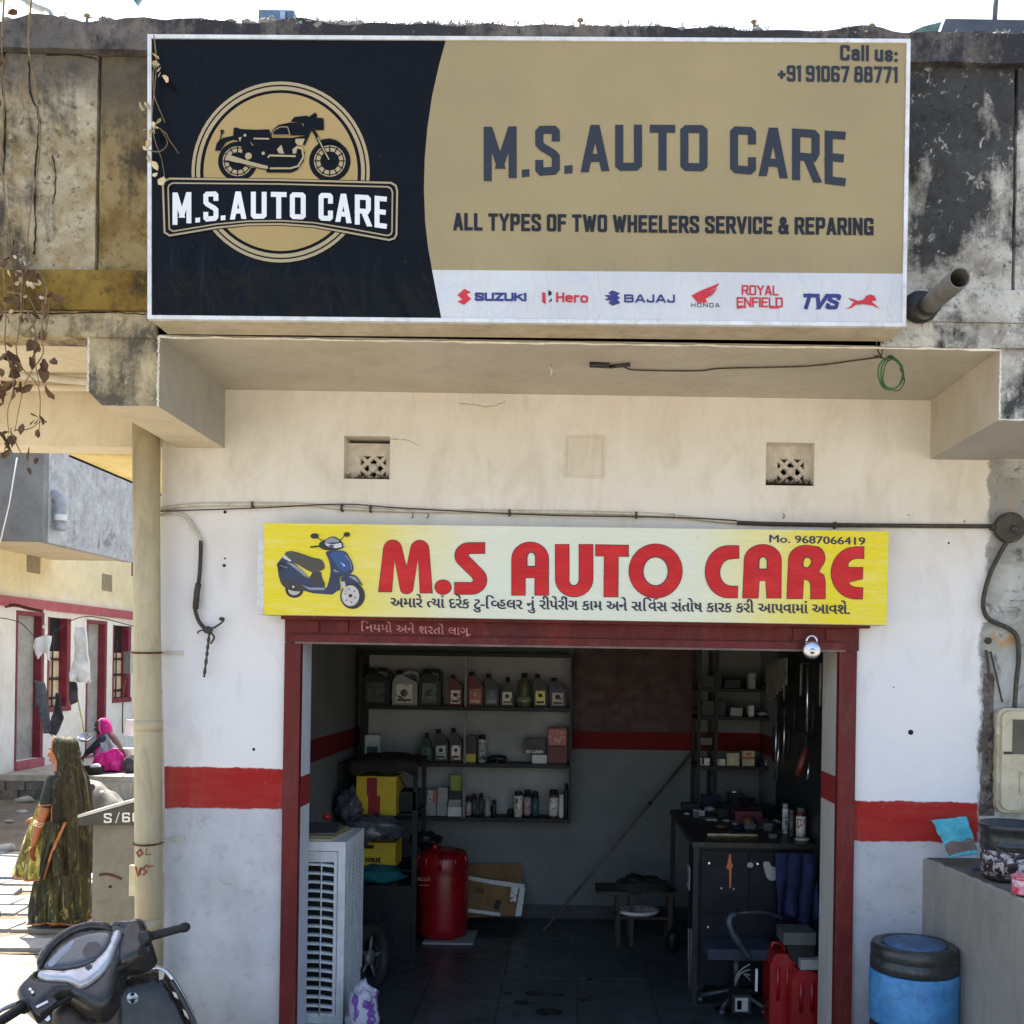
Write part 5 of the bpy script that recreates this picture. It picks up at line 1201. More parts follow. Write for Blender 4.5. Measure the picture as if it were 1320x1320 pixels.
tag(mb.build('roof_cable', M('pale_cable', lin(200, 204, 206), lin(120, 126, 132), 6, .5)), 'thick pale cable curving over the roof edge at top left', 'cable')
dm = thing('pennant', 'teal corner of cloth hanging into the sky at the top edge', 'cloth', P(176, 0, 5.6))
mb = MB(); mb.prism([P(166, -8, 5.6), P(186, -8, 5.6), P(176, 6, 5.6)], Vector((0, .02, 0))); mb.build('cloth', M('teal_cloth', lin(96, 130, 138), rough=.8), dm)
# narrow service pipe across the side passage under the slab
mb = MB(); mb.tube(catmull([P(-60, 478, 5.72), P(0, 480, 5.72), P(60, 487, 5.72), P(122, 493, 5.72)], 6), .022, 10); tag(mb.build('overhead_pipe', m_pvc), 'upper pale pipe under the slab over the side passage', 'pipe')
mb = MB(); mb.tube(catmull([P(-60, 500, 5.9), P(60, 500, 5.9), P(128, 500, 5.9)], 4), .020, 10); tag(mb.build('overhead_pipe', m_cream), 'lower cream pipe against the passage beam', 'pipe')

# ================================================================= METER PILLAR  "S / 60"
m_pill = M('pillar_cement', lin(128, 124, 112), lin(112, 108, 98), 4, .85, bump=.5, bscale=20, dirt=.45, dirtc=lin(92, 70, 52), obj=False)
m_pilc = M('pillar_cap', lin(84, 80, 74), lin(66, 62, 58), 6, .8, bump=.4, obj=False)
Ypl = 7.5
pl = thing('cable_pillar', 'squat cement pillar with a gabled cap painted S / 60', 'pillar', P(150, 1250, Ypl))
a, b = P(117, 1260, Ypl), P(184, 1064, Ypl)
mb = MB(); mb.box(a.x, b.x + .06, Ypl, Ypl + .34, G, b.z); mb.bevel(.006, 1); mb.build('shaft', m_pill, pl)
cf = [P(101, 1064, Ypl - .05), P(200, 1064, Ypl - .05), P(200, 1034, Ypl - .05), P(180, 1033, Ypl - .05), P(101, 1055, Ypl - .05)]
mb = MB(); mb.prism(cf, Vector((0, .44, 0)), 0); mb.build('cap', m_pilc, pl)
mb = MB(); tp = [P(100, 1054.5, Ypl - .055), P(180, 1032, Ypl - .055), P(204, 1032, Ypl - .055)]
tp2 = [p + Vector((0, 0, .022)) for p in tp]
mb.prism(tp + tp2[::-1], Vector((0, .45, 0))); mb.build('cap_slab', M('pillar_slab_sunlit', lin(206, 204, 196), lin(180, 176, 166), 8, .8, bump=.3), pl)  # slab coloured pale to show the sunlit top of the cap
pr = Print(Ypl - .05); wp = [M('white_paint_marks', lin(232, 230, 222), rough=.7)]
pr.text('S', 134, 144, 1048.5, 1061, 1048, 1060.5, 2.1, 0); pr.rib([(149, 1061), (154, 1047)], 1.1, 0); pr.text('60', 157.5, 181, 1047.5, 1060, 1047, 1059.5, 2.3, 0, gap=2.6)
pr.build('lettering', wp, pl)
c = P(142, 1143, Ypl - .002); mb = MB(); mb.lathe([(0, 0), (.012, 0), (.01, .004), (0, .003)], c, 10, M=RX); mb.build('bolt', m_dark, pl)
mb = MB(); mb.tube(catmull([P(128, 1128, Ypl - .004), P(140, 1127, Ypl - .004), P(157, 1133, Ypl - .004)], 5), .009, 5); mb.build('scar', m_rust, pl)
# ================================================================= INSIDE THE WORKSHOP
random.seed(21)
m_steel = M('dark_shelf_steel', lin(34, 36, 36), lin(24, 25, 26), 8, .55, 0, spec=.3, dirt=.3, dirtc=lin(70, 68, 62), obj=False)
m_steel2 = M('grey_shelf_post', lin(120, 122, 120), lin(94, 96, 94), 8, .5, .2, obj=False)
def hexbox(mb, x0, x1, y0, y1, z0, z1, mi=0): mb.box(x0, x1, y0, y1, z0, z1, mi)
YSF, YSB = 9.02, 9.285
sx0, sx1 = P(468, 900, YSF).x, P(735, 900, YSF).x
zsh = [P(600, 911, YSF).z, P(600, 984, YSF).z, P(600, 1054, YSF).z, P(600, 846, YSF).z]
sh = thing('wall_shelf', 'dark steel wall shelf holding oil bottles on the back wall', 'shelf', ((sx0 + sx1) / 2, YSB, zsh[2]))
for k, z in enumerate(zsh[:3]):
    mb = MB(); mb.box(sx0, sx1, YSF, YSB, z - .022, z); mb.box(sx0, sx1, YSF - .004, YSF - .001, z - .034, z + .002); mb.build('shelf_board', m_steel, sh)
mb = MB(); mb.box(sx0, sx1, YSF, YSB, zsh[3], zsh[3] + .03); mb.build('top_board', m_steel, sh)
for x in (sx0 - .02, sx1 - .0): mb = MB(); mb.box(x, x + .02, YSF - .005, YSB, zsh[2] - .035, zsh[3] + .03); mb.build('side_panel', m_steel, sh)
mb = MB(); mb.box(sx0, sx1, YSB, YSB + .008, zsh[2], zsh[3]); mb.build('back_panel', M('shelf_back', lin(156, 156, 154), lin(136, 137, 135), 2, .7, obj=False), sh)
xm = P(600, 900, YSF).x; mb = MB(); mb.box(xm - .011, xm + .011, YSF + .01, YSF + .03, zsh[2], zsh[3]); mb.build('post', m_steel2, sh)

def cmat(n, c, c2=None, r=.4): return M('pl_' + n, lin(*c), lin(*c2) if c2 else None, 18, r, spec=.3)
C_ = {'black': cmat('black', (30, 32, 34)), 'grey': cmat('grey', (84, 86, 84)), 'olive': cmat('olive', (92, 96, 70)), 'red': cmat('red', (96, 20, 24)), 'navy': cmat('navy', (32, 40, 70)),
      'green': cmat('green', (26, 58, 40)), 'white': cmat('white', (206, 206, 200)), 'silver': cmat('silver', (150, 152, 150)), 'teal': cmat('teal', (42, 76, 80)), 'pink': cmat('pink', (176, 110, 104)),
      'yellow': cmat('yellow', (190, 176, 70)), 'lime': cmat('lime', (130, 150, 50)), 'brown': cmat('brown', (96, 66, 44)), 'cream': cmat('cream', (196, 186, 150)), 'orange': cmat('orange', (190, 100, 60)), 'purple': cmat('purple', (76, 52, 92)), 'dgrey': cmat('dgrey', (38, 40, 40))}
def lab_mat(n, a, b):
    t = NT('label_' + n); v = t.noise(26, 4, .6, .5, (1, 1, 1), True); return t.fin(t.mix(t.ramp(v, [(.57, 0.0), (.60, 1.0)]), lin(*a), lin(*b)), .4)
LB = {'white_red': lab_mat('wr', (214, 210, 200), (150, 60, 56)), 'red': lab_mat('r', (160, 70, 66), (196, 140, 130)), 'teal': lab_mat('t', (50, 90, 92), (30, 48, 52)), 'white_dark': lab_mat('wd', (210, 206, 190), (60, 62, 50)),
      'olive': lab_mat('o', (150, 150, 120), (96, 98, 70)), 'gold': lab_mat('g', (224, 216, 120), (120, 110, 40)), 'lilac': lab_mat('l', (180, 150, 150), (110, 96, 120)), 'silver': lab_mat('s', (170, 172, 170), (60, 66, 62)),
      'green': lab_mat('gn', (70, 100, 80), (30, 50, 40)), 'cream': lab_mat('c', (206, 196, 160), (150, 130, 96)), 'dark': lab_mat('d', (70, 76, 74), (32, 34, 36))}
def bottle(x0, x1, ytop, ybot, kind, body, cap, lab, label, Y=9.14, cat='bottle', name='oil_bottle', group='bottles on the wall shelf', zb=None):
    """x0,x1,ytop: extent in the photo; the bottle stands on its board at depth Y"""
    a, b = P(x0, ybot, Y), P(x1, ytop, Y); z0 = zb if zb is not None else a.z; w = b.x - a.x; h = b.z - a.z if zb is None else b.z - z0; cx = (a.x + b.x) / 2
    root = thing(name, label, cat, (cx, Y, z0), group); o_ = Vector((cx, Y, z0)); dp = min(.11, w * .55)
    mb = MB()
    if kind == 'oil':      # neck at the left, shoulder sloping to a grip at the right
        pr_ = [(-.5, 0), (.5, 0), (.5, .52), (.40, .64), (.02, .84), (-.08, .88), (-.44, .88), (-.5, .74)]
        mb.prism([o_ + Vector((x * w, -dp / 2, z * h)) for x, z in pr_], Vector((0, dp, 0))); mb.bevel(min(.012, w * .1), 2)
    elif kind == 'cone':
        pr_ = [(-.5, 0), (.5, 0), (.5, .3), (.16, .80), (-.16, .86), (-.34, .6), (-.5, .3)]
        mb.prism([o_ + Vector((x * w, -dp / 2, z * h)) for x, z in pr_], Vector((0, dp, 0))); mb.bevel(min(.012, w * .1), 2)
    elif kind == 'round':
        r = w / 2; mb.lathe([(r * .9, 0), (r, .01), (r * .96, h * .30), (r * .78, h * .42), (r * .95, h * .55), (r * .8, h * .72), (r * .36, h * .84), (r * .32, h * .88), (0, h * .88)], o_, 20)
    elif kind == 'can':
        r = w / 2; mb.lathe([(r * .95, 0), (r, .006), (r, h * .80), (r * .9, h * .83), (r * .5, h * .86), (0, h * .86)], o_, 20)
    elif kind == 'jug':
        pr_ = [(-.5, 0), (.5, 0), (.5, .62), (.42, .70), (.12, .80), (-.12, .90), (-.34, .86), (-.5, .66)]
        dp = .15; hole = [(.02, .64), (.30, .56), (.38, .44), (.38, .62), (.10, .72)]
        A = [o_ + Vector((x * w, -dp / 2, z * h)) for x, z in pr_]; mb.prism(A, Vector((0, dp, 0))); mb.bevel(.016, 2)
    body_o = mb.build('body', C_[body], root)
    mb = MB()
    if kind == 'oil': mb.lathe([(w * .17, h * .87), (w * .17, h), (0, h)], o_ + Vector((-.26 * w, 0, 0)), 14)
    elif kind == 'cone': mb.lathe([(w * .16, h * .84), (w * .14, h), (0, h)], o_, 14)
    elif kind == 'round': mb.lathe([(w * .19, h * .86), (w * .19, h), (0, h)], o_, 14)
    elif kind == 'can': mb.lathe([(w * .42, h * .835), (w * .42, h * .98), (w * .36, h), (0, h)], o_, 16)
    else: mb.lathe([(w * .13, h * .86), (w * .13, h), (0, h)], o_ + Vector((-.24 * w, 0, 0)), 14)
    mb.build('cap', C_[cap], root)
    if kind == 'jug':
        mb = MB(); mb.tube(catmull([o_ + Vector((x * w, 0, z * h)) for x, z in ((-.16, .88), (.1, .97), (.42, .92), (.47, .74), (.46, .6))], 5), .017, 8); mb.build('handle', C_[body], root)
    if lab:
        mb = MB()
        if kind in ('oil', 'cone', 'jug'):
            k = .5 if kind != 'jug' else .62
            x_0, x_1 = (-.36, .34) if kind == 'oil' else (-.34, .3); mb.box(cx + x_0 * w, cx + x_1 * w, Y - dp / 2 - .0025, Y - dp / 2 + .002, z0 + .08 * h, z0 + k * h)
        else:
            r = w / 2 * 1.012; f = .97 if kind == 'round' else 1.0; mb.lathe([(r * f, h * .06), (r * f, h * (.30 if kind == 'round' else .72))], o_, 20)
        mb.build('label', LB[lab], root)
        if kind in ('oil', 'cone', 'jug') and w > .08:
            mb = MB(); yy = Y - dp / 2 - .004; xa, xb = cx - .30 * w, cx + .26 * w
            mb.box(xa, xb, yy, yy + .001, z0 + .12 * h, z0 + .19 * h)
            mb.lathe([(0, 0), (.15 * w, 0), (.14 * w, .002), (0, .002)], (cx - .02 * w, yy, z0 + .36 * h), 14, M=Matrix.Rotation(pi / 2, 3, 'X')); mb.build('emblem', C_[{'silver': 'dgrey', 'white_dark': 'olive', 'white_red': 'red', 'gold': 'black', 'green': 'grey', 'dark': 'grey', 'teal': 'silver', 'red': 'cream', 'lilac': 'navy'}.get(lab, 'grey')], root)
    return root
z1_, z2_, z3_ = zsh[0] + .001, zsh[1] + .001, zsh[2] + .001
top_row = [(469, 505, 862, 'jug', 'dgrey', 'black', 'dark', 'large dark jug at the left end of the top shelf'),
 (507, 540, 865, 'jug', 'silver', 'black', 'white_dark', 'pale grey jug with a white label on the top shelf'),
 (541, 570, 863, 'jug', 'black', 'black', 'green', 'black jug with a round emblem on the top shelf'),
 (579, 597, 870, 'oil', 'red', 'black', 'white_red', 'bottle with maroon shoulder left of the shelf post'),
 (603, 624, 866, 'oil', 'red', 'black', 'red', 'bottle with a pink-red label just right of the shelf post'),
 (625, 644, 869, 'oil', 'dgrey', 'black', 'teal', 'grey bottle with a dark teal label on the top shelf'),
 (645, 664, 873, 'cone', 'black', 'black', 'white_dark', 'short black bottle with slanted white label on the top shelf'),
 (666, 686, 868, 'round', 'olive', 'black', 'olive', 'waisted olive bottle on the top shelf'),
 (688, 706, 869, 'oil', 'black', 'black', 'gold', 'black bottle with bright yellow label on the top shelf'),
 (709, 730, 874, 'oil', 'navy', 'black', 'lilac', 'dark blue bottle with pale label at the right end of the top shelf')]
for x0, x1, yt, k, bd_, cp, lb_, lab in top_row: bottle(x0, x1, yt, 909, k, bd_, cp, lb_, lab, zb=z1_, Y=9.14)
for x0, x1, yt, k, bd_, cp, lb_, lab in [(541, 559, 945, 'cone', 'green', 'green', 'green', 'dark green bottle on the middle shelf'),
 (560, 579, 940, 'oil', 'black', 'black', 'silver', 'black bottle with silver framed label on the middle shelf'),
 (580, 597, 939, 'oil', 'black', 'black', 'white_red', 'black bottle with red and white label beside the shelf post')]:
    bottle(x0, x1, yt, 982, k, bd_, cp, lb_, lab, zb=z2_)
bottle(616, 627, 947, 980, 'can', 'white', 'black', 'silver', 'slim white bottle with dark cap right of the shelf post', zb=z2_, group='bottles on the wall shelf')
for x0, x1, yt, k, bd_, cp, lb_, lab in [(600, 608, 1026, 'can', 'navy', 'dgrey', 'lilac', 'small bottle with lilac label first of the low cluster'),
 (608, 615, 1023, 'can', 'dgrey', 'red', 'dark', 'small bottle with dark red cap in the low cluster'), (617, 623, 1022, 'can', 'dgrey', 'black', 'dark', 'tallest small dark bottle in the low cluster'),
 (624, 633, 1026, 'round', 'silver', 'silver', 'silver', 'small pale bottle with ball top in the low cluster'), (634, 640, 1031, 'can', 'dgrey', 'black', None, 'smallest dark bottle at the right of the low cluster'),
 (662, 674, 1020, 'can', 'white', 'black', 'white_dark', 'white spray can with black print on the bottom shelf'), (675, 685, 1018, 'can', 'black', 'black', 'lilac', 'black spray can next to the white spray can'),
 (685, 695, 1020, 'can', 'black', 'black', 'teal', 'dark spray can with teal label on the bottom shelf'), (707, 720, 1018, 'can', 'brown', 'black', 'white_red', 'brown spray can near the right end of the bottom shelf'),
 (720, 727, 1024, 'can', 'white', 'white', None, 'slim white tube near the right end of the bottom shelf'), (727, 733, 1010, 'can', 'black', 'black', None, 'tall black can at the right end of the bottom shelf')]:
    bottle(x0, x1, yt, 1053, k, bd_, cp, lb_, lab, zb=z3_, Y=9.12 + random.uniform(-.03, .03), name='spray_can' if x0 > 650 else 'small_bottle', cat='spray can' if x0 > 650 else 'bottle', group='cans on the bottom shelf' if x0 > 650 else 'bottles on the wall shelf')
def carton(x0, x1, y0, y1, Y, d, mats, label, zb=None, name='carton', cat='box', group=None, patch=None, pm=None, rot=0):
    a, b = P(x0, y1, Y), P(x1, y0, Y); z0 = a.z if zb is None else zb; z1 = z0 + (b.z - a.z)
    r = thing(name, label, cat, ((a.x + b.x) / 2, Y + d / 2, z0), group)
    R_ = Matrix.Translation(((a.x + b.x) / 2, Y, z0)) @ Matrix.Rotation(rot, 4, 'Z') @ Matrix.Translation((-(a.x + b.x) / 2, -Y, -z0))
    mb = MB(); mb.box(a.x, b.x, Y, Y + d, z0, z1, M=R_); mb.bevel(.002, 1); mb.build('body', mats, r)
    if patch:
        for (u0, u1, v0, v1, m_) in patch:
            mb = MB(); w, h = b.x - a.x, z1 - z0; mb.box(a.x + u0 * w, a.x + u1 * w, Y - .002, Y + .001, z0 + v0 * h, z0 + v1 * h, M=R_); mb.build('label', m_, r)
    return r
g = 'small cartons on the wall shelf'
carton(470, 490, 942, 972, 9.1, .08, C_['white'], 'white framed picture card at the left of the middle shelf', name='picture_frame', cat='frame', zb=z2_ + .02, patch=[(.14, .86, .08, .52, LB['green'])])
carton(490, 500, 966, 973, 9.1, .06, C_['brown'], 'tiny brown carton beside the picture card', group=g, zb=z2_ + .02)
carton(600, 614, 949, 983, 9.1, .1, C_['black'], 'black carton with yellow base right of the shelf post', group=g, zb=z2_, patch=[(.0, 1, 0, .32, C_['yellow'])])
carton(675, 703, 947, 966, 9.1, .1, C_['dgrey'], 'dark green carton under the red packets', group=g, zb=zsh[1] + .085, patch=[(.1, .9, .05, .25, LB['silver'])])
carton(686, 705, 968, 979, 9.08, .06, C_['white'], 'small white carton below the dark green one', group=g, zb=z2_)
carton(706, 731, 933, 957, 9.1, .1, C_['red'], 'upper red packet at the right end of the middle shelf', group=g, zb=zsh[1] + .155, patch=[(.05, .95, .05, .9, LB['red'])])
carton(706, 731, 957, 981, 9.1, .1, C_['red'], 'lower red packet at the right end of the middle shelf', group=g, zb=z2_)
pt = P(635, 975, 9.1); r = thing('drill', 'black cordless tool lying on the middle shelf', 'tool', (pt.x, 9.1, z2_))
mb = MB(); q = Vector((pt.x, 9.1, z2_ + .035)); mb.tube([q + Vector((-.05, 0, 0)), q + Vector((-.02, 0, 0)), q + Vector((.03, 0, .005)), q + Vector((.11, 0, 0)), q + Vector((.125, 0, 0))], [.012, .03, .034, .032, .02], 10); mb.build('body', C_['black'], r)
mb = MB(); mb.tube([q + Vector((.02, 0, -.01)), q + Vector((.05, -.09, -.02))], .016, 8); mb.build('grip', C_['black'], r)
bz = zsh[2] + .001; hh = P(600, 1036, 9.1).z - P(600, 1053, 9.1).z
carton(549, 562, 1034, 1050, 9.1, .07, C_['silver'], 'lower left grey carton of the stacked four', group=g, zb=bz); carton(563, 576, 1034, 1050, 9.1, .07, C_['silver'], 'lower right grey carton of the stacked four', group=g, zb=bz)
carton(550, 563, 1016, 1033, 9.1, .07, C_['silver'], 'upper left carton of the four with orange side', group=g, zb=bz + .112, patch=[(.05, .6, .1, .9, LB['silver']), (.65, .98, .05, .95, C_['orange'])])
carton(564, 577, 1013, 1033, 9.1, .07, C_['silver'], 'upper right pale carton of the stacked four', group=g, zb=bz + .112)
carton(577, 595, 1038, 1050, 9.07, .07, C_['white'], 'bright white carton at the foot of the green carton', group=g, zb=bz); carton(578, 594, 1029, 1038, 9.1, .07, C_['silver'], 'pale flat carton between the white and the black one', group=g, zb=bz + .082)
carton(579, 595, 1017, 1028, 9.1, .07, C_['black'], 'black carton below the green carton', group=g, zb=bz + .145); carton(581, 595, 996, 1016, 9.1, .07, C_['lime'], 'green carton on top of the black carton', group=g, zb=bz + .225)
# dark work table at the left with piled boxes
def tabletop(x0, x1, y0, y1, z, t=.03): return (x0, x1, y0, y1, z - t, z)
X = lambda px, Y: P(px, 1000, Y).x
wt = thing('rack_table', 'dark angle-iron rack by the left wall crowded with boxes', 'rack', (-1.45, 8.6, ZF))
xl, xr = XI0 + .01, X(538, 8.5)
zt1 = P(500, 985, 8.5).z
for x in (xl, xr - .035):
    for y in (8.5, 9.0): mb = MB(); mb.box(x, x + .035, y, y + .035, ZF, zt1); mb.build('leg', m_steel, wt)
for z in (zt1, P(500, 1048, 8.5).z, P(500, 1120, 8.5).z, P(500, 1175, 8.5).z):
    mb = MB(); mb.box(xl, xr, 8.49, 9.04, z - .02, z); mb.build('shelf_board', m_steel, wt)
mb = MB(); a = P(495, 975, 8.45)
mb.grid(lambda u, v: Vector((X(452, 8.4) + u * (X(540, 8.4) - X(452, 8.4)), 8.36 + .6 * v, zt1 + .03 + .055 * sin(pi * min(1, u * 1.05)) ** .5 * sin(pi * (v * .9 + .08)) + .02 * mnoise.noise(Vector((u * 5, v * 5, 2))))), 22, 12)
mb.grid(lambda u, v: Vector((X(452, 8.4) + u * (X(540, 8.4) - X(452, 8.4)), 8.36 - .01 * sin(v * 3), zt1 + .03 + .02 * mnoise.noise(Vector((u * 5, 0, 2))) + .055 * sin(pi * min(1, u * 1.05)) ** .5 * .25 - v * (.10 + .02 * sin(u * 14)))), 22, 5)
o = tag(mb.build('cloth', M('dark_cloth', lin(48, 36, 32), lin(34, 28, 28), 10, .9, bump=.4)), 'dark brown cloth spread over the top of the left rack', 'cloth'); mod(o, 'SOLIDIFY', thickness=.01)
ybx = M('box_yellow', lin(206, 180, 40), lin(190, 160, 34), 6, .6, dirt=.2, dirtc=lin(150, 120, 40)); rdx = M('box_red_band', lin(150, 30, 36), lin(120, 24, 30), 6, .6)
carton(459, 511, 997, 1046, 8.36, .34, ybx, 'yellow carton with a wide red stripe on the left rack', zb=P(500, 1048, 8.5).z + .001, patch=[(.26, .52, .5, .97, rdx), (.30, .60, .02, .5, rdx)])
carton(480, 500, 1047, 1060, 8.40, .3, ybx, 'short yellow carton under the striped one', zb=P(500, 1060, 8.4).z)
yb = carton(458, 510, 1086, 1117, 8.30, .3, ybx, 'yellow carton with black lettering behind the cooler', zb=P(480, 1118, 8.3).z)
pr = Print(8.298); put_text(pr, [('mut', 0, 1)], 472, 491, 1111, 1111.5, 8, 0, thick=.6); pr.poly([(468, 1089), (482, 1089), (482, 1094), (468, 1094)], 0); pr.build('lettering', [f_blk], yb)
def cloth_blob(name, label, cat, c, r, mat, seed=0, amp=.25, n=22):
    mb = MB(); c = Vector(c)
    def fn(u, v):
        th = v * pi; ph = u * 2 * pi; d = Vector((sin(th) * cos(ph), sin(th) * sin(ph), cos(th))); k = 1 + amp * mnoise.noise(d * 2.2 + Vector((seed, 0, 0))) + amp * .5 * mnoise.noise(d * 5 + Vector((0, seed, 0)))
        return c + Vector((d.x * r[0], d.y * r[1], d.z * r[2])) * k
    mb.grid(fn, n, n * 2 // 3, closed_u=True); bmesh.ops.remove_doubles(mb.bm, verts=mb.bm.verts, dist=1e-4); return tag(mb.build(name, mat), label, cat)
m_bag = M('grey_polythene', lin(96, 98, 104), lin(66, 68, 74), 8, .25, bump=.8, bscale=14)
c = P(478, 1068, 8.2); cloth_blob('plastic_bag', 'crumpled grey polythene bag slumped over the yellow cartons', 'bag', c + Vector((0, .0, 0)), (.24, .12, .10), m_bag, 3, .5)
c = P(450, 1040, 8.3); cloth_blob('plastic_bag', 'smaller crumpled dark bag left of the striped carton', 'bag', c, (.10, .1, .14), m_bag, 8, .5)
c = P(488, 1128, 8.25); cloth_blob('teal_cloth', 'folded teal cloth under the lettered yellow carton', 'cloth', c, (.20, .14, .075), M('teal_fabric', lin(20, 104, 108), lin(14, 80, 86), 8, .9, bump=.4), 5, .35)
carton(462, 493, 1140, 1164, 8.2, .2, M('white_carton', lin(176, 178, 172), lin(150, 150, 146), 5, .7), 'white carton below the teal cloth', zb=P(480, 1166, 8.2).z, rot=.15)
a = P(497, 1160, 8.25); mb = MB()
for k in range(5): mb.box(a.x - .05 + k * .022, a.x - .035 + k * .022, 8.22, 8.4, a.z - .05, a.z + .12, M=None)
mb.jitter(.01, 9); tag(mb.build('paper_bundle', M('papers', lin(140, 138, 130), lin(110, 106, 98), 10, .8)), 'bundle of papers beside the white carton', 'papers')
# wire basket beside yellow carton
q0, q1 = P(512, 1046, 8.5), P(536, 1018, 8.5)
mb = MB(); mb.box(q0.x, q1.x, 8.5, 8.8, q0.z, q1.z - .02)
bk_ = thing('metal_box', 'small dark metal box beside the striped yellow carton', 'box', (q0.x, 8.5, q0.z)); mb.build('body', m_steel, bk_)
mb = MB(); mb.tube(catmull([P(514, 998, 8.5), P(520, 1010, 8.5), P(526, 1018, 8.5)], 5), .006, 6); mb.build('handle', m_steel, bk_)
# dark tall post at the right of the rack
p0 = P(532, 1215, 8.0); mb = MB(); xq = P(534, 1100, 8.0).x; mb.box(xq - .02, xq + .02, 8.0, 8.04, ZF, P(534, 1045, 8.0).z); mb.box(xq - .45, xq - .022, 8.0, 8.03, ZF, ZF + .55)
tag(mb.build('steel_stand', m_steel), 'dark steel upright with a low panel beside the red drum', 'panel')
# black wheel and tyre on the floor by the cooler
c = P(476, 1243, 7.15); c.z = ZF + .23
tw = thing('spare_tyre', 'small black tyre leaning behind the air cooler', 'tyre', (c.x, c.y, ZF))
mb = MB(); Rt = Matrix.Rotation(radians(70), 3, 'Z') @ Matrix.Rotation(radians(84), 3, 'X')
mb.lathe([(.15, -.03), (.19, -.045), (.225, -.03), (.235, 0), (.225, .03), (.19, .045), (.15, .03), (.145, 0), (.15, -.03)], c, 36, M=Rt); mb.build('tread', M('tyre_rubber', lin(26, 26, 28), lin(38, 38, 38), 20, .7, bump=.5), tw)
mb = MB(); mb.lathe([(0, -.02), (.05, -.02), (.05, .02), (0, .02)], c, 16, M=Rt)
for k in range(5):
    A = k * 2 * pi / 5; mb.tube([c + Rt @ Vector((.04 * cos(A), .04 * sin(A), 0)), c + Rt @ Vector((.152 * cos(A), .152 * sin(A), 0))], .012, 6)
mb.build('rim', m_steel2, tw)
# white purple sack by the cooler
m_sack = None
t = NT('sack_print'); v = t.noise(9, 4, .6, .8); m_sack = t.fin(t.mix(t.ramp(v, [(.54, 0.0), (.58, 1.0)]), lin(190, 190, 198), lin(120, 70, 150)), .6); t.bump(t.noise(14, 5, .7, 1), .7, .03)
c = P(467, 1300, 6.32); c.z = ZF + .13; cloth_blob('sack', 'crumpled white and purple sack at the foot of the cooler', 'sack', c, (.10, .10, .16), m_sack, 2, .4)
# red plastic drum
m_redpl = M('red_plastic', lin(150, 18, 24), lin(120, 14, 20), 4, .3, bump=.05)
c = P(570, 1190, 8.6); c.z = ZF + .02; hd = P(570, 1092, 8.6).z - c.z
dr = thing('red_drum', 'glossy red plastic drum on a white board by the back wall', 'drum', c)
rr = .215
mb = MB(); mb.lathe([(rr * .88, 0), (rr * .97, .02), (rr, .10), (rr, hd * .70), (rr * .985, hd * .73), (rr * 1.0, hd * .76), (rr * .98, hd * .88), (rr * .90, hd * .95), (rr * .55, hd * .985), (0, hd)], c, 40); mb.build('body', m_redpl, dr)
for k in range(5): 
    A = radians(200 + k * 35); mb = MB(); mb.tube([c + Vector((rr * .80 * cos(A), rr * .80 * sin(A), hd * .95)), c + Vector((rr * .97 * cos(A), rr * .97 * sin(A), hd * .90)), c + Vector((rr * cos(A), rr * sin(A), hd * .79))], .016, 8); mb.build('rib', m_redpl, dr)
mb = MB(); mb.tube([c + Vector((-.07, 0, hd * .96)), c + Vector((-.07, 0, hd * 1.04))], .03, 14); mb.build('cap', m_redpl, dr)
pr = Print(8.38); put_text(pr, [('ALLEI', 0, 1)], 538, 554, 1135.5, 1135.5, 5, 0, thick=.3); pr.rib([(540, 1141), (553, 1141)], .9, 0); pr.build('lettering', [C_['pink']], dr)
a, b = P(545, 1200, 8.35), P(610, 1192, 8.35); mb = MB(); mb.box(a.x, b.x, 8.35, 8.75, ZF + .001, ZF + .018); tag(mb.build('white_board', C_['silver']), 'flat white board under the red drum', 'board')
# black things on top of drum / behind
c = P(548, 1082, 8.9); cloth_blob('black_rag', 'black rag heap on the ledge above the red drum', 'rag', c, (.13, .08, .06), C_['black'], 4, .5)
# flattened carton leaning on the wall
m_card = M('cardboard', lin(136, 104, 66), lin(116, 86, 54), 6, .85, bump=.15, dirt=.2)
cb = thing('flattened_carton', 'flattened brown carton with white tape leaning on the back wall', 'carton', P(640, 1185, 9.0))
q = [P(602, 1183, 8.95), P(672, 1180, 8.95), P(673, 1115, 9.24), P(602, 1115, 9.24)]
mb = MB(); mb.prism(q, Vector((0, .012, .01))); mb.build('back_sheet', m_card, cb)
q = [P(600, 1176, 8.90), P(671, 1181, 8.88), P(677, 1141, 9.02), P(600, 1130, 9.04)]
mb = MB(); mb.prism(q, Vector((0, .012, .006))); mb.build('front_sheet', m_card, cb)
nq = (q[1] - q[0]).cross(q[3] - q[0]).normalized(); nq = nq if nq.y < 0 else -nq
def cardstrip(pts, m_=C_['white'], k=.004):
    mb = MB(); mb.prism([on_plane(x, y, q[0] + nq * k, nq) for x, y in pts], nq * .003); mb.build('tape', m_, cb)
cardstrip([(603, 1129), (625, 1133), (676, 1140), (676, 1146), (640, 1141), (603, 1134)]); cardstrip([(602, 1171), (645, 1177), (645, 1181), (602, 1176)]); cardstrip([(670, 1145), (677, 1145), (672, 1181), (664, 1181)], C_['white'], .009)
cardstrip([(659, 1144), (668, 1145), (665, 1163), (657, 1162)], LB['white_red'], .010); cardstrip([(640, 1160), (647, 1161), (642, 1173), (636, 1171)], C_['black'], .004); cardstrip([(614, 1144), (624, 1146), (623, 1152), (613, 1150)], C_['brown'], .004)
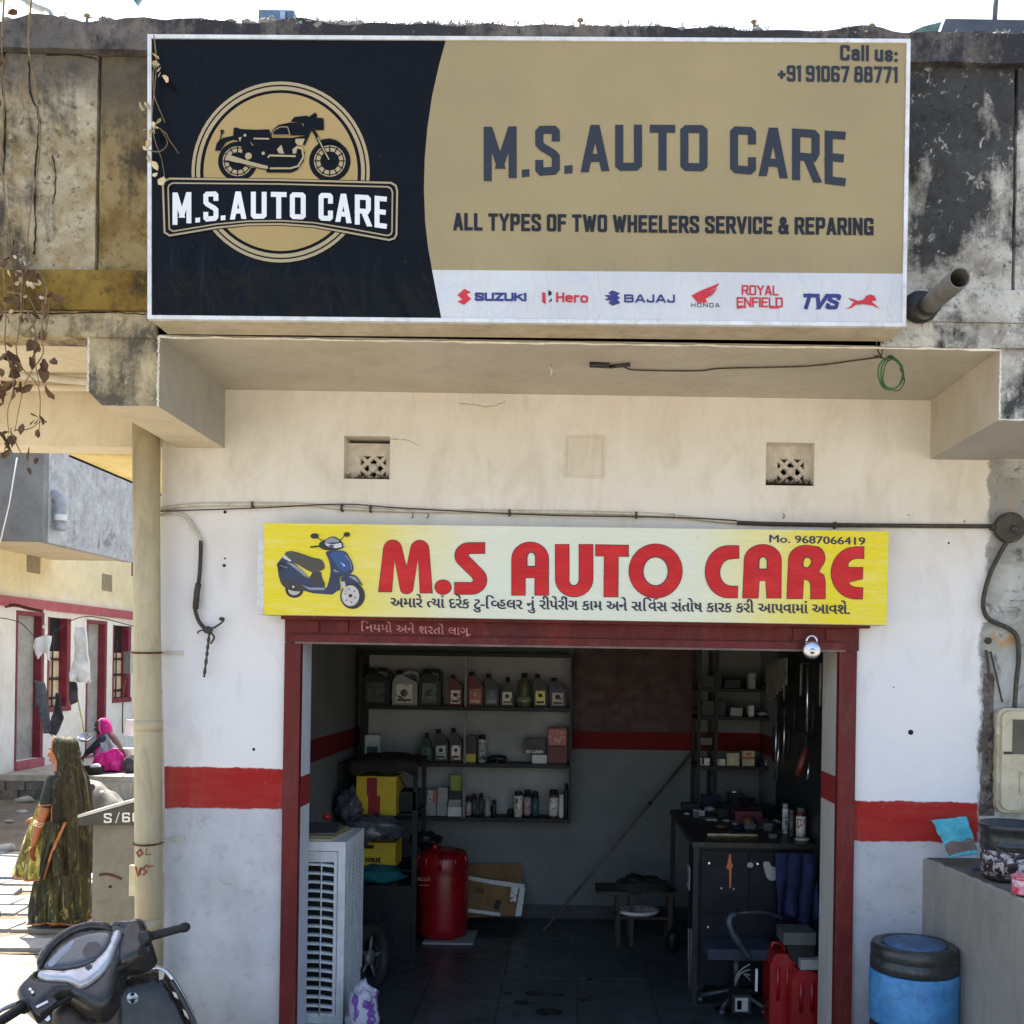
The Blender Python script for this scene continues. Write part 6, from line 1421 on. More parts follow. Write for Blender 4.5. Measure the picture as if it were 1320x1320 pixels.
# long pole leaning across
pa, pb = P(896, 966, 9.2), P(700, 1184, 8.75)
pb.z = ZF + .015
po = thing('leaning_pole', 'long thin steel pole leaning diagonally against the back wall', 'pole', pb)
mb = MB(); mb.tube([pa, pb], .014, 8); mb.build('shaft', M('pole_steel', lin(96, 92, 86), lin(72, 68, 62), 10, .5), po); mm_ = pa.lerp(pb, .3); mb = MB(); mb.tube([mm_, mm_.lerp(pb, .02)], .017, 8); mb.build('ring', m_steel, po)
# low stool with dark cloth
Yst = 8.35; zs_ = P(820, 1150, Yst).z
st_ = thing('work_stool', 'low wooden stool with a shelf under a dark cloth heap', 'stool', (P(825, 1190, Yst).x, Yst + .15, ZF))
m_wood = M('dark_wood', lin(62, 50, 38), lin(44, 36, 28), 6, .7, streak=True)
xa, xb = P(795, 1150, Yst).x, P(870, 1150, Yst).x
mb = MB(); mb.box(xa - .17, xb + .02, Yst, Yst + .35, zs_ - .03, zs_, M=None); mb.build('top', m_wood, st_)
for x in (xa, P(812, 1150, Yst).x, xb - .05):
    for y in (Yst + .02, Yst + .30): mb = MB(); mb.box(x, x + .035, y, y + .03, ZF, zs_ - .031); mb.build('leg', m_wood, st_)
zr = P(820, 1183, Yst).z; mb = MB(); mb.box(xa, xb - .015, Yst + .03, Yst + .32, zr - .02, zr); mb.build('lower_shelf', m_wood, st_)
c = P(828, 1142, Yst + .15); cloth_blob('cloth_heap', 'dark greenish cloth heaped on the low stool', 'cloth', c, (.24, .16, .065), M('olive_rag', lin(44, 46, 36), lin(32, 32, 28), 8, .95, bump=.6), 6, .4)
c = P(818, 1133, Yst + .15); cloth_blob('cap', 'dark cap lying on the cloth heap', 'cap', c, (.085, .08, .045), C_['black'], 9, .2)
c = P(822, 1186, Yst + .1); c.z = zr + .03; mb = MB(); mb.lathe([(0, -.025), (.10, -.028), (.15, -.005), (.16, .012), (.14, .02), (.10, .01), (0, .008)], c, 28, sx=1.15)
tag(mb.build('tray', LB['white_red']), 'red and white plastic tray under the stool', 'tray')
c = P(868, 1185, 8.3); cloth_blob('small_bag', 'small black bag with white print beside the stool', 'bag', Vector((c.x, 8.3, ZF + .08)), (.06, .06, .09), C_['black'], 12, .3)
# desk: dark blue steel cabinet table
Yd0, Yd1 = 6.95, 8.55
m_desk = M('dark_blue_steel', lin(16, 22, 34), lin(12, 16, 24), 5, .5, 0, spec=.2, dirt=.1, dirtc=lin(30, 34, 42), obj=False)
m_dtop = M('desk_top_dark', lin(26, 28, 28), lin(18, 20, 20), 8, .4, spec=.3, dirt=.4, dirtc=lin(80, 78, 70), obj=False)
dx0 = P(893, 1085, Yd0).x; zdt = P(980, 1087, Yd0).z
dk = thing('work_desk', 'dark blue steel cabinet desk along the right wall', 'desk', (1.2, 7.4, ZF))
mb = MB(); mb.box(dx0, XI1 - .002, Yd0, Yd1, zdt - .035, zdt); mb.bevel(.004, 1); mb.build('top', m_dtop, dk)
mb = MB(); mb.box(dx0 + .05, XI1 - .005, Yd0 + .05, Yd0 + .62, ZF + .12, zdt - .036); mb.build('cabinet', m_desk, dk)
for (u0, u1, w0, w1) in ((.02, .40, .55, .97), (.42, .98, .55, .97), (.02, .98, .05, .52)):
    xa_, xb_ = dx0 + .05, XI1 - .005; za_, zb_ = ZF + .12, zdt - .036
    mb = MB(); mb.box(xa_ + u0 * (xb_ - xa_), xa_ + u1 * (xb_ - xa_), Yd0 + .036, Yd0 + .049, za_ + w0 * (zb_ - za_), za_ + w1 * (zb_ - za_)); mb.bevel(.003, 1); dd = mb.build('door', m_desk, dk)
    xh = xa_ + (u0 + .06) * (xb_ - xa_); zh_ = za_ + (w0 * .2 + w1 * .8) * (zb_ - za_); mb = MB(); mb.tube([(xh, Yd0 + .02, zh_), (xh, Yd0 + .035, zh_)], .008, 8); mb.build('knob', m_chr, dd)
for y in (Yd0 + .02, Yd1 - .06):
    for x in (dx0 + .01, XI1 - .05): mb = MB(); mb.box(x, x + .035, y, y + .035, ZF, zdt - .036); mb.build('leg', m_steel, dk)
def pt_desk(px, py):  # point on the desk top
    d = ray(px, py); t_ = (zdt - H) / d.z; return Vector((0, 0, H)) + d * t_
pr = Print(Yd0 + .036); pr.poly([(940, 1101), (942, 1101), (943, 1112), (945, 1116), (943, 1120), (942, 1145), (940, 1145), (940, 1121), (936, 1119), (938, 1112)], 0)
pr.disc(967, 1115, 4, 1, 0, 3.5, 12); pr.poly([(984, 1112), (991, 1111), (995, 1117), (1003, 1118), (1005, 1127), (998, 1135), (990, 1133), (986, 1124)], 1, smooth=3); pr.disc(930, 1145, 1.5, 1, n=8); pr.disc(946, 1146, 1.5, 1, n=8)
pr.build('paint_blot', [C_['orange'], C_['silver']], dk)
a = P(903, 1130, Yd0 + .3); mb = MB(); mb.box(dx0 - .006, dx0 + .0, Yd0 + .12, Yd0 + .26, a.z - .06, a.z + .10); sw_ = mb.build('socket_plate', C_['silver'], dk)
mb = MB(); mb.box(dx0 - .009, dx0 - .006, Yd0 + .17, Yd0 + .21, a.z - .02, a.z + .06); mb.build('socket', C_['black'], sw_)
# things lying on the desk
def desk_box(x0, x1, py, h, d, mat, label, cat='box', name='carton', rot=0.0):
    a, b = pt_desk(x0, py), pt_desk(x1, py); w = b.x - a.x
    R_ = Matrix.Translation((a.x, a.y, zdt + .001)) @ Matrix.Rotation(rot, 4, 'Z'); mb = MB(); mb.box(0, w, 0, d, 0, h, M=R_); mb.bevel(min(h, d) * .15, 2); return tag(mb.build(name, mat), label, cat)
desk_box(912, 975, 1077, .012, .03, M('steel_rule', lin(190, 176, 130), lin(150, 140, 110), 20, .3, .6), 'long pale metal ruler lying along the desk front', 'ruler', 'ruler')
desk_box(900, 909, 1052, .04, .10, C_['white'], 'small white carton at the left end of the desk', rot=.3); desk_box(910, 924, 1058, .012, .09, C_['silver'], 'flat silver dish on the left of the desk', 'dish', 'dish')
desk_box(948, 982, 1063, .10, .22, M('maroon_case', lin(92, 20, 34), lin(70, 16, 26), 8, .5), 'maroon tool case in the middle of the desk', 'case', 'tool_case'); desk_box(960, 975, 1069, .035, .07, C_['grey'], 'small grey box in front of the maroon case')
desk_box(992, 1001, 1081, .03, .05, C_['grey'], 'grey plug lying near the desk edge', 'plug', 'plug'); desk_box(880, 902, 1044, .05, .14, C_['black'], 'black tray at the far left corner of the desk', 'tray', 'tray')
def desk_can(x0, x1, yt, yb, body, cap, lab, label, cat='spray can', name='spray_can', kind='can'):
    q = pt_desk((x0 + x1) / 2, yb); return bottle(x0, x1, yt, yb, kind, body, cap, lab, label, Y=q.y, cat=cat, name=name, group=None, zb=zdt + .001)
desk_can(1008, 1017, 1036, 1074, 'white', 'silver', 'silver', 'silver spray can on the desk by the right wall'); desk_can(1017, 1024, 1044, 1078, 'brown', 'grey', 'dark', 'slim brown can between the silver and the red can', name='small_can', cat='can')
desk_can(1026, 1039, 1041, 1080, 'red', 'grey', 'white_red', 'red spray can with white print at the desk front')
q = pt_desk(1034, 1083); mb = MB(); mb.lathe([(0, 0), (.05, 0), (.052, .012), (.045, .014), (0, .012)], Vector((q.x, q.y, zdt + .001)), 20); tag(mb.build('tin_lid', C_['cream']), 'cream tin lid under the red spray can', 'lid')
for k, (x0, x1, py, h) in enumerate(((925, 940, 1054, .06), (930, 955, 1044, .05), (985, 1002, 1052, .09), (958, 975, 1040, .07), (1002, 1010, 1060, .05))):
    desk_box(x0, x1, py, h, .1, (C_['black'], C_['dgrey'])[k % 2], ['black tin behind the silver dish', 'dark flat case at the back of the desk', 'black motor part right of the maroon case', 'grey part at the back of the desk', 'small grey part left of the silver can'][k], 'part', 'metal_part', .1 * k)
# slotted-angle rack against the back wall at right
Yr0, Yr1 = 8.85, 9.28
rk = thing('angle_rack', 'black slotted-angle rack full of small parts by the back wall', 'rack', (P(945, 1000, Yr0).x, Yr0, ZF))
xs_ = [P(898, 1000, Yr0).x, P(1002, 1000, Yr0).x - .03]
for x in xs_ + [P(920, 1000, Yr0).x]:
    for y in (Yr0, Yr1 - .03):
        if x == xs_[0] + 99: continue
        mb = MB(); mb.box(x, x + .03, y, y + .03, ZF, 2.62); mb.build('upright', m_steel, rk)
rz = [P(950, y, Yr0).z for y in (872, 891, 958, 988, 1030)]
rz = [P(950, y, Yr0).z for y in (888, 938 - 14, 988, 1044)]
for z in rz: mb = MB(); mb.box(xs_[0], xs_[1] + .03, Yr0 - .003, Yr1, z - .03, z); mb.build('shelf_board', m_steel, rk)
g = 'boxes on the angle rack'
def rbox(x0, x1, y0, y1, k, m_, label, Y=8.9, **kw): carton(x0, x1, y0, y1, Y, .12, m_, label, zb=rz[k] + .001, group=g, **kw)
rbox(937, 953, 971, 987, 2, C_['cream'], 'cream carton left of the pair on the rack', patch=[(.2, .8, .3, .6, LB['cream'])]); rbox(957, 973, 968, 987, 2, C_['cream'], 'cream carton with orange stripe on the rack', patch=[(0, 1, .45, .62, C_['orange']), (.3, .7, .7, .9, C_['pink'])])
rbox(902, 915, 978, 987, 2, LB['white_red'], 'small pinkish carton at the left of the rack'); rbox(924, 935, 979, 987, 2, LB['white_dark'], 'small mottled carton beside the cream pair')
rbox(942, 957, 911, 922, 1, C_['silver'], 'pale grey carton on the second rack shelf'); rbox(965, 972, 908, 922, 1, C_['white'], 'narrow white carton on the second rack shelf')
rbox(905, 935, 903, 922, 1, C_['dgrey'], 'dark carton at the left of the second rack shelf'); rbox(965, 974, 863, 883, 0, C_['silver'], 'small white carton on the top rack shelf', Y=8.88)
rbox(903, 930, 868, 883, 0, C_['dgrey'], 'low dark tin on the top rack shelf'); rbox(934, 955, 872, 883, 0, C_['black'], 'black carton on the top rack shelf'); rbox(940, 960, 1022, 1042, 3, C_['dgrey'], 'grey part on the lowest rack shelf'); rbox(905, 930, 1026, 1042, 3, C_['navy'], 'navy tin on the lowest rack shelf')
mb = MB(); mb.tube([P(941, 1021, 8.85), P(957, 1021, 8.85)], .012, 8); tag(mb.build('steel_rod', m_chr), 'short bright rod sticking out of the lowest rack shelf', 'rod')
mb = MB(); mb.box(P(903, 958, 8.84).x, P(918, 958, 8.84).x, 8.84, 8.9, P(903, 960, 8.84).z, P(903, 951, 8.84).z); tag(mb.build('small_meter', C_['grey']), 'grey gauge clipped under the second rack shelf', 'gauge')
# clutter of small dark parts on the rack and the desk: nothing in the photo tells them apart
random.seed(77)
def part_thing(p, s_, label, group):
    k = random.randrange(4); m_ = random.choice([C_['black'], C_['dgrey'], C_['dgrey'], C_['grey'], C_['brown'], C_['navy'], C_['silver']]); mb = MB()
    if k == 0: mb.box(p.x - s_, p.x + s_, p.y, p.y + s_ * 1.6, p.z, p.z + s_ * random.uniform(.8, 2.4)); mb.bevel(s_ * .12, 1)
    elif k == 1: mb.lathe([(s_ * .8, 0), (s_ * .9, s_ * .3), (s_ * .9, s_ * 1.6), (s_ * .4, s_ * 1.9), (0, s_ * 2)], p, 14)
    elif k == 2: mb.tube([p + Vector((-s_, .03, s_ * .5)), p + Vector((0, .02, s_ * .7)), p + Vector((s_ * 1.2, .0, s_ * .5))], [s_ * .3, s_ * .5, s_ * .25], 10); mb.ball(p + Vector((0, .02, s_ * .6)), s_ * .6, 8)
    else: mb.lathe([(s_ * .5, 0), (s_, .2 * s_), (s_, .5 * s_), (s_ * .5, .6 * s_), (s_ * .45, .3 * s_)], p, 16)
    tag(mb.build('spare_part', m_), label, 'spare part', group)
for z in rz:
    for k in range(9):
        x = xs_[0] + .05 + k * .075 + random.uniform(-.02, .02); part_thing(Vector((x, random.choice((8.93, 9.02, 9.1)), z + .001)), random.uniform(.022, .042), 'small dark spare part lying on the black angle rack', 'spare parts on the angle rack')
for k in range(26):
    x = random.uniform(dx0 + .08, XI1 - .12); y = random.uniform(Yd0 + .35, Yd1 - .1); part_thing(Vector((x, y, zdt + .001)), random.uniform(.02, .045), 'small dark tool or part in the clutter at the back of the desk', 'clutter on the desk')
for k in range(10):
    x = random.uniform(P(475, 900, 9.2).x, P(725, 900, 9.2).x); part_thing(Vector((x, 9.215, random.choice([z1_, z2_, z3_]))), random.uniform(.03, .045), 'dark tin half hidden in the back row of the wall shelf', 'tins in the back row of the wall shelf')
# papers and rods on the right wall
def wall_pt(px, py, off=.02): n_ = Vector((-1, 0, 0)); return on_plane(px, py, Vector((XI1 - off, 0, 0)), n_)
wp_ = thing('wall_papers', 'bunch of pale paper strips hung high on the right wall', 'papers', wall_pt(1000, 880))
def rw(px, py, Y): return P(px, py, Y)
m_paper = M('aged_paper', lin(130, 128, 116), lin(100, 98, 90), 12, .8)
for k in range(7):
    x = 990 + k * 3.9; Y = 8.6 - k * .17; yt, ybm = 856 - k * .9 - 3 * (k > 2), 903 - max(0, k - 1) * 4.0
    a, b = P(x, yt, Y), P(x + 1.2 - k * .1, ybm, Y)
    mb = MB(); mb.box(min(a.x, XI1 - .05) - .0, min(a.x, XI1 - .05) + .012, Y, Y + .10, b.z, a.z); mb.build('paper', m_paper, wp_)
for (x0, y0, x1, y1, Y, lab) in ((1001.5, 912, 999, 1005, 8.0, 'upper long steel rod hung on the right wall'), (1005, 944, 1001, 1006, 7.9, 'bright steel rod beside the right wall'), (1041.5, 860, 1040.5, 943, 6.75, 'long bright rod hanging nearest the door'), (1043, 985, 1041, 1005, 6.8, 'short bright rod below the long one'), (1012, 915, 1010, 985, 7.8, 'thin grey rod hung on the right wall')):
    mb = MB(); a, b = P(x0, y0, Y), P(x1, y1, Y); mb.tube([a, b], .0085, 8); tag(mb.build('hanging_rod', m_chr), lab, 'rod', 'rods hung on the right wall')
bo = thing('tool_board', 'black tool board with hooks along the right wall', 'board', (XI1 - .03, 7.4, 1.2))
mb = MB(); mb.box(XI1 - .03, XI1 - .003, 6.6, 8.4, .75, 2.5); mb.build('panel', C_['black'], bo)
for k in range(9):
    y = 6.7 + k * .19; z = 2.2 - .25 * (k % 3); mb = MB(); mb.tube([(XI1 - .03, y, z), (XI1 - .09, y, z), (XI1 - .09, y, z - .28 + .05 * (k % 2))], .010, 6); mb.build('hook_tool', (m_steel2, m_steel, m_chr)[k % 3] if k % 3 != 2 else m_steel, bo)
mb = MB(); a, b = P(1028, 1000, 6.9), P(1040, 965, 6.9); mb.tube([a, a.lerp(b, .5), b], [.02, .03, .022], 10); tag(mb.build('pliers', M('dull_red', lin(110, 40, 34), lin(80, 30, 28), 10, .5)), 'pair of dull red tool handles hung near the door', 'tool')
# office chair: seat, curved arm
Yc_ = 6.75
ch_ = thing('office_chair', 'dark blue office chair with looped arms in front of the desk', 'chair', (P(940, 1300, Yc_).x, Yc_ + .2, ZF))
m_seat = M('chair_fabric', lin(38, 46, 64), lin(28, 34, 48), 12, .8, bump=.3); m_arm = M('chair_arm', lin(40, 46, 54), lin(54, 60, 66), 8, .3)
zs2 = P(950, 1232, Yc_ - .05).z; xa, xb = P(911, 1230, Yc_).x, P(1000, 1230, Yc_).x
mb = MB(); mb.box(xa, xb, Yc_ - .05, Yc_ + .42, zs2 - .03, zs2 + .04); mb.bevel(.025, 3); mb.build('seat', m_seat, ch_)
mb = MB(); mb.tube(catmull([P(966, 1235, Yc_ - .08), P(952, 1215, Yc_ - .09), P(942, 1198, Yc_ - .09), P(941, 1184, Yc_ - .08), P(950, 1178, Yc_ - .06), P(970, 1176, Yc_ - .04), P(992, 1178, Yc_), P(1008, 1184, Yc_ + .05)], 6), [.02] * 6 + [.026] * 18 + [.013] * 19, 10); mb.build('arm', m_arm, ch_)
mb = MB(); mb.tube(catmull([P(921, 1230, Yc_ + .3), P(916, 1190, Yc_ + .32), P(920, 1168, Yc_ + .32), P(930, 1163, Yc_ + .32), P(948, 1164, Yc_ + .33)], 6), .016, 10); mb.build('arm', m_arm, ch_)
zb0, zb1 = P(960, 1225, Yc_ + .4).z, P(960, 1150, Yc_ + .4).z
mb = MB(); mb.box(xa + .08, xb + .05, Yc_ + .38, Yc_ + .42, zb0 + .03, zb1 - .0); mb.bevel(.02, 3); mb.build('backrest', m_seat, ch_)
cc = Vector(((xa + xb) / 2, Yc_ + .18, 0)); mb = MB(); mb.tube([cc + Vector((0, 0, ZF + .10)), cc + Vector((0, 0, zs2 - .03))], .025, 10); mb.build('column', m_arm, ch_)
for k in range(5):
    A = k * 2 * pi / 5 + .4; mb = MB(); e_ = cc + Vector((.24 * cos(A), .24 * sin(A), ZF + .055)); mb.tube([cc + Vector((0, 0, ZF + .12)), e_], .016, 8); mb.ball(e_ + Vector((0, 0, -.027)), .026, 10); mb.build('leg', m_arm, ch_)
# blue jacket hung over the desk edge
c = P(1022, 1150, Yd0 - .06)
mb = MB(); a, b = P(1002, 1100, Yd0 - .05), P(1054, 1185, Yd0 - .05)
mb.grid(lambda u, v: Vector((a.x + (b.x - a.x) * (u + .06 * (v - .5)), Yd0 - .02 - .05 * abs(sin(u * 9 + v * 2)) * (.3 + v) - .03 * mnoise.noise(Vector((u * 4, v * 4, 1))), a.z + (b.z - a.z) * v + .03 * sin(u * 7) * v)), 30, 20)
o = tag(mb.build('jacket', M('blue_jacket', lin(16, 28, 70), lin(10, 18, 48), 8, .85, bump=.3)), 'dark blue jacket hanging over the front of the desk', 'jacket'); mod(o, 'SOLIDIFY', thickness=.012)
# grey bin
c = P(898, 1236, 7.3); c.z = ZF; mb = MB(); hb_ = P(898, 1196, 7.3).z - ZF
bn = thing('waste_bin', 'small grey ribbed bin beside the desk', 'bin', c); c.z = ZF
mb.lathe([(.045, 0), (.055, .01), (.062, hb_), (.056, hb_), (.05, .02), (0, .02)], c, 24); mb.build('body', C_['grey'], bn)
for k in range(8): A = k * pi / 4; mb = MB(); mb.tube([c + Vector((.053 * cos(A), .053 * sin(A), .02)), c + Vector((.061 * cos(A), .061 * sin(A), hb_ - .01))], .004, 5); mb.build('rib', C_['silver'], bn)
# battery box and folded mesh under the chair
carton(944, 968, 1283, 1306, 6.5, .16, C_['black'], 'black box with a white arrow label on the floor', zb=P(950, 1306, 6.5).z, patch=[(.15, .85, .1, .85, C_['silver']), (.25, .5, .2, .7, C_['black'])])
m_ = thing('wire_stand', 'small grey wire frame leaning under the chair', 'frame', P(960, 1275, 6.6))
for k in range(4): mb = MB(); mb.tube(catmull([P(948, 1272 - 0, 6.6), P(949 + k * 2, 1258 - k * 1, 6.6), P(958 + k * 2, 1248 + k * 4, 6.6), P(967, 1243 + k * 7, 6.6)], 4), .005, 6); mb.build('wire', m_steel2, m_)
mb = MB(); mb.box(P(973.5, 1276, 6.55).x, P(976.5, 1276, 6.55).x, 6.55, 6.56, P(975, 1278, 6.55).z, P(975, 1249, 6.55).z); tag(mb.build('tube_light', C_['white']), 'short white strip standing under the chair', 'strip')
# two red jerrycans in the right foreground with a jug on them
for (x0, x1, yt, Y, lab) in ((992, 1028, 1227, 6.55, 'darker red jerrycan behind at the left'), (1020, 1062, 1250, 6.42, 'bright red jerrycan with white cap nearest the right jamb')):
    a, b = P(x0, 1300, Y), P(x1, yt, Y); cx = (a.x + b.x) / 2; w = b.x - a.x; h = b.z - ZF
    j = thing('jerrycan', lab, 'jerrycan', (cx, Y + .12, ZF), 'red jerrycans by the right jamb')
    pr_ = [(-.5, 0), (.5, 0), (.5, .80), (.40, .92), (.1, .97), (-.3, .97), (-.5, .82)]
    mb = MB(); mb.prism([(cx + x * w, Y, ZF + z * h) for x, z in pr_], Vector((0, .24, 0))); mb.bevel(.025, 3); mb.build('body', m_redpl, j)
    for s_ in (-.2, .15):
        mb = MB(); mb.tube([(cx + s_ * w, Y - .001, ZF + h * .35), (cx + s_ * w, Y - .001, ZF + h * .80)], .012, 8); mb.build('rib', m_redpl, j)
    mb = MB(); mb.tube([(cx - .32 * w, Y + .12, ZF + h * .95), (cx - .28 * w, Y + .12, ZF + h * 1.05), (cx + .0 * w, Y + .12, ZF + h * 1.05), (cx + .1 * w, Y + .12, ZF + h * .95)], .014, 8); mb.build('handle', m_redpl, j)
    mb = MB(); mb.lathe([(.035, 0), (.035, .04), (0, .042)], (cx + .28 * w, Y + .12, ZF + h * .93), 16); mb.build('cap', C_['white'] if x0 > 1000 else m_redpl, j)
tr = thing('oil_tray', 'grey crate with a black jug resting on the red jerrycan', 'crate', P(1035, 1240, 6.5))
a, b = P(1010, 1218, 6.5), P(1052, 1203, 6.5); zj = P(1040, 1246, 6.5).z
mb = MB(); mb.box(a.x, b.x, 6.5, 6.72, a.z, b.z); mb.bevel(.01, 2); mb.build('crate', C_['grey'], tr)
mb = MB(); mb.prism([P(1014, 1219, 6.51), P(1050, 1219, 6.51), P(1050, 1245, 6.51), P(1030, 1246, 6.51), P(1020, 1238, 6.51)], Vector((0, .16, 0))); mb.bevel(.008, 1); mb.build('jug', C_['black'], tr)
a, b = P(1032, 1250, 6.45), P(1058, 1238, 6.45); mb = MB(); mb.box(a.x, b.x, 6.45, 6.55, a.z, b.z); mb.bevel(.006, 1); mb.build('white_block', C_['silver'], tr)
# ---------------------------------------------------------------- air cooler at the left jamb
Yf0, Yf1 = 6.42, 7.0
cx1 = P(444.5, 1150, Yf0).x; cx0 = cx1 - .58; czt = P(430, 1088, Yf0).z
m_cool = M('cooler_white', lin(232, 234, 234), lin(214, 216, 216), 5, .4, dirt=.35, dirtc=lin(120, 120, 116)); m_louv = M('louvre_white', lin(236, 238, 238), lin(216, 218, 218), 8, .4, dirt=.2)
co = thing('air_cooler', 'tall white air cooler with a louvred front behind the left jamb', 'cooler', ((cx0 + cx1) / 2, 6.7, ZF))
mb = MB(); mb.box(cx0 + .01, cx1 - .012, Yf0 + .07, Yf1, ZF + .03, czt - .01); mb.build('tank', C_['dgrey'], co)
def frm(x0, x1, y0, y1, z0, z1, e, name='frame'):
    mb = MB()
    for q in ((x0, x1, z0, z0 + e), (x0, x1, z1 - e, z1), (x0, x0 + e, z0 + e, z1 - e), (x1 - e, x1, z0 + e, z1 - e)): mb.box(q[0], q[1], y0, y1, q[2], q[3])
    mb.bevel(.003, 1); return mb.build(name, m_cool, co)
frm(cx0, cx1, Yf0, Yf0 + .08, ZF + .02, czt, .045); frm(cx0 + .05, cx1 - .05, Yf0 + .008, Yf0 + .07, ZF + .06, czt - .05, .022, 'inner_frame')
gz0, gz1 = P(430, 1306, Yf0).z, P(430, 1112, Yf0).z; gx0, gx1 = cx0 + .075, P(433, 1200, Yf0).x
mb = MB(); mb.box(gx1, cx1 - .051, Yf0 + .012, Yf0 + .05, ZF + .06, czt - .05); mb.box(gx0 - .02, gx1, Yf0 + .012, Yf0 + .05, gz1, czt - .051); mb.bevel(.003, 1); mb.build('front_panel', m_cool, co)
mb = MB(); mb.box(gx0, gx1, Yf0 + .055, Yf0 + .06, gz0 - .05, gz1); mb.build('grille_back', C_['black'], co)
nl = 17
for k in range(nl):
    z = gz1 - .012 - (gz1 - gz0) * k / nl
    mb = MB(); mb.grid(lambda u, v: Vector((gx0 + u * (gx1 - gx0), Yf0 + .008 + .035 * v, z - .006 * sin(u * pi * 2.0) * 1.0 - .012 * abs(u - .5) * 2 - .012 * (1 - v))), 16, 3); o = mb.build('louvre', m_louv, co); mod(o, 'SOLIDIFY', thickness=.006)
xq = P(413, 1200, Yf0).x; mb = MB(); mb.tube([(xq, Yf0 + .006, gz0 - .03), (xq, Yf0 + .006, gz1)], .0045, 8); mb.build('link_bar', m_louv, co)
# side: slanted slots
mb = MB(); xs1 = cx1
for q in ((Yf0 + .081, Yf0 + .11, ZF + .02, czt), (Yf1 - .04, Yf1, ZF + .02, czt), (Yf0 + .11, Yf1 - .04, czt - .12, czt), (Yf0 + .11, Yf1 - .04, ZF + .02, ZF + .08)): mb.box(xs1 - .012, xs1, q[0], q[1], q[2], q[3])
mb.build('side_frame', m_cool, co)
mb = MB(); nz = 34
for k in range(nz):
    z = ZF + .09 + (czt - .22 - ZF) * k / nz
    for j in range(4):
        y0_ = Yf0 + .112 + j * .108; p0_, p1_ = Vector((xs1 - .006, y0_, z)), Vector((xs1 - .006, y0_ + .108, z + .035))
        mb.prism([p0_, p1_, p1_ + Vector((0, 0, .014)), p0_ + Vector((0, 0, .014))], Vector((.005, 0, 0)))
for j in range(5): y0_ = Yf0 + .108 + j * .108; mb.box(xs1 - .008, xs1 - .001, y0_, y0_ + .01, ZF + .08, czt - .12)
stuff(mb.build('side_mesh', m_louv, co))
mb = MB(); mb.box(cx0, cx1, Yf0, Yf1, czt, czt + .012); mb.bevel(.004, 1); mb.build('top_panel', m_cool, co)
zt2 = czt + .013
def ptop(px, py, dz=0): d = ray(px, py); t_ = (zt2 + dz - H) / d.z; return Vector((0, 0, H)) + d * t_
random.seed(3)
for k, (c_, lab) in enumerate(((C_['cream'], 'lowest cream board lying on the cooler'), (M('pale_straw', lin(150, 140, 100), lin(120, 112, 80), 10, .8), 'straw-coloured mat on the cooler'), (C_['grey'], 'grey board on top of the pile on the cooler'))):
    mb = MB(); R_ = Matrix.Translation((cx0 + .25, Yf0 + .28, zt2 + k * .016)) @ Matrix.Rotation(.06 * (k - 1) * 2, 4, 'Z'); mb.box(-.22, .26 - .02 * k, -.24, .2, 0, .014, M=R_); mb.bevel(.003, 1); tag(mb.build('flat_board', c_), lab, 'board')
q = ptop(421, 1053, .06); mb = MB(); mb.ball(q, (.03, .03, .022), 12); mb.tube([q, q + Vector((.03, 0, -.005))], .012, 8); tag(mb.build('rubber_piece', M('red_knob', lin(200, 40, 48), rough=.4)), 'small red rubber piece on top of the cooler', 'rubber piece')
q = ptop(428, 1072, .03); mb = MB(); mb.tube([q + Vector((-.12, 0, 0)), q + Vector((.02, .01, 0))], .008, 6); tag(mb.build('screwdriver', C_['yellow']), 'thin yellow screwdriver on top of the cooler', 'screwdriver')
# oil stains are real spills of film on the floor
def ft(px, py): d = ray(px, py); t_ = (ZF + .0025 - H) / d.z; return Vector((0, 0, H)) + d * t_
mb = MB()
for (px, py, rx) in ((690, 1280, .07), (708, 1304, .09), (672, 1292, .05), (655, 1280, .03), (720, 1282, .04), (753, 1288, .05), (654, 1228, .03), (678, 1246, .025), (760, 1262, .03), (940, 1300, .1), (700, 1255, .02)):
    c = ft(px, py); pts = [c + Vector((rx * cos(a) * (1 + .5 * mnoise.noise(Vector((cos(a) * 2, sin(a) * 2, px)))), rx * .8 * sin(a) * (1 + .5 * mnoise.noise(Vector((cos(a) * 2, sin(a) * 2, py)))), 0)) for a in [2 * pi * i / 18 for i in range(18)]]; mb.flat([pts])
stuff(mb.build('oil_stain', M('oil_film', lin(14, 14, 15), rough=.2), fl))
# ================================================================= ROW HOUSES BEHIND THE PASSAGE
random.seed(31)
XW = -9.5; YH0, YH1 = 16.6, 24.0; ZP = .22
m_hw = plaster('house_white', lin(236, 233, 224), lin(222, 216, 200), lin(160, 140, 108), .35, zones=lambda t, col: t.mix(
    t.math('MULTIPLY', t.step(t.math('ADD', t.xyz()[2], t.math('MULTIPLY', t.noise(1.4, 4, .6), .5)), 3.3, 3.7), .9), col, t.mix(t.ramp(t.noise(2, 6, .7), [(.35, 0.0), (.65, 1.0)]), lin(230, 216, 172), lin(212, 198, 158))))
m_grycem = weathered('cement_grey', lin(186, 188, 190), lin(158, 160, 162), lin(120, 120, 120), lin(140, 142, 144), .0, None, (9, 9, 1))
m_mar = M('maroon_paint', lin(132, 44, 58), lin(110, 34, 48), 4, .55, dirt=.15, obj=False); m_pinkr = M('faded_maroon', lin(176, 92, 98), lin(158, 76, 84), 4, .6, dirt=.25, obj=False)
m_door = M('grey_door', lin(168, 166, 156), lin(144, 142, 134), 4, .6, dirt=.3, obj=False)
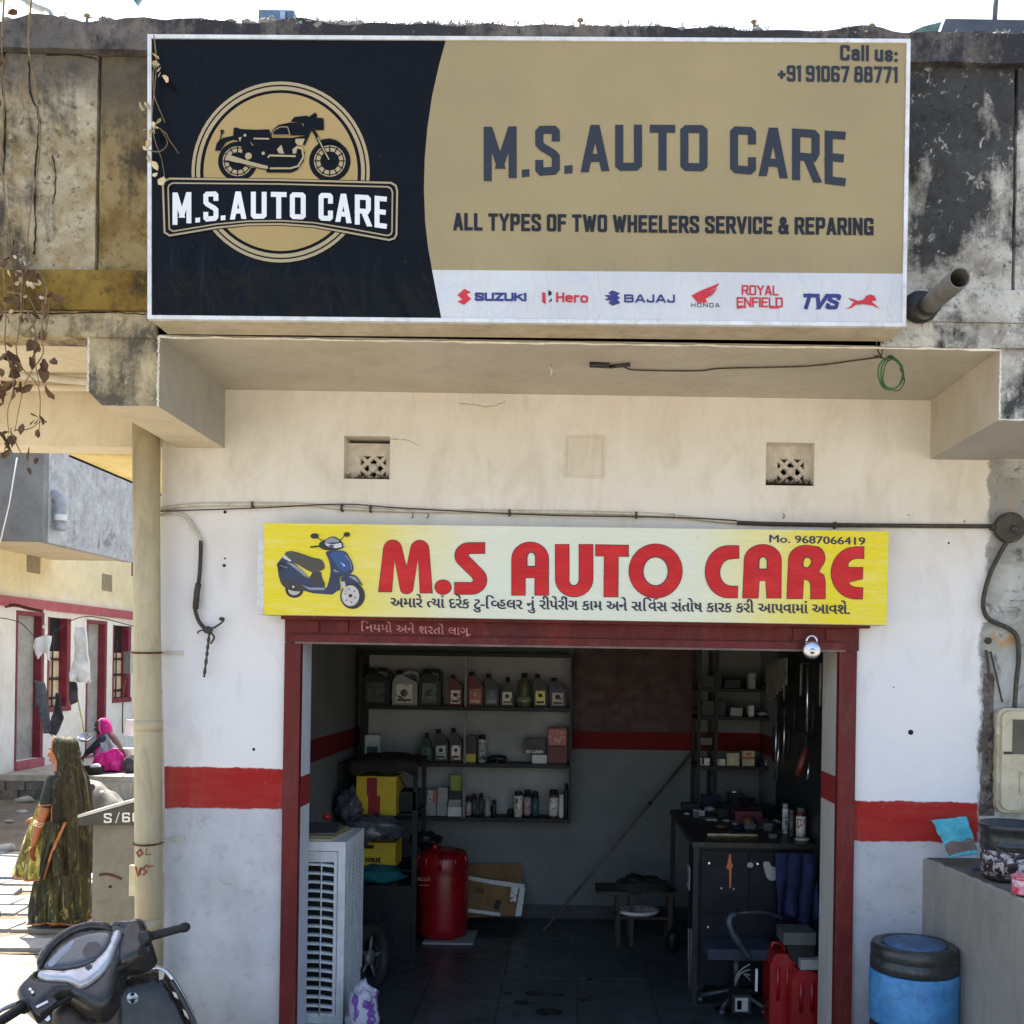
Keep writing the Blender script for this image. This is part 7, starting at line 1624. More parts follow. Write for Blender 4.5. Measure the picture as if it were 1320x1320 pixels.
m_plinth = plaster('plinth_cement', lin(188, 180, 164), lin(160, 152, 136), lin(110, 100, 84), .6, .5)
rh = thing('row_house', 'white and cream row house with maroon doors and a grey balcony across the passage', 'building', (XW, 17, ZP))
def Yat(px, Xw=XW): return -Xw * F / (PX - px - 11)
ops = [('door', Yat(9), Yat(45), ZP + .16, 2.98), ('window', Yat(50), Yat(79), 1.28, 2.92), ('door', Yat(100), Yat(126), ZP + .04, 2.94), ('window', Yat(134), Yat(157), 1.36, 2.88)]
# facade built as pieces round the openings (wall runs along Y)
ys_ = [YH0 - 4] ; cur = YH0 - 4; ztop = 3.98
def fac(y0, y1, z0, z1, x=XW): mb = MB(); mb.box(x - .16, x, y0, y1, z0, z1); mb.build('wall', m_hw, rh)
for k, y0, y1, z0, z1 in ops:
    fac(cur, y0, ZP, 3.02); fac(y0, y1, z1, 3.02); fac(y0, y1, ZP, z0) if z0 > ZP + .01 else None; cur = y1
fac(cur, YH1, ZP, 3.02); fac(YH0 - 4, YH1, 3.02, ztop + 2.5)
mb = MB(); mb.box(XW - 3.0, XW - 2.9, YH0 - 4, YH1, ZP, 6.5); mb.box(XW - 3, XW - .16, YH0 - 4.2, YH0 - 4, ZP, 6.5); mb.box(XW - 3, XW, YH1, YH1 + .2, 0, 6.5); mb.build('rear_wall', m_hw, rh)
# maroon string course
mb = MB(); mb.box(XW + .001, XW + .07, YH0 - 4, YH1, 3.03, 3.20); mb.build('string_course', m_pinkr, rh)
for k, y0, y1, z0, z1 in ops:
    if k == 'door':
        mb = MB(); mb.box(XW - .165, XW - .13, y0, y1, z0, z1); d_ = mb.build('door', m_door, rh)
        mb = MB(); mb.box(XW - .165, XW + .012, y1 - .10, y1 - .001, z0, z1 - .001); mb.box(XW - .165, XW + .012, y0 + .001, y0 + .05, z0, z1 - .001); mb.box(XW - .165, XW + .012, y0 + .051, y1 - .101, z1 - .07, z1 - .001); mb.build('door_frame', m_mar, d_)
        mb = MB(); mb.box(XW - .129, XW + .05, y0, y1, ZP, z0 - .002); mb.build('door_sill', m_pinkr, d_)
        mb = MB(); mb.box(XW - .131, XW - .115, y0 + .12, y0 + .13, z0 + .9, z0 + 1.1); mb.build('handle', m_steel, d_)
    else:
        mb = MB(); mb.box(XW - .165, XW + .012, y1 - .14, y1 - .001, z0, z1); mb.box(XW - .165, XW + .012, y0 + .001, y0 + .04, z0, z1); mb.box(XW - .165, XW + .03, y0, y1 + .02, z0 - .10, z0); w_ = mb.build('window', m_mar, rh)
        for j in range(3): mb = MB(); z = z0 + .12 + j * (z1 - z0) * .22; mb.box(XW - .12, XW - .10, y0 + .04, y1 - .14, z, z + .05); mb.build('bar', M('window_bar', lin(66, 36, 34), rough=.6), w_)
        mb = MB(); ym = (y0 + y1) / 2 - .05; mb.box(XW - .10, XW - .085, ym - .02, ym + .02, z0, z1 - .3); mb.build('bar', _mc['window_bar'], w_)
        mb = MB(); mb.box(XW - .15, XW - .14, y0 + .04, y1 - .14, z0, z0 + (z1 - z0) * .62); mb.build('pane', M('curtain_cream', lin(220, 200, 164), lin(200, 176, 140), 5, .8), w_)
        mb = MB(); mb.box(XW - .15, XW - .14, y0 + .04, y1 - .14, z0 + (z1 - z0) * .62, z1); mb.build('pane', m_dark, w_)
for (x, y, w_, h_) in ((30, 726, 15, 28), (125, 751, 10, 22)):
    yc = Yat(x); a = P(x, y, yc); mb = MB(); mb.box(XW + .001, XW + .012, yc - .22, yc + .22, a.z - .17, a.z + .17); mb.build('blind_vent', M('vent_recess', lin(150, 138, 110), lin(130, 120, 96), 8, .9), rh)
# balcony
XB, YB0, YB1 = -8.02, 15.5, 18.7; zb_ = P(52, 697, YB0).z
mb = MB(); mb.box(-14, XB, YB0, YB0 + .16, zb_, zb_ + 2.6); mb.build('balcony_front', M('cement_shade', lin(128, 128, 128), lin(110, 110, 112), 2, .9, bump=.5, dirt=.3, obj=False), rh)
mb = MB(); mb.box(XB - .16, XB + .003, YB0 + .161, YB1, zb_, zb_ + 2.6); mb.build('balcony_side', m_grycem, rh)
mb = MB(); mb.box(-14, XB - .161, YB0 + .161, YB1, zb_ + .02, zb_ + .16); mb.build('balcony_floor', m_cream, rh)
mb = MB(); mb.box(XB - .02, XB + .02, YB1, YB1 + .16, zb_ - .25, zb_ + .0); mb.build('balcony_post', m_mar, rh)
mb = MB(); mb.box(-8.3, XB + .5, YB1 + .17, YH1, zb_ - 1.9, zb_ + 2.6); 
mb.bm.free()
# elbow pipe on the balcony side
q = P(62, 650, YB0 + .4); q.x = XB + .02
el = thing('elbow_pipe', 'grey elbow drain pipe on the corner of the grey balcony', 'pipe', q)
mb = MB(); mb.tube(catmull([q + Vector((-.02, -.1, .12)), q + Vector((.05, -.1, .10)), q + Vector((.10, -.1, .0)), q + Vector((.10, -.1, -.18))], 6), .085, 14); mb.build('elbow', M('pipe_grey', lin(150, 154, 160), lin(130, 134, 140), 6, .4), el)
mb = MB(); mb.tube([q + Vector((.10, -.1, -.17)), q + Vector((.10, -.1, -.27))], .09, 14); mb.build('collar', M('pipe_white', lin(214, 216, 216), rough=.4), el); mb = MB(); mb.tube([q + Vector((.10, -.1, -.27)), q + Vector((.10, -.1, -.42))], .082, 14); mb.build('spout', _mc['pipe_grey'], el)
# veranda plinth of rubble with cement top
plz = thing('veranda_plinth', 'raised stone veranda running in front of the row house', 'plinth', (-9, 17, G))
mb = MB(); mb.box(-15, -6.2, 17.0, 24, ZP - .10, ZP - .001); mb.bevel(.01, 1); mb.build('top_slab', m_plinth, plz)
mb = MB(); mb.box(-15, -6.25, 17.06, 24, G - .1, ZP - .101); mb.build('core', m_dirt, plz)
mb = MB(); mb.box(-8.05, -6.19, 16.96, 17.2, G - .05, ZP - .10); mb.bevel(.01, 1); mb.build('plaster_face', m_plinth, plz)
m_rub = [M('rubble_%d' % k, lin(*c), lin(*d), 5, .9, bump=.7, bscale=18, dirt=.4) for k, (c, d) in enumerate((((112, 106, 98), (84, 80, 74)), ((130, 120, 106), (100, 92, 82)), ((92, 88, 84), (70, 66, 62))))]
for row_ in range(2):
    x = -11.2
    while x < -8.1:
        w = random.uniform(.22, .42); mb = MB(); h = .145
        mb.box(x, x + w - .02, 16.93 + random.uniform(-.03, .02), 17.1, G + row_ * .15, G + row_ * .15 + h); mb.bevel(.03, 1); mb.jitter(.02, 6)
        mb.build('stone', random.choice(m_rub), plz); x += w
# loose stones and litter on the dirt
m_lit = M('pale_stone', lin(176, 170, 158), lin(140, 132, 120), 8, .9, bump=.5)
for k, (px, py, w_) in enumerate(((32, 1034, .16), (29, 1048, .10), (4, 1097, .16), (8, 1015, .14), (150, 1026, .2), (12, 1060, .07), (45, 1072, .06))):
    d = ray(px, py); t_ = (G + .02 - H) / d.z; p = Vector((0, 0, H)) + d * t_
    mb = MB(); mb.ball(p + Vector((0, 0, w_ * .2)), (w_, w_ * .6, w_ * .35), 8); mb.jitter(w_ * .3, 9); tag(mb.build('loose_stone', m_lit), ['pale stone in front of the rubble plinth', 'small pale stone on the dirt below the plinth', 'pale stone at the left edge where paving begins', 'pale stone near the left end of the plinth', 'pale boulder below the plastered plinth face', 'tiny stone at the left of the dirt path', 'tiny stone beside the walking woman'][k], 'stone', 'loose stones on the dirt')
# laundry lines and clothes
lz = lambda px, py, Y: P(px, py, Y)
Yl = 16.9
ln = thing('clothes_line', 'thin clothes line strung across the row house front', 'line', lz(60, 800, Yl))
mb = MB(); mb.tube(catmull([lz(-10, 795, Yl), lz(25, 802, Yl), lz(45, 820, Yl), lz(65, 817, Yl), lz(92, 800, Yl), lz(120, 795, Yl), lz(175, 808, Yl)], 6), .008, 5); mb.build('cord', m_wire, ln)
mb = MB(); mb.tube(catmull([lz(5, 782, Yl + .3), lz(20, 780, Yl + .3), lz(35, 784, Yl + .3), lz(55, 788, Yl + .3)], 5), .03, 6); mb.build('pole', m_rust, ln)
def cloth(name, label, cat, outline, Y, mat, thick=.03, seed=0):
    """hanging garment: outline in the photo, at depth Y, with folds and real thickness"""
    pts = [P(x, y, Y) for x, y in outline]; mb = MB(); mb.flat([pts])
    for _ in range(4): bmesh.ops.subdivide_edges(mb.bm, edges=[e for e in mb.bm.edges if e.calc_length() > .05], cuts=1)
    bmesh.ops.triangulate(mb.bm, faces=mb.bm.faces)
    for v in mb.bm.verts: v.co.y += .045 * sin(v.co.x * 34 + v.co.z * 5 + seed) + .06 * mnoise.noise(v.co * 4 + Vector((seed, 0, 0)))
    o = tag(mb.build(name, mat, smooth=True), label, cat); mod(o, 'SOLIDIFY', thickness=thick, offset=0); return o
m_wc = M('white_cotton', lin(232, 232, 228), lin(210, 210, 206), 5, .9, bump=.3); m_gc = M('grey_cloth', lin(96, 100, 104), lin(66, 70, 74), 14, .9, bump=.4); m_kc = M('charcoal_cloth', lin(62, 60, 62), lin(44, 42, 46), 10, .9, bump=.4)
cloth('tshirt', 'white T-shirt bunched on the clothes line by the first window', 'shirt', [(48, 823), (52, 820), (62, 819), (66, 820), (66, 834), (64, 848), (67, 852), (65, 852), (60, 842), (55, 840), (52, 850), (46, 841), (42, 834)], 16.8, m_wc, seed=1)
cloth('long_shirt', 'long white shirt hanging beside the second door', 'shirt', [(99, 808), (113, 809), (115, 840), (116, 880), (91, 878), (94, 850), (97, 820)], 16.7, m_wc, seed=2)
cloth('trousers', 'grey trousers hanging under the first window', 'trousers', [(46, 877), (56, 880), (60, 905), (63, 930), (67, 950), (63, 945), (58, 945), (55, 925), (51, 905), (46, 912)], 16.8, m_gc, seed=3)
cloth('dark_garment', 'charcoal garment hanging between window and second door', 'garment', [(71, 893), (77, 895), (79, 912), (82, 925), (78, 935), (74, 948), (69, 945), (69, 925), (70, 908)], 16.8, m_kc, seed=4)
cloth('dark_towel', 'dark towel hanging below the long white shirt', 'towel', [(90, 878), (98, 880), (97, 905), (92, 909), (90, 900)], 16.75, m_kc, seed=5)
mb = MB(); mb.tube([lz(96, 880, 16.9), lz(109, 945, 16.9)], .012, 6); tag(mb.build('cord', M('yellow_rope', lin(190, 184, 90), rough=.8)), 'yellow rope hanging down by the second door', 'rope')
mb = MB(); mb.tube([lz(22, 590, 12), lz(12, 650, 12), lz(0, 700, 12)], .007, 5); tag(mb.build('cord', m_wc), 'white cord slanting past the grey balcony at the far left', 'cord')
pa_ = thing('meter_board', 'grey switch board on the row house wall near the drain pipe', 'switch board', lz(165, 850, 17.6))
mb = MB(); a, b = lz(159, 868, 17.6), lz(167, 840, 17.6); mb.box(a.x, b.x, 17.6, 17.7, a.z, b.z); mb.build('board', m_grpipe, pa_); mb = MB(); a, b = lz(168, 868, 17.6), lz(174, 842, 17.6); mb.box(a.x, b.x, 17.58, 17.7, a.z, b.z); mb.build('meter_case', m_pvc, pa_)
mb = MB(); mb.tube(catmull([lz(165, 868, 17.6), lz(160, 885, 17.6), lz(158, 915, 17.6), lz(158, 945, 17.6)], 5), .012, 6); mb.build('cable', m_wire, pa_)
mb = MB(); c = lz(58, 808, 17.3); mb.ball(c, (.045, .045, .04), 10); mb.tube([c + Vector((0, 0, .03)), c + Vector((0, 0, .3))], .012, 6); tag(mb.build('light_bulb', M('bulb_glass', lin(236, 236, 230), rough=.2)), 'unlit white bulb hanging in the first window', 'bulb')
# far end of the passage: plain pale wall closing the view behind
bb = thing('end_house', 'pale house closing the far end of the side passage', 'building', (-8, 24.5, G))
mb = MB(); mb.box(-12.6, -2, 24.3, 24.8, G, 7.5); mb.build('wall', m_hw, bb)
mb = MB(); mb.box(-8.2, -7.4, 24.26, 24.299, G, 2.2); mb.build('door', m_mar, bb)
# vessels and bundles by the seated woman
Yv2 = 17.3
def plant_z(px, py, Y): q = P(px, py, Y); q.z = ZP; return q
q = plant_z(116, 980, Yv2); ba_ = thing('basin', 'dark metal basin in front of the seated woman', 'basin', q)
mb = MB(); mb.lathe([(.16, 0), (.20, .02), (.23, .12), (.235, .125), (.22, .12), (.19, .03), (0, .02)], q, 28); mb.build('bowl', m_steel, ba_)
mb = MB(); mb.ball(q + Vector((.12, -.05, .14)), (.10, .07, .04), 10); mb.jitter(.02, 9); mb.build('foam', m_wc, ba_)
q = P(110, 952, Yv2 + .1); mb = MB(); mb.lathe([(.0, -.03), (.07, -.03), (.11, .0), (.12, .05), (.115, .05), (.10, .01), (0, -.01)], q, 24, M=Matrix.Rotation(.5, 3, 'X')); tag(mb.build('steel_bowl', m_chr), 'shiny steel bowl held by the seated woman', 'bowl')
q = plant_z(168, 985, 17.6); bl_ = cloth_blob('bundle', 'dark bundle on the veranda right of the seated woman', 'bundle', q + Vector((0, 0, .13)), (.12, .12, .17), m_kc, 3, .3)
q = plant_z(169, 965, 17.9); mb = MB(); mb.lathe([(.10, 0), (.15, .28), (.16, .28), (.16, .30), (0, .29)], q + Vector((0, 0, .10)), 20); tag(mb.build('white_bucket', m_wc), 'white bucket behind the dark bundle on the veranda', 'bucket')
q = plant_z(165, 940, 18.2); mb = MB(); mb.prism([P(160, 948, 18.2), P(175, 950, 18.2), P(172, 928, 18.2), P(162, 928, 18.2)], Vector((0, .12, 0))); tag(mb.build('white_sack', m_wc), 'white sack leaning on the wall behind the bucket', 'sack')
# ================================================================= PEOPLE
def sari(name, base, gold, green, sc=16, pats=.5, pink=False):
    t = NT(name)
    n_ = t.noise(sc * .7, 5, .7, 1.2, (1, 1, .22))
    c = t.mix(t.ramp(n_, [(.44, 0.0), (.52, 1.0)]), base, green)
    c = t.mix(t.ramp(t.noise(sc * 1.0, 5, .7, 1.6, (1, 1, .35)), [(.56, 0.0), (.61, pats)]), c, gold)
    c = t.mix(t.ramp(t.noise(sc * 2.5, 4, .7, 1.0), [(.56, 0.0), (.62, .5)]), c, base)
    t.bump(t.noise(30, 4, .6), .2, .01)
    m_ = t.fin(c, .7, 0, .3); return m_
m_sari = sari('sari_olive', lin(40, 31, 21), lin(158, 140, 76), lin(62, 62, 36), 14, .7)
m_veil = sari('sari_veil', lin(32, 27, 20), lin(120, 104, 58), lin(52, 52, 32), 15, .45)
m_pallu = sari('sari_pallu', lin(84, 74, 36), lin(214, 204, 120), lin(150, 142, 64), 12, .95)  # brighter pallu: backlight through the cloth put into its colour
m_border = M('sari_border', lin(186, 118, 66), lin(150, 84, 46), 20, .6)
m_skin = M('skin_brown', lin(164, 100, 62), lin(148, 86, 52), 6, .55); m_skin.node_tree.nodes['Principled BSDF'].inputs['Subsurface Weight'].default_value = .08
m_hair = M('black_hair', lin(26, 20, 18), lin(40, 30, 26), 30, .5)
m_blouse = M('blouse_dark', lin(20, 25, 25), lin(34, 42, 38), 26, .8, bump=.2)
def limb(mb, pts, rs, seg=12, n=5):
    P3 = catmull(pts, n); R3 = []
    for i in range(len(pts) - 1):
        for k in range(n): R3.append(rs[i] + (rs[i + 1] - rs[i]) * k / n)
    R3.append(rs[-1]); mb.tube(P3, R3, seg); mb.ball(pts[0], rs[0], 10); mb.ball(pts[-1], rs[-1], 10)
def hand(mb, wrist, d, up, s=1.0, curl=.5):
    """palm, four fingers of unequal length and a thumb leaving the side of the palm"""
    d = Vector(d).normalized(); up = (Vector(up) - d * Vector(up).dot(d)).normalized(); side = d.cross(up).normalized(); w = Vector(wrist)
    T = Matrix((side, d, up)).transposed()
    mb.ball(w + d * .045 * s, (.036 * s, .052 * s, .016 * s), 12, M=T); mb.ball(w + d * .01 * s, (.024 * s, .03 * s, .018 * s), 10, M=T)
    for i, (o, l) in enumerate(((-.028, .062), (-.010, .074), (.009, .070), (.027, .054))):
        p0 = w + d * .085 * s + side * o * s; a = curl * .6; p1 = p0 + (d * cos(a) - up * sin(a)) * l * .45 * s; a = curl * 1.5; p2 = p1 + (d * cos(a) - up * sin(a)) * l * .32 * s; a = curl * 2.2; p3 = p2 + (d * cos(a) - up * sin(a)) * l * .25 * s
        mb.tube([p0 - d * .02 * s, p0, p1, p2, p3], [.0095 * s, .009 * s, .0082 * s, .0074 * s, .006 * s], 8)
    p0 = w + d * .025 * s - side * .028 * s; p1 = p0 + (d * .6 - side * .7 - up * .3) * .035 * s; p2 = p1 + (d * .9 - side * .1 - up * .3) * .032 * s; p3 = p2 + d * .02 * s
    mb.tube([p0, p1, p2, p3], [.012 * s, .0105 * s, .0095 * s, .007 * s], 8)
def head(mb, c, yaw, s=1.0, tilt=0.0):
    """c: centre of the skull, face towards local -X"""
    R = Matrix.Rotation(yaw, 3, 'Z') @ Matrix.Rotation(tilt, 3, 'Y'); c = Vector(c); q = lambda x, y, z: c + R @ Vector((x, y, z)) * s
    mb.ball(q(.01, 0, .02), (.098 * s, .077 * s, .100 * s), 18, M=R); mb.ball(q(-.025, 0, -.04), (.066 * s, .058 * s, .078 * s), 16, M=R)
    mb.ball(q(-.062, 0, -.095), (.024 * s, .028 * s, .020 * s), 10, M=R)
    mb.tube([q(-.088, 0, .018), q(-.104, 0, -.008), q(-.116, 0, -.032)], [.009 * s, .012 * s, .014 * s], 8); mb.ball(q(-.108, .010, -.036), .009 * s, 8); mb.ball(q(-.108, -.010, -.036), .009 * s, 8)
    mb.ball(q(-.090, 0, -.062), (.012 * s, .024 * s, .007 * s), 10, M=R); mb.ball(q(-.088, 0, -.073), (.012 * s, .020 * s, .008 * s), 10, M=R)
    for y in (-1, 1):
        mb.ball(q(-.080, .033 * y, .030), (.014 * s, .022 * s, .008 * s), 8, M=R); mb.ball(q(-.068, .040 * y, -.02), (.018 * s, .016 * s, .016 * s), 8, M=R)
        mb.ball(q(.012, .078 * y, -.005), (.016 * s, .008 * s, .030 * s), 8, M=R)
    return q
def eyes(root, q, s=1.0, R=None):
    for y in (-1, 1):
        mb = MB(); mb.ball(q(-.078, .032 * y, .012), .0125 * s, 10); mb.build('eye', M('eye_white', lin(224, 220, 210), rough=.3), root)
        mb = MB(); mb.ball(q(-.087, .033 * y, .012), .0062 * s, 8); mb.build('iris', m_hair, root)
        mb = MB(); mb.tube([q(-.088, .016 * y, .033), q(-.090, .032 * y, .039), q(-.080, .050 * y, .032)], .0035 * s, 5); mb.build('eyebrow', m_hair, root)
    mb = MB(); mb.ball(q(-.097, 0, -.063), (.007 * s, .02 * s, .006 * s), 8); mb.ball(q(-.096, 0, -.0725), (.007 * s, .017 * s, .006 * s), 8); mb.build('lips', M('lips', lin(120, 60, 48), rough=.5), root)
def body_finish(mb, root, vox, name='body', mat=None, smooth=6):
    o = mb.build(name, mat or m_skin, root); mod(o, 'REMESH', mode='VOXEL', voxel_size=vox, use_smooth_shade=True); m_ = mod(o, 'SMOOTH'); m_.iterations = smooth; m_.factor = .5; return o

# ---- woman walking in a patterned sari, pallu over her head
def woman():
    Y0 = 8.9; base = P(86, 1196, Y0); base.z = G + .025
    w = thing('person', 'woman in an olive and gold patterned sari drawn over her head, walking left', 'person', base)
    L = lambda x, y, z: base + Vector((x, y, z))
    # body: head, neck, torso, both arms with hands, legs and feet
    mb = MB(); hc = L(-.072, 0, 1.50); q = head(mb, hc, 0.0, 1.0, -.05)
    limb(mb, [L(-.03, 0, 1.43), L(-.01, 0, 1.33)], [.052, .058]); 
    limb(mb, [L(0, 0, 1.30), L(.0, 0, 1.12), L(.01, 0, .92)], [.10, .105, .14], 16)
    limb(mb, [L(-.02, .15, 1.29), L(0, 0, 1.31), L(-.02, -.15, 1.29)], [.050, .058, .050])
    limb(mb, [L(-.045, -.19, 1.27), L(-.06, -.24, 1.12), L(-.085, -.245, 1.00)], [.055, .048, .040]); limb(mb, [L(-.085, -.245, 1.00), L(-.13, -.25, .88), L(-.17, -.24, .745)], [.040, .036, .024])
    hand(mb, L(-.175, -.24, .735), (-.12, 0, -1), (-1, .2, .1), 1.0, .55)
    limb(mb, [L(-.03, .19, 1.27), L(-.05, .22, 1.10), L(-.06, .21, 1.0)], [.052, .045, .040]); limb(mb, [L(-.06, .21, 1.0), L(-.16, .15, .95), L(-.25, .05, .92)], [.040, .034, .024]); hand(mb, L(-.26, .04, .92), (-1, -.3, -.1), (0, 0, 1), 1.0, .9)
    for sy, fx in ((-.09, .07), (.09, -.10)):
        limb(mb, [L(.01, sy, .90), L(fx * .4 - .03, sy, .50), L(fx, sy, .10)], [.11, .065, .036]); limb(mb, [L(fx + .03, sy, .045), L(fx - .04, sy, .045), L(fx - .15, sy, .020)], [.036, .036, .020])
        for k in range(5): mb.ball(L(fx - .165 + abs(k - 1) * .008, sy - .03 + k * .015, .014), (.018, .009, .010), 8)
    body_finish(mb, w, .009)
    eyes(w, q)
    mb = MB(); mb.ball(L(-.035, 0, 1.535), (.096, .084, .086), 16); mb.ball(L(.05, 0, 1.48), (.05, .06, .05), 12); mb.build('hair', m_hair, w)
    # blouse
    mb = MB(); limb(mb, [L(-.04, -.18, 1.285), L(-.06, -.238, 1.13), L(-.066, -.243, 1.08)], [.066, .060, .056]); limb(mb, [L(-.03, .18, 1.28), L(-.05, .22, 1.10)], [.064, .056])
    limb(mb, [L(-.01, 0, 1.29), L(0, 0, 1.12)], [.108, .115], 16); limb(mb, [L(-.03, .14, 1.29), L(-.03, -.14, 1.29)], [.058, .058]); body_finish(mb, w, .012, 'blouse', m_blouse, 4)
    mb = MB(); c = L(-.066, -.243, 1.075); mb.tube([c + Vector((.057 * cos(a), .057 * sin(a), .004 * cos(a))) for a in [2 * pi * i / 20 for i in range(20)]], .006, 6, closed=True); mb.build('sleeve_border', m_border, w)
    for z, x, r in ((.90, -.128, .041), (.915, -.122, .042), (.93, -.115, .042)):
        mb = MB(); c = L(x, -.25, z); mb.tube([c + Vector((r * cos(a), r * sin(a), -.25 * r * cos(a))) for a in [2 * pi * i / 20 for i in range(20)]], .004, 5, closed=True); mb.build('bangle', M('bangle_cream', lin(222, 196, 150), rough=.3), w)
    # pleated skirt of the sari
    prof = [(0, 1.02, .155, .13), (.10, .92, .185, .16), (.25, .76, .19, .17), (.45, .52, .185, .165), (.7, .26, .21, .17), (.88, .10, .235, .18), (1, .035, .245, .185)]
    def ell(v):
        for (a, z0, rx0, ry0), (b, z1, rx1, ry1) in zip(prof, prof[1:]):
            if v <= b: k = (v - a) / (b - a); return z0 + (z1 - z0) * k, rx0 + (rx1 - rx0) * k, ry0 + (ry1 - ry0) * k
        return prof[-1][1:]
    def sk(u, v):
        z, rx, ry = ell(v); th = 2 * pi * u; fold = (.014 + .040 * v) * sin(th * 11 + 1.2 * sin(v * 4)) + (.008 + .016 * v) * sin(th * 23 + v * 3)
        fold *= .35 + .65 * max(0, sin(th / 2 + .4)) ; sh = .02 * v * sin(th) 
        return L((rx + fold) * cos(th) - .015 - .03 * v, (ry + fold * .8) * sin(th), z + (.014 * sin(th * 3) if v > .95 else 0))
    mb = MB(); mb.grid(sk, 150, 46, closed_u=True); o = mb.build('sari_skirt', m_sari, w, smooth=True); mod(o, 'SOLIDIFY', thickness=.006)
    mb = MB(); mb.tube([sk(i / 150, 1.0) + Vector((0, 0, .006)) for i in range(150)], .007, 5, closed=True); mb.build('sari_border', m_border, w)
    # waist tuck / underskirt peeping out at the back foot
    # veil: over the head, down the back, open in front
    prof2 = [(0, 1.638, .012, .01, -.04), (.03, 1.634, .045, .04, -.04), (.07, 1.618, .078, .068, -.04), (.12, 1.585, .104, .090, -.038), (.20, 1.51, .118, .102, -.034), (.29, 1.41, .104, .108, -.012), (.36, 1.34, .104, .18, -.004), (.44, 1.26, .122, .25, .0), (.60, 1.03, .146, .265, .012), (.80, .78, .165, .25, .02), (1, .46, .18, .225, .03)]
    def vp(v):
        for A, B in zip(prof2, prof2[1:]):
            if v <= B[0]: k = (v - A[0]) / (B[0] - A[0]); return [A[i] + (B[i] - A[i]) * k for i in range(1, 5)]
        return prof2[-1][1:]
    def veil(u, v):
        z, rx, ry, ox = vp(v); half = radians(150 - 46 * min(1, max(0, v - .08) / .30) - 14 * max(0, v - .38))
        th = -half + 2 * half * u; f = (.003 + .045 * max(0, v - .22)) * sin(th * 8 + v * 2) * (.6 + .4 * sin(th * 3)) + (.002 + .016 * max(0, v - .2)) * sin(th * 19 + v * 3)
        return L(ox + (rx + f) * cos(th), (ry + f) * sin(th), z + .006 * sin(th * 2))
    mb = MB(); mb.grid(veil, 70, 70); o = mb.build('sari_veil', m_veil, w, smooth=True); mod(o, 'SOLIDIFY', thickness=.007)
    for u in (0.0, 1.0):
        mb = MB(); mb.tube([veil(u, .06 + .94 * k / 50) for k in range(34)], .011, 6); mb.build('sari_border', m_border, w)
    # front panel of the pallu held forward by the hand, and its border
    A0_, A1 = L(-.13, -.20, 1.24), L(-.385, -.17, .47)
    B0, B1 = L(-.02, -.235, .98), L(-.06, -.23, .44)
    def pal(u, v):
        a = L(-.125, -.12, 1.22).lerp(L(-.40, -.14, .47), v) + Vector((-.02 * sin(pi * v), 0, 0)); b = L(-.10, -.15, 1.18).lerp(L(-.12, -.225, .435), v)
        p = a.lerp(b, u); return p + Vector((0, -.035 * sin(pi * u) * v + .018 * sin(u * 13 + v * 3) * v, -.02 * sin(pi * u) * v))
    mb = MB(); mb.grid(pal, 36, 50); o = mb.build('sari_pallu', m_pallu, w, smooth=True); mod(o, 'SOLIDIFY', thickness=.006)
    def pal2(u, v):
        a = L(-.11, -.20, .97).lerp(L(-.12, -.225, .435), v); b = L(.10, -.262, .93).lerp(L(-.10, -.232, .44), v)
        p = a.lerp(b, u); return p + Vector((0, -.03 * sin(pi * u) * (1 - v * .6) + .014 * sin(u * 15 + v * 5), -.02 * sin(pi * u)))
    mb = MB(); mb.grid(pal2, 30, 40); o = mb.build('sari_fold', m_veil, w, smooth=True); mod(o, 'SOLIDIFY', thickness=.006)
    mb = MB(); mb.tube([pal(k / 30, 1.0) + Vector((0, -.004, 0)) for k in range(31)], .010, 6); mb.build('sari_border', m_border, w)
    mb = MB(); mb.tube([pal2(1.0, k / 30) + Vector((0, -.004, 0)) for k in range(31)], .012, 6); mb.build('sari_border', m_border, w)
    mb = MB(); mb.tube([pal(0, k / 30) + Vector((0, -.002, 0)) for k in range(31)], .004, 5); mb.build('sari_border', m_border, w)
    for sy, fx in ((-.09, .07), (.09, -.10)):
        mb = MB(); mb.prism([L(fx + .06 * cos(a) - .05 + (-.07 if cos(a) < 0 else .02), sy + .038 * sin(a), -.012) for a in [2 * pi * i / 16 for i in range(16)]], Vector((0, 0, .014))); mb.build('sandal', M('sandal_brown', lin(110, 60, 44), rough=.6), w)
woman()

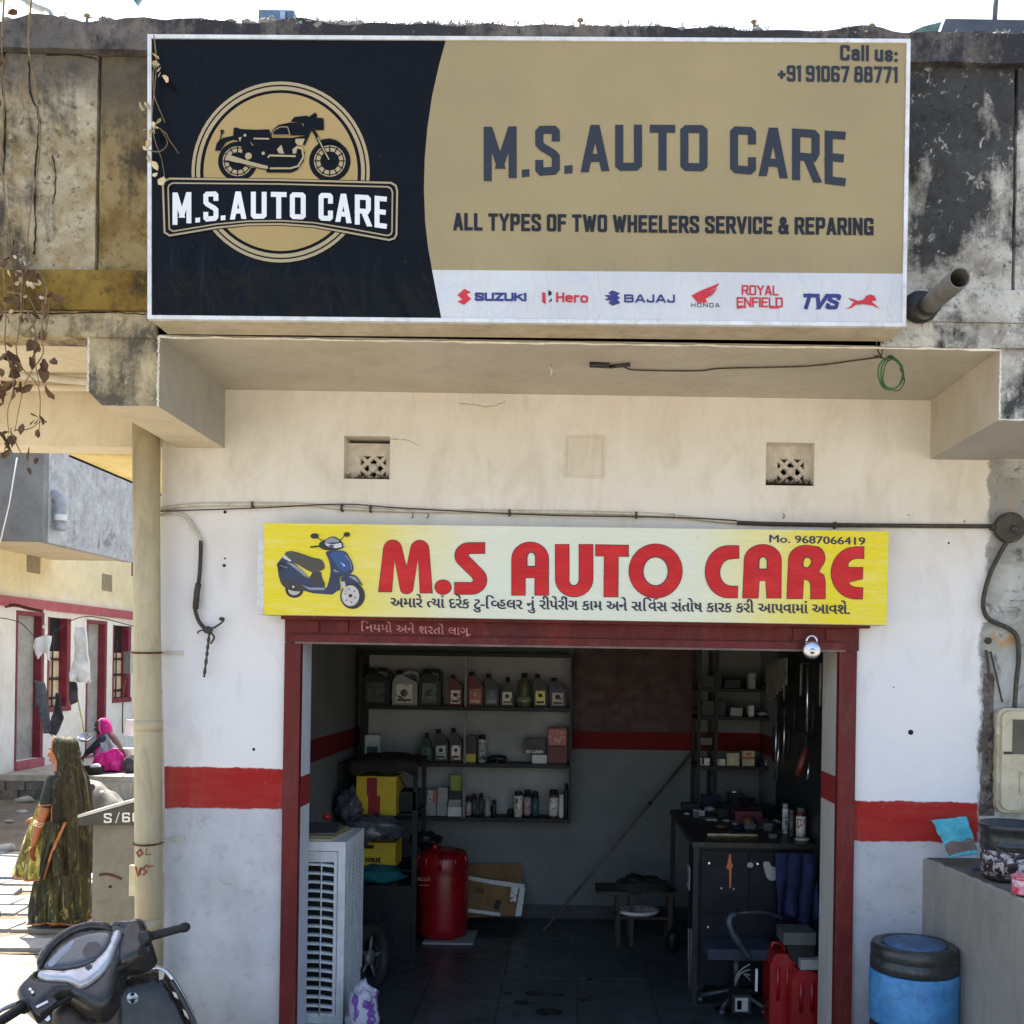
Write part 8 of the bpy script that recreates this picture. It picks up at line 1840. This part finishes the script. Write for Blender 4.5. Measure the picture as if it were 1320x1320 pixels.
# ---- woman squatting on the veranda in a pink sari
def squatter():
    Y0 = 17.75; base = P(139, 980, Y0); base.z = ZP
    w = thing('person', 'woman in a pink sari squatting over a basin on the veranda', 'person', base)
    L = lambda x, y, z: base + Vector((x, y, z))
    mb = MB(); hc = L(-.13, -.02, .78); q = head(mb, hc, .35, 1.0, -.35)
    limb(mb, [L(-.09, 0, .70), L(-.02, 0, .62)], [.05, .06]); limb(mb, [L(0, 0, .58), L(.10, 0, .38), L(.12, 0, .20)], [.13, .15, .17], 14)
    for sy in (-1, 1):
        limb(mb, [L(-.03, .16 * sy, .58), L(-.16, .17 * sy, .44), L(-.22, .14 * sy, .38)], [.055, .046, .04]); limb(mb, [L(-.22, .14 * sy, .38), L(-.32, .09 * sy, .34), L(-.38, .05 * sy, .28)], [.04, .034, .024]); hand(mb, L(-.385, .05 * sy, .275), (-.7, 0, -.7), (-.5, 0, .6), 1.0, .6)
        limb(mb, [L(.12, .10 * sy, .16), L(-.13, .13 * sy, .36), L(-.03, .12 * sy, .08)], [.09, .075, .045]); limb(mb, [L(-.02, .12 * sy, .035), L(-.18, .12 * sy, .025)], [.035, .024])
    body_finish(mb, w, .012, mat=M('skin_dark', lin(96, 60, 44), lin(80, 48, 36), 6, .55)); eyes(w, q)
    mb = MB(); mb.ball(L(-.09, -.01, .815), (.10, .088, .09), 14); mb.build('hair', m_hair, w)
    m_pk = sari('sari_pink', lin(206, 30, 128), lin(226, 90, 164), lin(176, 22, 108), 9, .6); m_gp = sari('sari_grey', lin(128, 128, 134), lin(92, 92, 98), lin(150, 148, 154), 26, .6)
    mb = MB()
    for sy in (-1, 1): limb(mb, [L(-.02, .17 * sy, .58), L(-.16, .18 * sy, .44), L(-.24, .14 * sy, .38), L(-.32, .09 * sy, .34)], [.068, .058, .052, .044])
    body_finish(mb, w, .015, 'sleeves', M('navy_sleeve', lin(42, 40, 66), lin(30, 28, 48), 10, .8), 3)
    pf_ = [(0, .02, .23, .22, .05), (.12, .04, .27, .25, .05), (.3, .16, .27, .26, .05), (.5, .30, .24, .25, .04), (.7, .44, .19, .22, .01), (.85, .56, .14, .20, -.02), (1, .64, .09, .13, -.04)]
    def rd(v):
        for A, B in zip(pf_, pf_[1:]):
            if v <= B[0]: k = (v - A[0]) / (B[0] - A[0]); return [A[i] + (B[i] - A[i]) * k for i in range(1, 5)]
        return pf_[-1][1:]
    def bd(u, v):
        z, rx, ry, ox = rd(v); th = 2 * pi * u; f = .016 * sin(th * 7 + v * 9) + .008 * sin(th * 15 - v * 6)
        return L(ox + (rx + f) * cos(th), (ry + f) * sin(th), z + .015 * sin(th * 4 + v * 6))
    mb = MB(); mb.grid(bd, 80, 36, closed_u=True)
    for f in mb.bm.faces:
        c = f.calc_center_median() - base
        if c.z > .36 + .25 * c.x and c.x > -.06: f.material_index = 1
    mb.build('sari', [m_pk, m_gp], w, smooth=True)
    mb = MB(); mb.tube([bd(u_, .52 + .12 * sin(u_ * 9)) + Vector((0, -.01, 0)) for u_ in [.55 + .45 * k / 24 for k in range(25)]], .010, 5); mb.build('sari_border', M('pink_border', lin(224, 110, 170), rough=.6), w)
    def hd(u, v):
        half = radians(120); th = -half + 2 * half * u; z = .925 - .09 * (1 - cos(min(1, v / .35) * pi / 2)) - .36 * max(0, v - .1); r = .118 * sin(min(1, v / .35 + .03) * pi / 2) - .02 * sin(max(0, min(1, (v - .5) * 2)) * pi) + .06 * max(0, v - .7)
        return L(-.10 + .10 * v + (r + .004 * sin(th * 8)) * cos(th + .2), r * .98 * sin(th + .2), z)
    mb = MB(); mb.grid(hd, 40, 30); o = mb.build('sari_hood', m_pk, w, smooth=True); mod(o, 'SOLIDIFY', thickness=.012)
    mb = MB(); mb.tube([hd(0, .1 + .9 * k / 20) for k in range(21)] , .012, 5); mb.build('sari_border', _mc['pink_border'], w)
squatter()

# ---- cloth-draped two-wheeler behind the walking woman
Yg = 10.6; q = P(128, 1100, Yg); q.z = G
gm = thing('covered_motorbike', 'parked two-wheeler under a draped grey cloth behind the walking woman', 'motorbike', q)
m_drape = M('grey_drape', lin(110, 108, 102), lin(86, 84, 78), 6, .85, bump=.4)
ztop = P(120, 1012, Yg).z
prof = [(-.14, ztop + .02), (-.02, ztop + .0), (.10, ztop - .06), (.22, ztop - .22), (.34, ztop - .42)]
def drp(u, v):
    a = Vector((q.x - .20 + .62 * u, 0, 0)); zt_ = (ztop + .07) - .50 * max(0, u - .15) ** 1.2 - .30 * max(0, .15 - u); th = (v - .5) * pi
    return Vector((a.x + .02 * sin(v * 20), Yg + .26 * sin(th), G + .35 + (zt_ - G - .35) * abs(cos(th)) ** .5 + .012 * sin(u * 26 + v * 12)))
mb = MB(); mb.grid(drp, 40, 30); o = mb.build('cloth_cover', m_drape, gm, smooth=True); mod(o, 'SOLIDIFY', thickness=.01)
mb = MB(); mb.tube([q + Vector((-.03, -.05, ztop - G - .22)), q + Vector((-.02, -.16, ztop - G - .02))], .012, 8); mb.ball(q + Vector((-.02, -.18, ztop - G + .0)), (.05, .02, .042), 12); mb.build('mirror', m_blackpl, gm)
mb = MB(); mb.ball(q + Vector((.10, -.18, ztop - G - .05)), (.03, .03, .018), 10); mb.build('indicator', m_chr, gm)
for dx in (-.3, .42):
    mb = MB(); mb.lathe([(.20, -.04), (.25, -.04), (.27, 0), (.25, .04), (.20, .04), (.19, 0), (.20, -.04)], q + Vector((dx, .0, .27)), 30, M=Matrix.Rotation(pi / 2, 3, 'X')); mb.build('wheel', M('tyre_rubber', lin(26, 26, 28)), gm)

# ================================================================= SCOOTER IN THE LEFT FOREGROUND
C0 = Vector((-1.90, 4.125, .905)); bx_ = Vector((.811, .473, .345)).normalized(); fx_ = Vector((-.502, .865, 0)).normalized(); ux_ = bx_.cross(fx_).normalized()
dn = (-fx_ * cos(radians(58)) + ux_ * sin(radians(58))).normalized()   # the dash looks back and up at the rider
m_sb = M('scooter_black', lin(34, 34, 36), lin(46, 44, 42), 5, .28, bump=.04, dirt=.3, dirtc=lin(112, 96, 76)); m_sbrown = M('scooter_inner', lin(50, 44, 38), lin(66, 58, 50), 4, .45, bump=.1, bscale=80, dirt=.5, dirtc=lin(116, 92, 66))
m_sil = M('scooter_silver', lin(196, 198, 202), lin(170, 172, 178), 4, .25, .5, dirt=.35, dirtc=lin(150, 120, 90)); m_glass = M('dash_glass', lin(58, 62, 64), lin(84, 88, 90), 3, .08, dirt=.45, dirtc=lin(150, 140, 124), **{'Coat Weight': .8})
m_grip = M('grip_rubber', lin(24, 24, 26), lin(34, 34, 36), 60, .7, bump=.6, bscale=120)
sc_ = thing('scooter', 'dusty black scooter parked in the left foreground, handlebar towards the pipe', 'scooter', (-1.9, 4.2, G))
S = lambda x, y: (x / 4.889, 1100 + y / 4.889)
def plate(pts, h, th, mat, name, bev=.006, pl=None, smooth=0, n=dn, seg=2):
    o_ = pl if pl is not None else C0 + dn * h
    if smooth: pts = [(v.x, v.y) for v in catmull([(a, b, 0) for a, b in pts], smooth, True)]
    P3 = [on_plane(*S(x, y), o_, n) for x, y in pts]
    mb = MB(); mb.prism(P3, n * -th)
    if bev: mb.bevel(bev, seg)
    o = mb.build(name, mat, sc_)
    return o
def shell(pts, h, th, mat, name, R=.03, Hh=.02, pl=None, smooth=3, n=dn, step=.011):
    """moulded cover: outline from the photo on its own plane, swelling from a rounded edge"""
    o_ = pl if pl is not None else C0 + dn * h
    if smooth: pts = [(v.x, v.y) for v in catmull([(a, b, 0) for a, b in pts], smooth, True)]
    P3 = [on_plane(*S(x, y), o_, n) for x, y in pts]; c = P3[0]; e1 = n.orthogonal().normalized(); e2 = n.cross(e1)
    Q = [Vector(((p - c).dot(e1), (p - c).dot(e2))) for p in P3]; N = len(Q)
    def inside(x, y):
        r = False
        for i in range(N):
            a, b = Q[i], Q[i - 1]
            if (a.y > y) != (b.y > y) and x < (b.x - a.x) * (y - a.y) / (b.y - a.y) + a.x: r = not r
        return r
    def dist(p):
        m = 9
        for i in range(N):
            a, b = Q[i - 1], Q[i]; ab = b - a; L2 = ab.length_squared
            t_ = 0 if L2 < 1e-12 else max(0, min(1, (p - a).dot(ab) / L2)); m = min(m, (p - a - ab * t_).length)
        return m
    x0, x1, y0, y1 = min(q.x for q in Q), max(q.x for q in Q), min(q.y for q in Q), max(q.y for q in Q)
    inn = []; st = max(step, (x1 - x0) / 46); y = y0 + st / 2; k = 0
    while y < y1:
        x = x0 + st / 2 + (st / 2 if k % 2 else 0)
        while x < x1:
            if inside(x, y):
                d_ = dist(Vector((x, y)))
                if d_ > st * .45: inn.append((Vector((x, y)), d_))
            x += st
        y += st * .87; k += 1
    vs, es, fs, *_ = delaunay_2d_cdt(Q + [q for q, _ in inn], [(i, (i + 1) % N) for i in range(N)], [], 1, 1e-6)
    mb = MB(); H_ = []
    for v in vs:
        d_ = min(dist(v), R) / R; hh = Hh * (1 - (1 - d_) ** 2) ** .5; H_.append(mb.bm.verts.new(c + e1 * v.x + e2 * v.y + n * hh))
    for f in fs:
        try: mb.bm.faces.new([H_[i] for i in f]).smooth = True
        except ValueError: pass
    be = [e for e in mb.bm.edges if len(e.link_faces) == 1]
    r = bmesh.ops.extrude_edge_only(mb.bm, edges=be); bmesh.ops.translate(mb.bm, vec=n * -th, verts=[g for g in r['geom'] if isinstance(g, bmesh.types.BMVert)])
    for f in mb.bm.faces: f.smooth = True
    return mb.build(name, mat, sc_)
# cowl body and wings
shell([(235, 725), (235, 655), (320, 560), (430, 480), (560, 438), (650, 436), (700, 452), (740, 438), (830, 425), (905, 425), (930, 490), (958, 560), (965, 610), (930, 655), (850, 690), (770, 715), (720, 900), (640, 990), (540, 960), (400, 880), (240, 800)], -.042, .08, m_sb, 'handlebar_cowl', 0.045, 0.035)
shell([(235, 655), (320, 555), (430, 475), (560, 432), (670, 436), (702, 462), (690, 482), (560, 470), (440, 510), (330, 600), (262, 705), (236, 712)], .0, .03, m_sb, 'dash_hood', 0.012, 0.012, smooth=2)
shell([(268, 712), (330, 630), (430, 540), (560, 492), (700, 484), (690, 560), (620, 655), (540, 702), (420, 728), (330, 735)], -.004, .02, m_glass, 'instrument_glass', 0.03, 0.01, smooth=2)
plate([(300, 700), (350, 640), (440, 560), (470, 545), (440, 600), (380, 660), (330, 712)], .0065, .002, M('dash_reflection', lin(150, 158, 170), lin(120, 128, 140), 5, .15), 'dial_and_reflection', 0, smooth=2)  # pale plate: a reflection painted onto the instrument glass
plate([(560, 560), (620, 560), (640, 600), (600, 650), (540, 660), (520, 610)], .0066, .002, M('dial_dark', lin(34, 36, 38), lin(50, 52, 54), 9, .2), 'dial_and_reflection', 0, smooth=2)
shell([(235, 775), (272, 733), (400, 742), (540, 712), (630, 652), (690, 570), (712, 494), (766, 490), (735, 575), (692, 680), (622, 768), (540, 828), (490, 838), (420, 806), (300, 800)], .006, .03, m_sil, 'silver_trim', 0.013, 0.01, smooth=2)
plate([(536, 708), (560, 696), (582, 702), (578, 722), (556, 738), (538, 728)], .0175, .006, m_sb, 'latch', .001)
shell([(705, 448), (830, 430), (900, 430), (925, 490), (950, 560), (955, 605), (920, 640), (840, 680), (765, 705), (745, 620), (775, 500), (765, 482)], -.018, .05, m_sb, 'cowl_cheek', 0.03, 0.026)
plate([(870, 620), (925, 598), (928, 620), (876, 642)], .009, .004, m_dark, 'switch', .001)
shell([(235, 735), (180, 790), (108, 868), (130, 940), (190, 1000), (230, 1010), (350, 900), (420, 880), (500, 845), (400, 812), (250, 795)], -.022, .06, m_sb, 'cowl_cheek', 0.03, 0.026)
plate([(215, 960), (330, 905), (360, 930), (250, 1010), (220, 1000)], .02, .02, m_blackpl, 'switch_block', .004); plate([(225, 962), (300, 925), (304, 938), (232, 975)], .024, .008, m_sil, 'switch', .001)
for x, y in ((190, 856), (204, 874)): plate([(x + 10 * cos(a), y + 10 * sin(a)) for a in [2 * pi * i / 8 for i in range(8)]], .014, .004, m_chr, 'screw', 0)
# steering neck, inner apron, chrome edge
ap = C0 - ux_ * .16 + fx_ * .10; an = (-fx_ * .96 + ux_ * .26).normalized()
shell([(540, 960), (620, 830), (700, 690), (760, 770), (880, 748), (980, 738), (1062, 780), (1130, 870), (1200, 1000), (1250, 1120), (1290, 1300), (1240, 1700), (1060, 1950), (500, 1950), (260, 1700), (250, 1300), (240, 1040), (330, 960), (440, 930)], 0, .03, m_sbrown, 'apron', 0.05, 0.03, pl=ap - an * .03, n=an)
shell([(330, 1000), (440, 925), (500, 960), (560, 1010), (640, 990), (700, 920), (742, 860), (770, 960), (760, 1200), (700, 1500), (560, 1500), (380, 1400), (340, 1200)], 0, .09, m_sbrown, 'glove_panel', 0.06, 0.04, pl=ap + an * .012, n=an)
shell([(470, 900), (540, 880), (620, 850), (700, 700), (742, 790), (700, 960), (620, 1020), (560, 1060), (500, 980)], 0, .08, m_sb, 'steering_neck', 0.04, 0.035, pl=ap + an * .04, n=an)
for x, y in ((450, 975), (515, 1040), (378, 915), (660, 940)): plate([(x + 11 * cos(a), y + 11 * sin(a)) for a in [2 * pi * i / 8 for i in range(8)]], 0, .004, m_dark, 'screw', 0, pl=ap + an * .081, n=an)
edge = [(735, 770), (800, 745), (880, 742), (985, 722), (1055, 755), (1110, 830), (1165, 930), (1215, 1040), (1255, 1150), (1295, 1310), (1245, 1700)]
def tb(pts, r, mat, name, off=.0, seg=10, n=5):
    P3 = catmull([on_plane(*S(x, y), ap + an * off, an) for x, y in pts], n); mb = MB(); mb.tube(P3, r, seg); return mb.build(name, mat, sc_)
tb(edge, .011, m_chr, 'chrome_edge', .006); tb([(1075, 800), (1125, 880), (1180, 985), (1225, 1090), (1262, 1210), (1295, 1330)], .012, m_sb, 'edge_rubber', .014)
for pts in ([(1000, 735), (1040, 745), (1030, 790), (1003, 800)], [(1085, 870), (1110, 880), (1125, 920), (1100, 905)], [(1150, 980), (1180, 1000), (1190, 1050), (1165, 1020)]): plate(pts, 0, .006, m_pvc, 'clip', .002, pl=ap + an * .022, n=an)
# ignition lock
for r, h, m_, nm in ((70, .010, m_sb, 'lock_bezel'), (50, .016, m_chr, 'ignition_lock'), (36, .018, m_sil, 'lock_face')): plate([(835 + r * cos(a), 912 + r * sin(a)) for a in [2 * pi * i / 24 for i in range(24)]], 0, .02, m_, nm, .002, pl=ap + an * h, n=an)
plate([(822, 880), (846, 876), (848, 896), (824, 900)], 0, .004, m_dark, 'key_slot', 0, pl=ap + an * .0195, n=an); plate([(820, 925), (845, 915), (850, 940), (828, 946)], 0, .004, m_dark, 'key_slot', 0, pl=ap + an * .0195, n=an)
plate([(288, 1015), (312, 1022), (318, 1045), (300, 1060), (280, 1048)], 0, .02, m_chr, 'hook', .003, pl=ap + an * .09, n=an)
# grips, bar, levers
R0, R1 = P(190, 1208, 4.22), P(243.5, 1194, 4.36); L0, L1 = P(31, 1297, 4.0), P(-45, 1345, 3.72)
mb = MB(); mb.tube([R0, R0.lerp(R1, .82), R0.lerp(R1, .84), R0.lerp(R1, .93), R1], [.019, .017, .021, .021, .013], 14); mb.build('grip', m_grip, sc_)
mb = MB(); mb.tube([R0 - (R1 - R0) * .14, R0 + (R1 - R0) * .04], .028, 14); mb.build('throttle_collar', m_blackpl, sc_)
mb = MB(); mb.tube([L0, L0.lerp(L1, .9), L1], [.020, .019, .022], 14); mb.build('grip', m_grip, sc_)
mb = MB(); mb.tube([L0 - (L1 - L0) * .25, L0 + (L1 - L0) * .03], .030, 14); mb.build('grip_collar', m_blackpl, sc_)
mb = MB(); mb.tube(catmull([L0 + fx_ * .06, L0.lerp(L1, .4) + fx_ * .09 + Vector((0, 0, .012)), L1 + fx_ * .08], 5), [.011] * 5 + [.009] * 6, 8); mb.build('brake_lever', m_sil, sc_)
mb = MB(); mb.tube(catmull([R0 + fx_ * .06 + Vector((0, 0, -.03)), R0.lerp(R1, .5) + fx_ * .08 + Vector((0, 0, -.03)), R1 + fx_ * .07 + Vector((0, 0, -.03))], 5), .009, 8); mb.build('brake_lever', m_blackpl, sc_)
mb = MB(); mb.tube([L0 - ux_ * .0, L0.lerp(R0, .15) - ux_ * .06, L0.lerp(R0, .85) - ux_ * .06, R0], .014, 8); mb.build('handlebar', m_steel, sc_)
# rest of the machine, below the frame: floor board, seat, body, wheels, mudguard
bh = Vector((bx_.x, bx_.y, 0)).normalized(); K = lambda f, s_, z: Vector((C0.x, C0.y, 0)) + fx_ * f + bh * (s_ + (z - .9) * .30 * 0) + Vector((0, 0, z + G))
def lathe_wheel(c, name):
    mb = MB(); ax = bh; R = Vector((0, 0, 1)).rotation_difference(ax).to_matrix()
    mb.lathe([(.14, -.03), (.19, -.05), (.225, -.035), (.235, 0), (.225, .035), (.19, .05), (.14, .03), (.13, 0), (.14, -.03)], c, 36, M=R); o = mb.build(name, _mc['tyre_rubber'], sc_)
    mb = MB(); mb.lathe([(0, -.035), (.05, -.035), (.135, -.01), (.14, 0), (.135, .01), (.05, .035), (0, .035)], c, 28, M=R); mb.build('rim', m_sil, o)
lathe_wheel(K(.22, .0, .235), 'wheel'); lathe_wheel(K(-1.03, .0, .235), 'wheel')
mb = MB(); mb.tube(catmull([K(.02, -.02, .30), K(.10, 0, .47), K(.24, 0, .52), K(.40, 0, .46), K(.47, 0, .36)], 5), .08, 12, flat=.6); mb.build('mudguard', m_sb, sc_)
mb = MB(); mb.tube([K(.20, 0, .26), K(.12, 0, .55), K(.05, 0, .92)], .03, 10); mb.build('fork', m_steel, sc_)
mb = MB(); pts = [K(-.05, 0, .22), K(-.05, 0, .27), K(-.55, 0, .27), K(-.55, 0, .22)]; mb.prism([p - bh * .16 for p in pts], bh * .32); mb.bevel(.015, 2); mb.build('floorboard', m_sbrown, sc_)
mb = MB(); pts = [K(-.55, 0, .24), K(-.50, 0, .60), K(-.60, 0, .70), K(-1.25, 0, .80), K(-1.38, 0, .72), K(-1.15, 0, .45), K(-.9, 0, .32)]; mb.prism([p - bh * .15 for p in pts], bh * .30); mb.bevel(.04, 3); mb.build('rear_body', m_sb, sc_)
mb = MB(); pts = [K(-.48, 0, .68), K(-.52, 0, .75), K(-.8, 0, .78), K(-1.25, 0, .86), K(-1.33, 0, .82), K(-1.2, 0, .78)]; mb.prism([p - bh * .14 for p in pts], bh * .28); mb.bevel(.03, 3); mb.build('seat', m_grip, sc_)
mb = MB(); mb.tube([K(-.6, -.12, .24), K(-.5, -.30, .0)], .012, 8); mb.build('side_stand', m_steel, sc_)
# outer face of the leg shield with head of the front body
shell([(400, 960), (700, 800), (980, 760), (1090, 850), (1200, 1060), (1240, 1300), (1150, 1700), (950, 1950), (560, 1950), (320, 1700), (290, 1300), (300, 1060)], 0, .12, m_sb, 'leg_shield', 0.08, 0.05, pl=ap - an * .032, n=an)

for pts, off in (([(700, 720), (690, 800), (660, 880), (600, 940), (540, 960)], .10), ([(720, 740), (725, 840), (700, 930), (690, 1040)], .09), ([(560, 850), (600, 900), (620, 960), (600, 1040)], .11)):
    tb(pts, .006, m_grip, 'control_cable', off, 8)
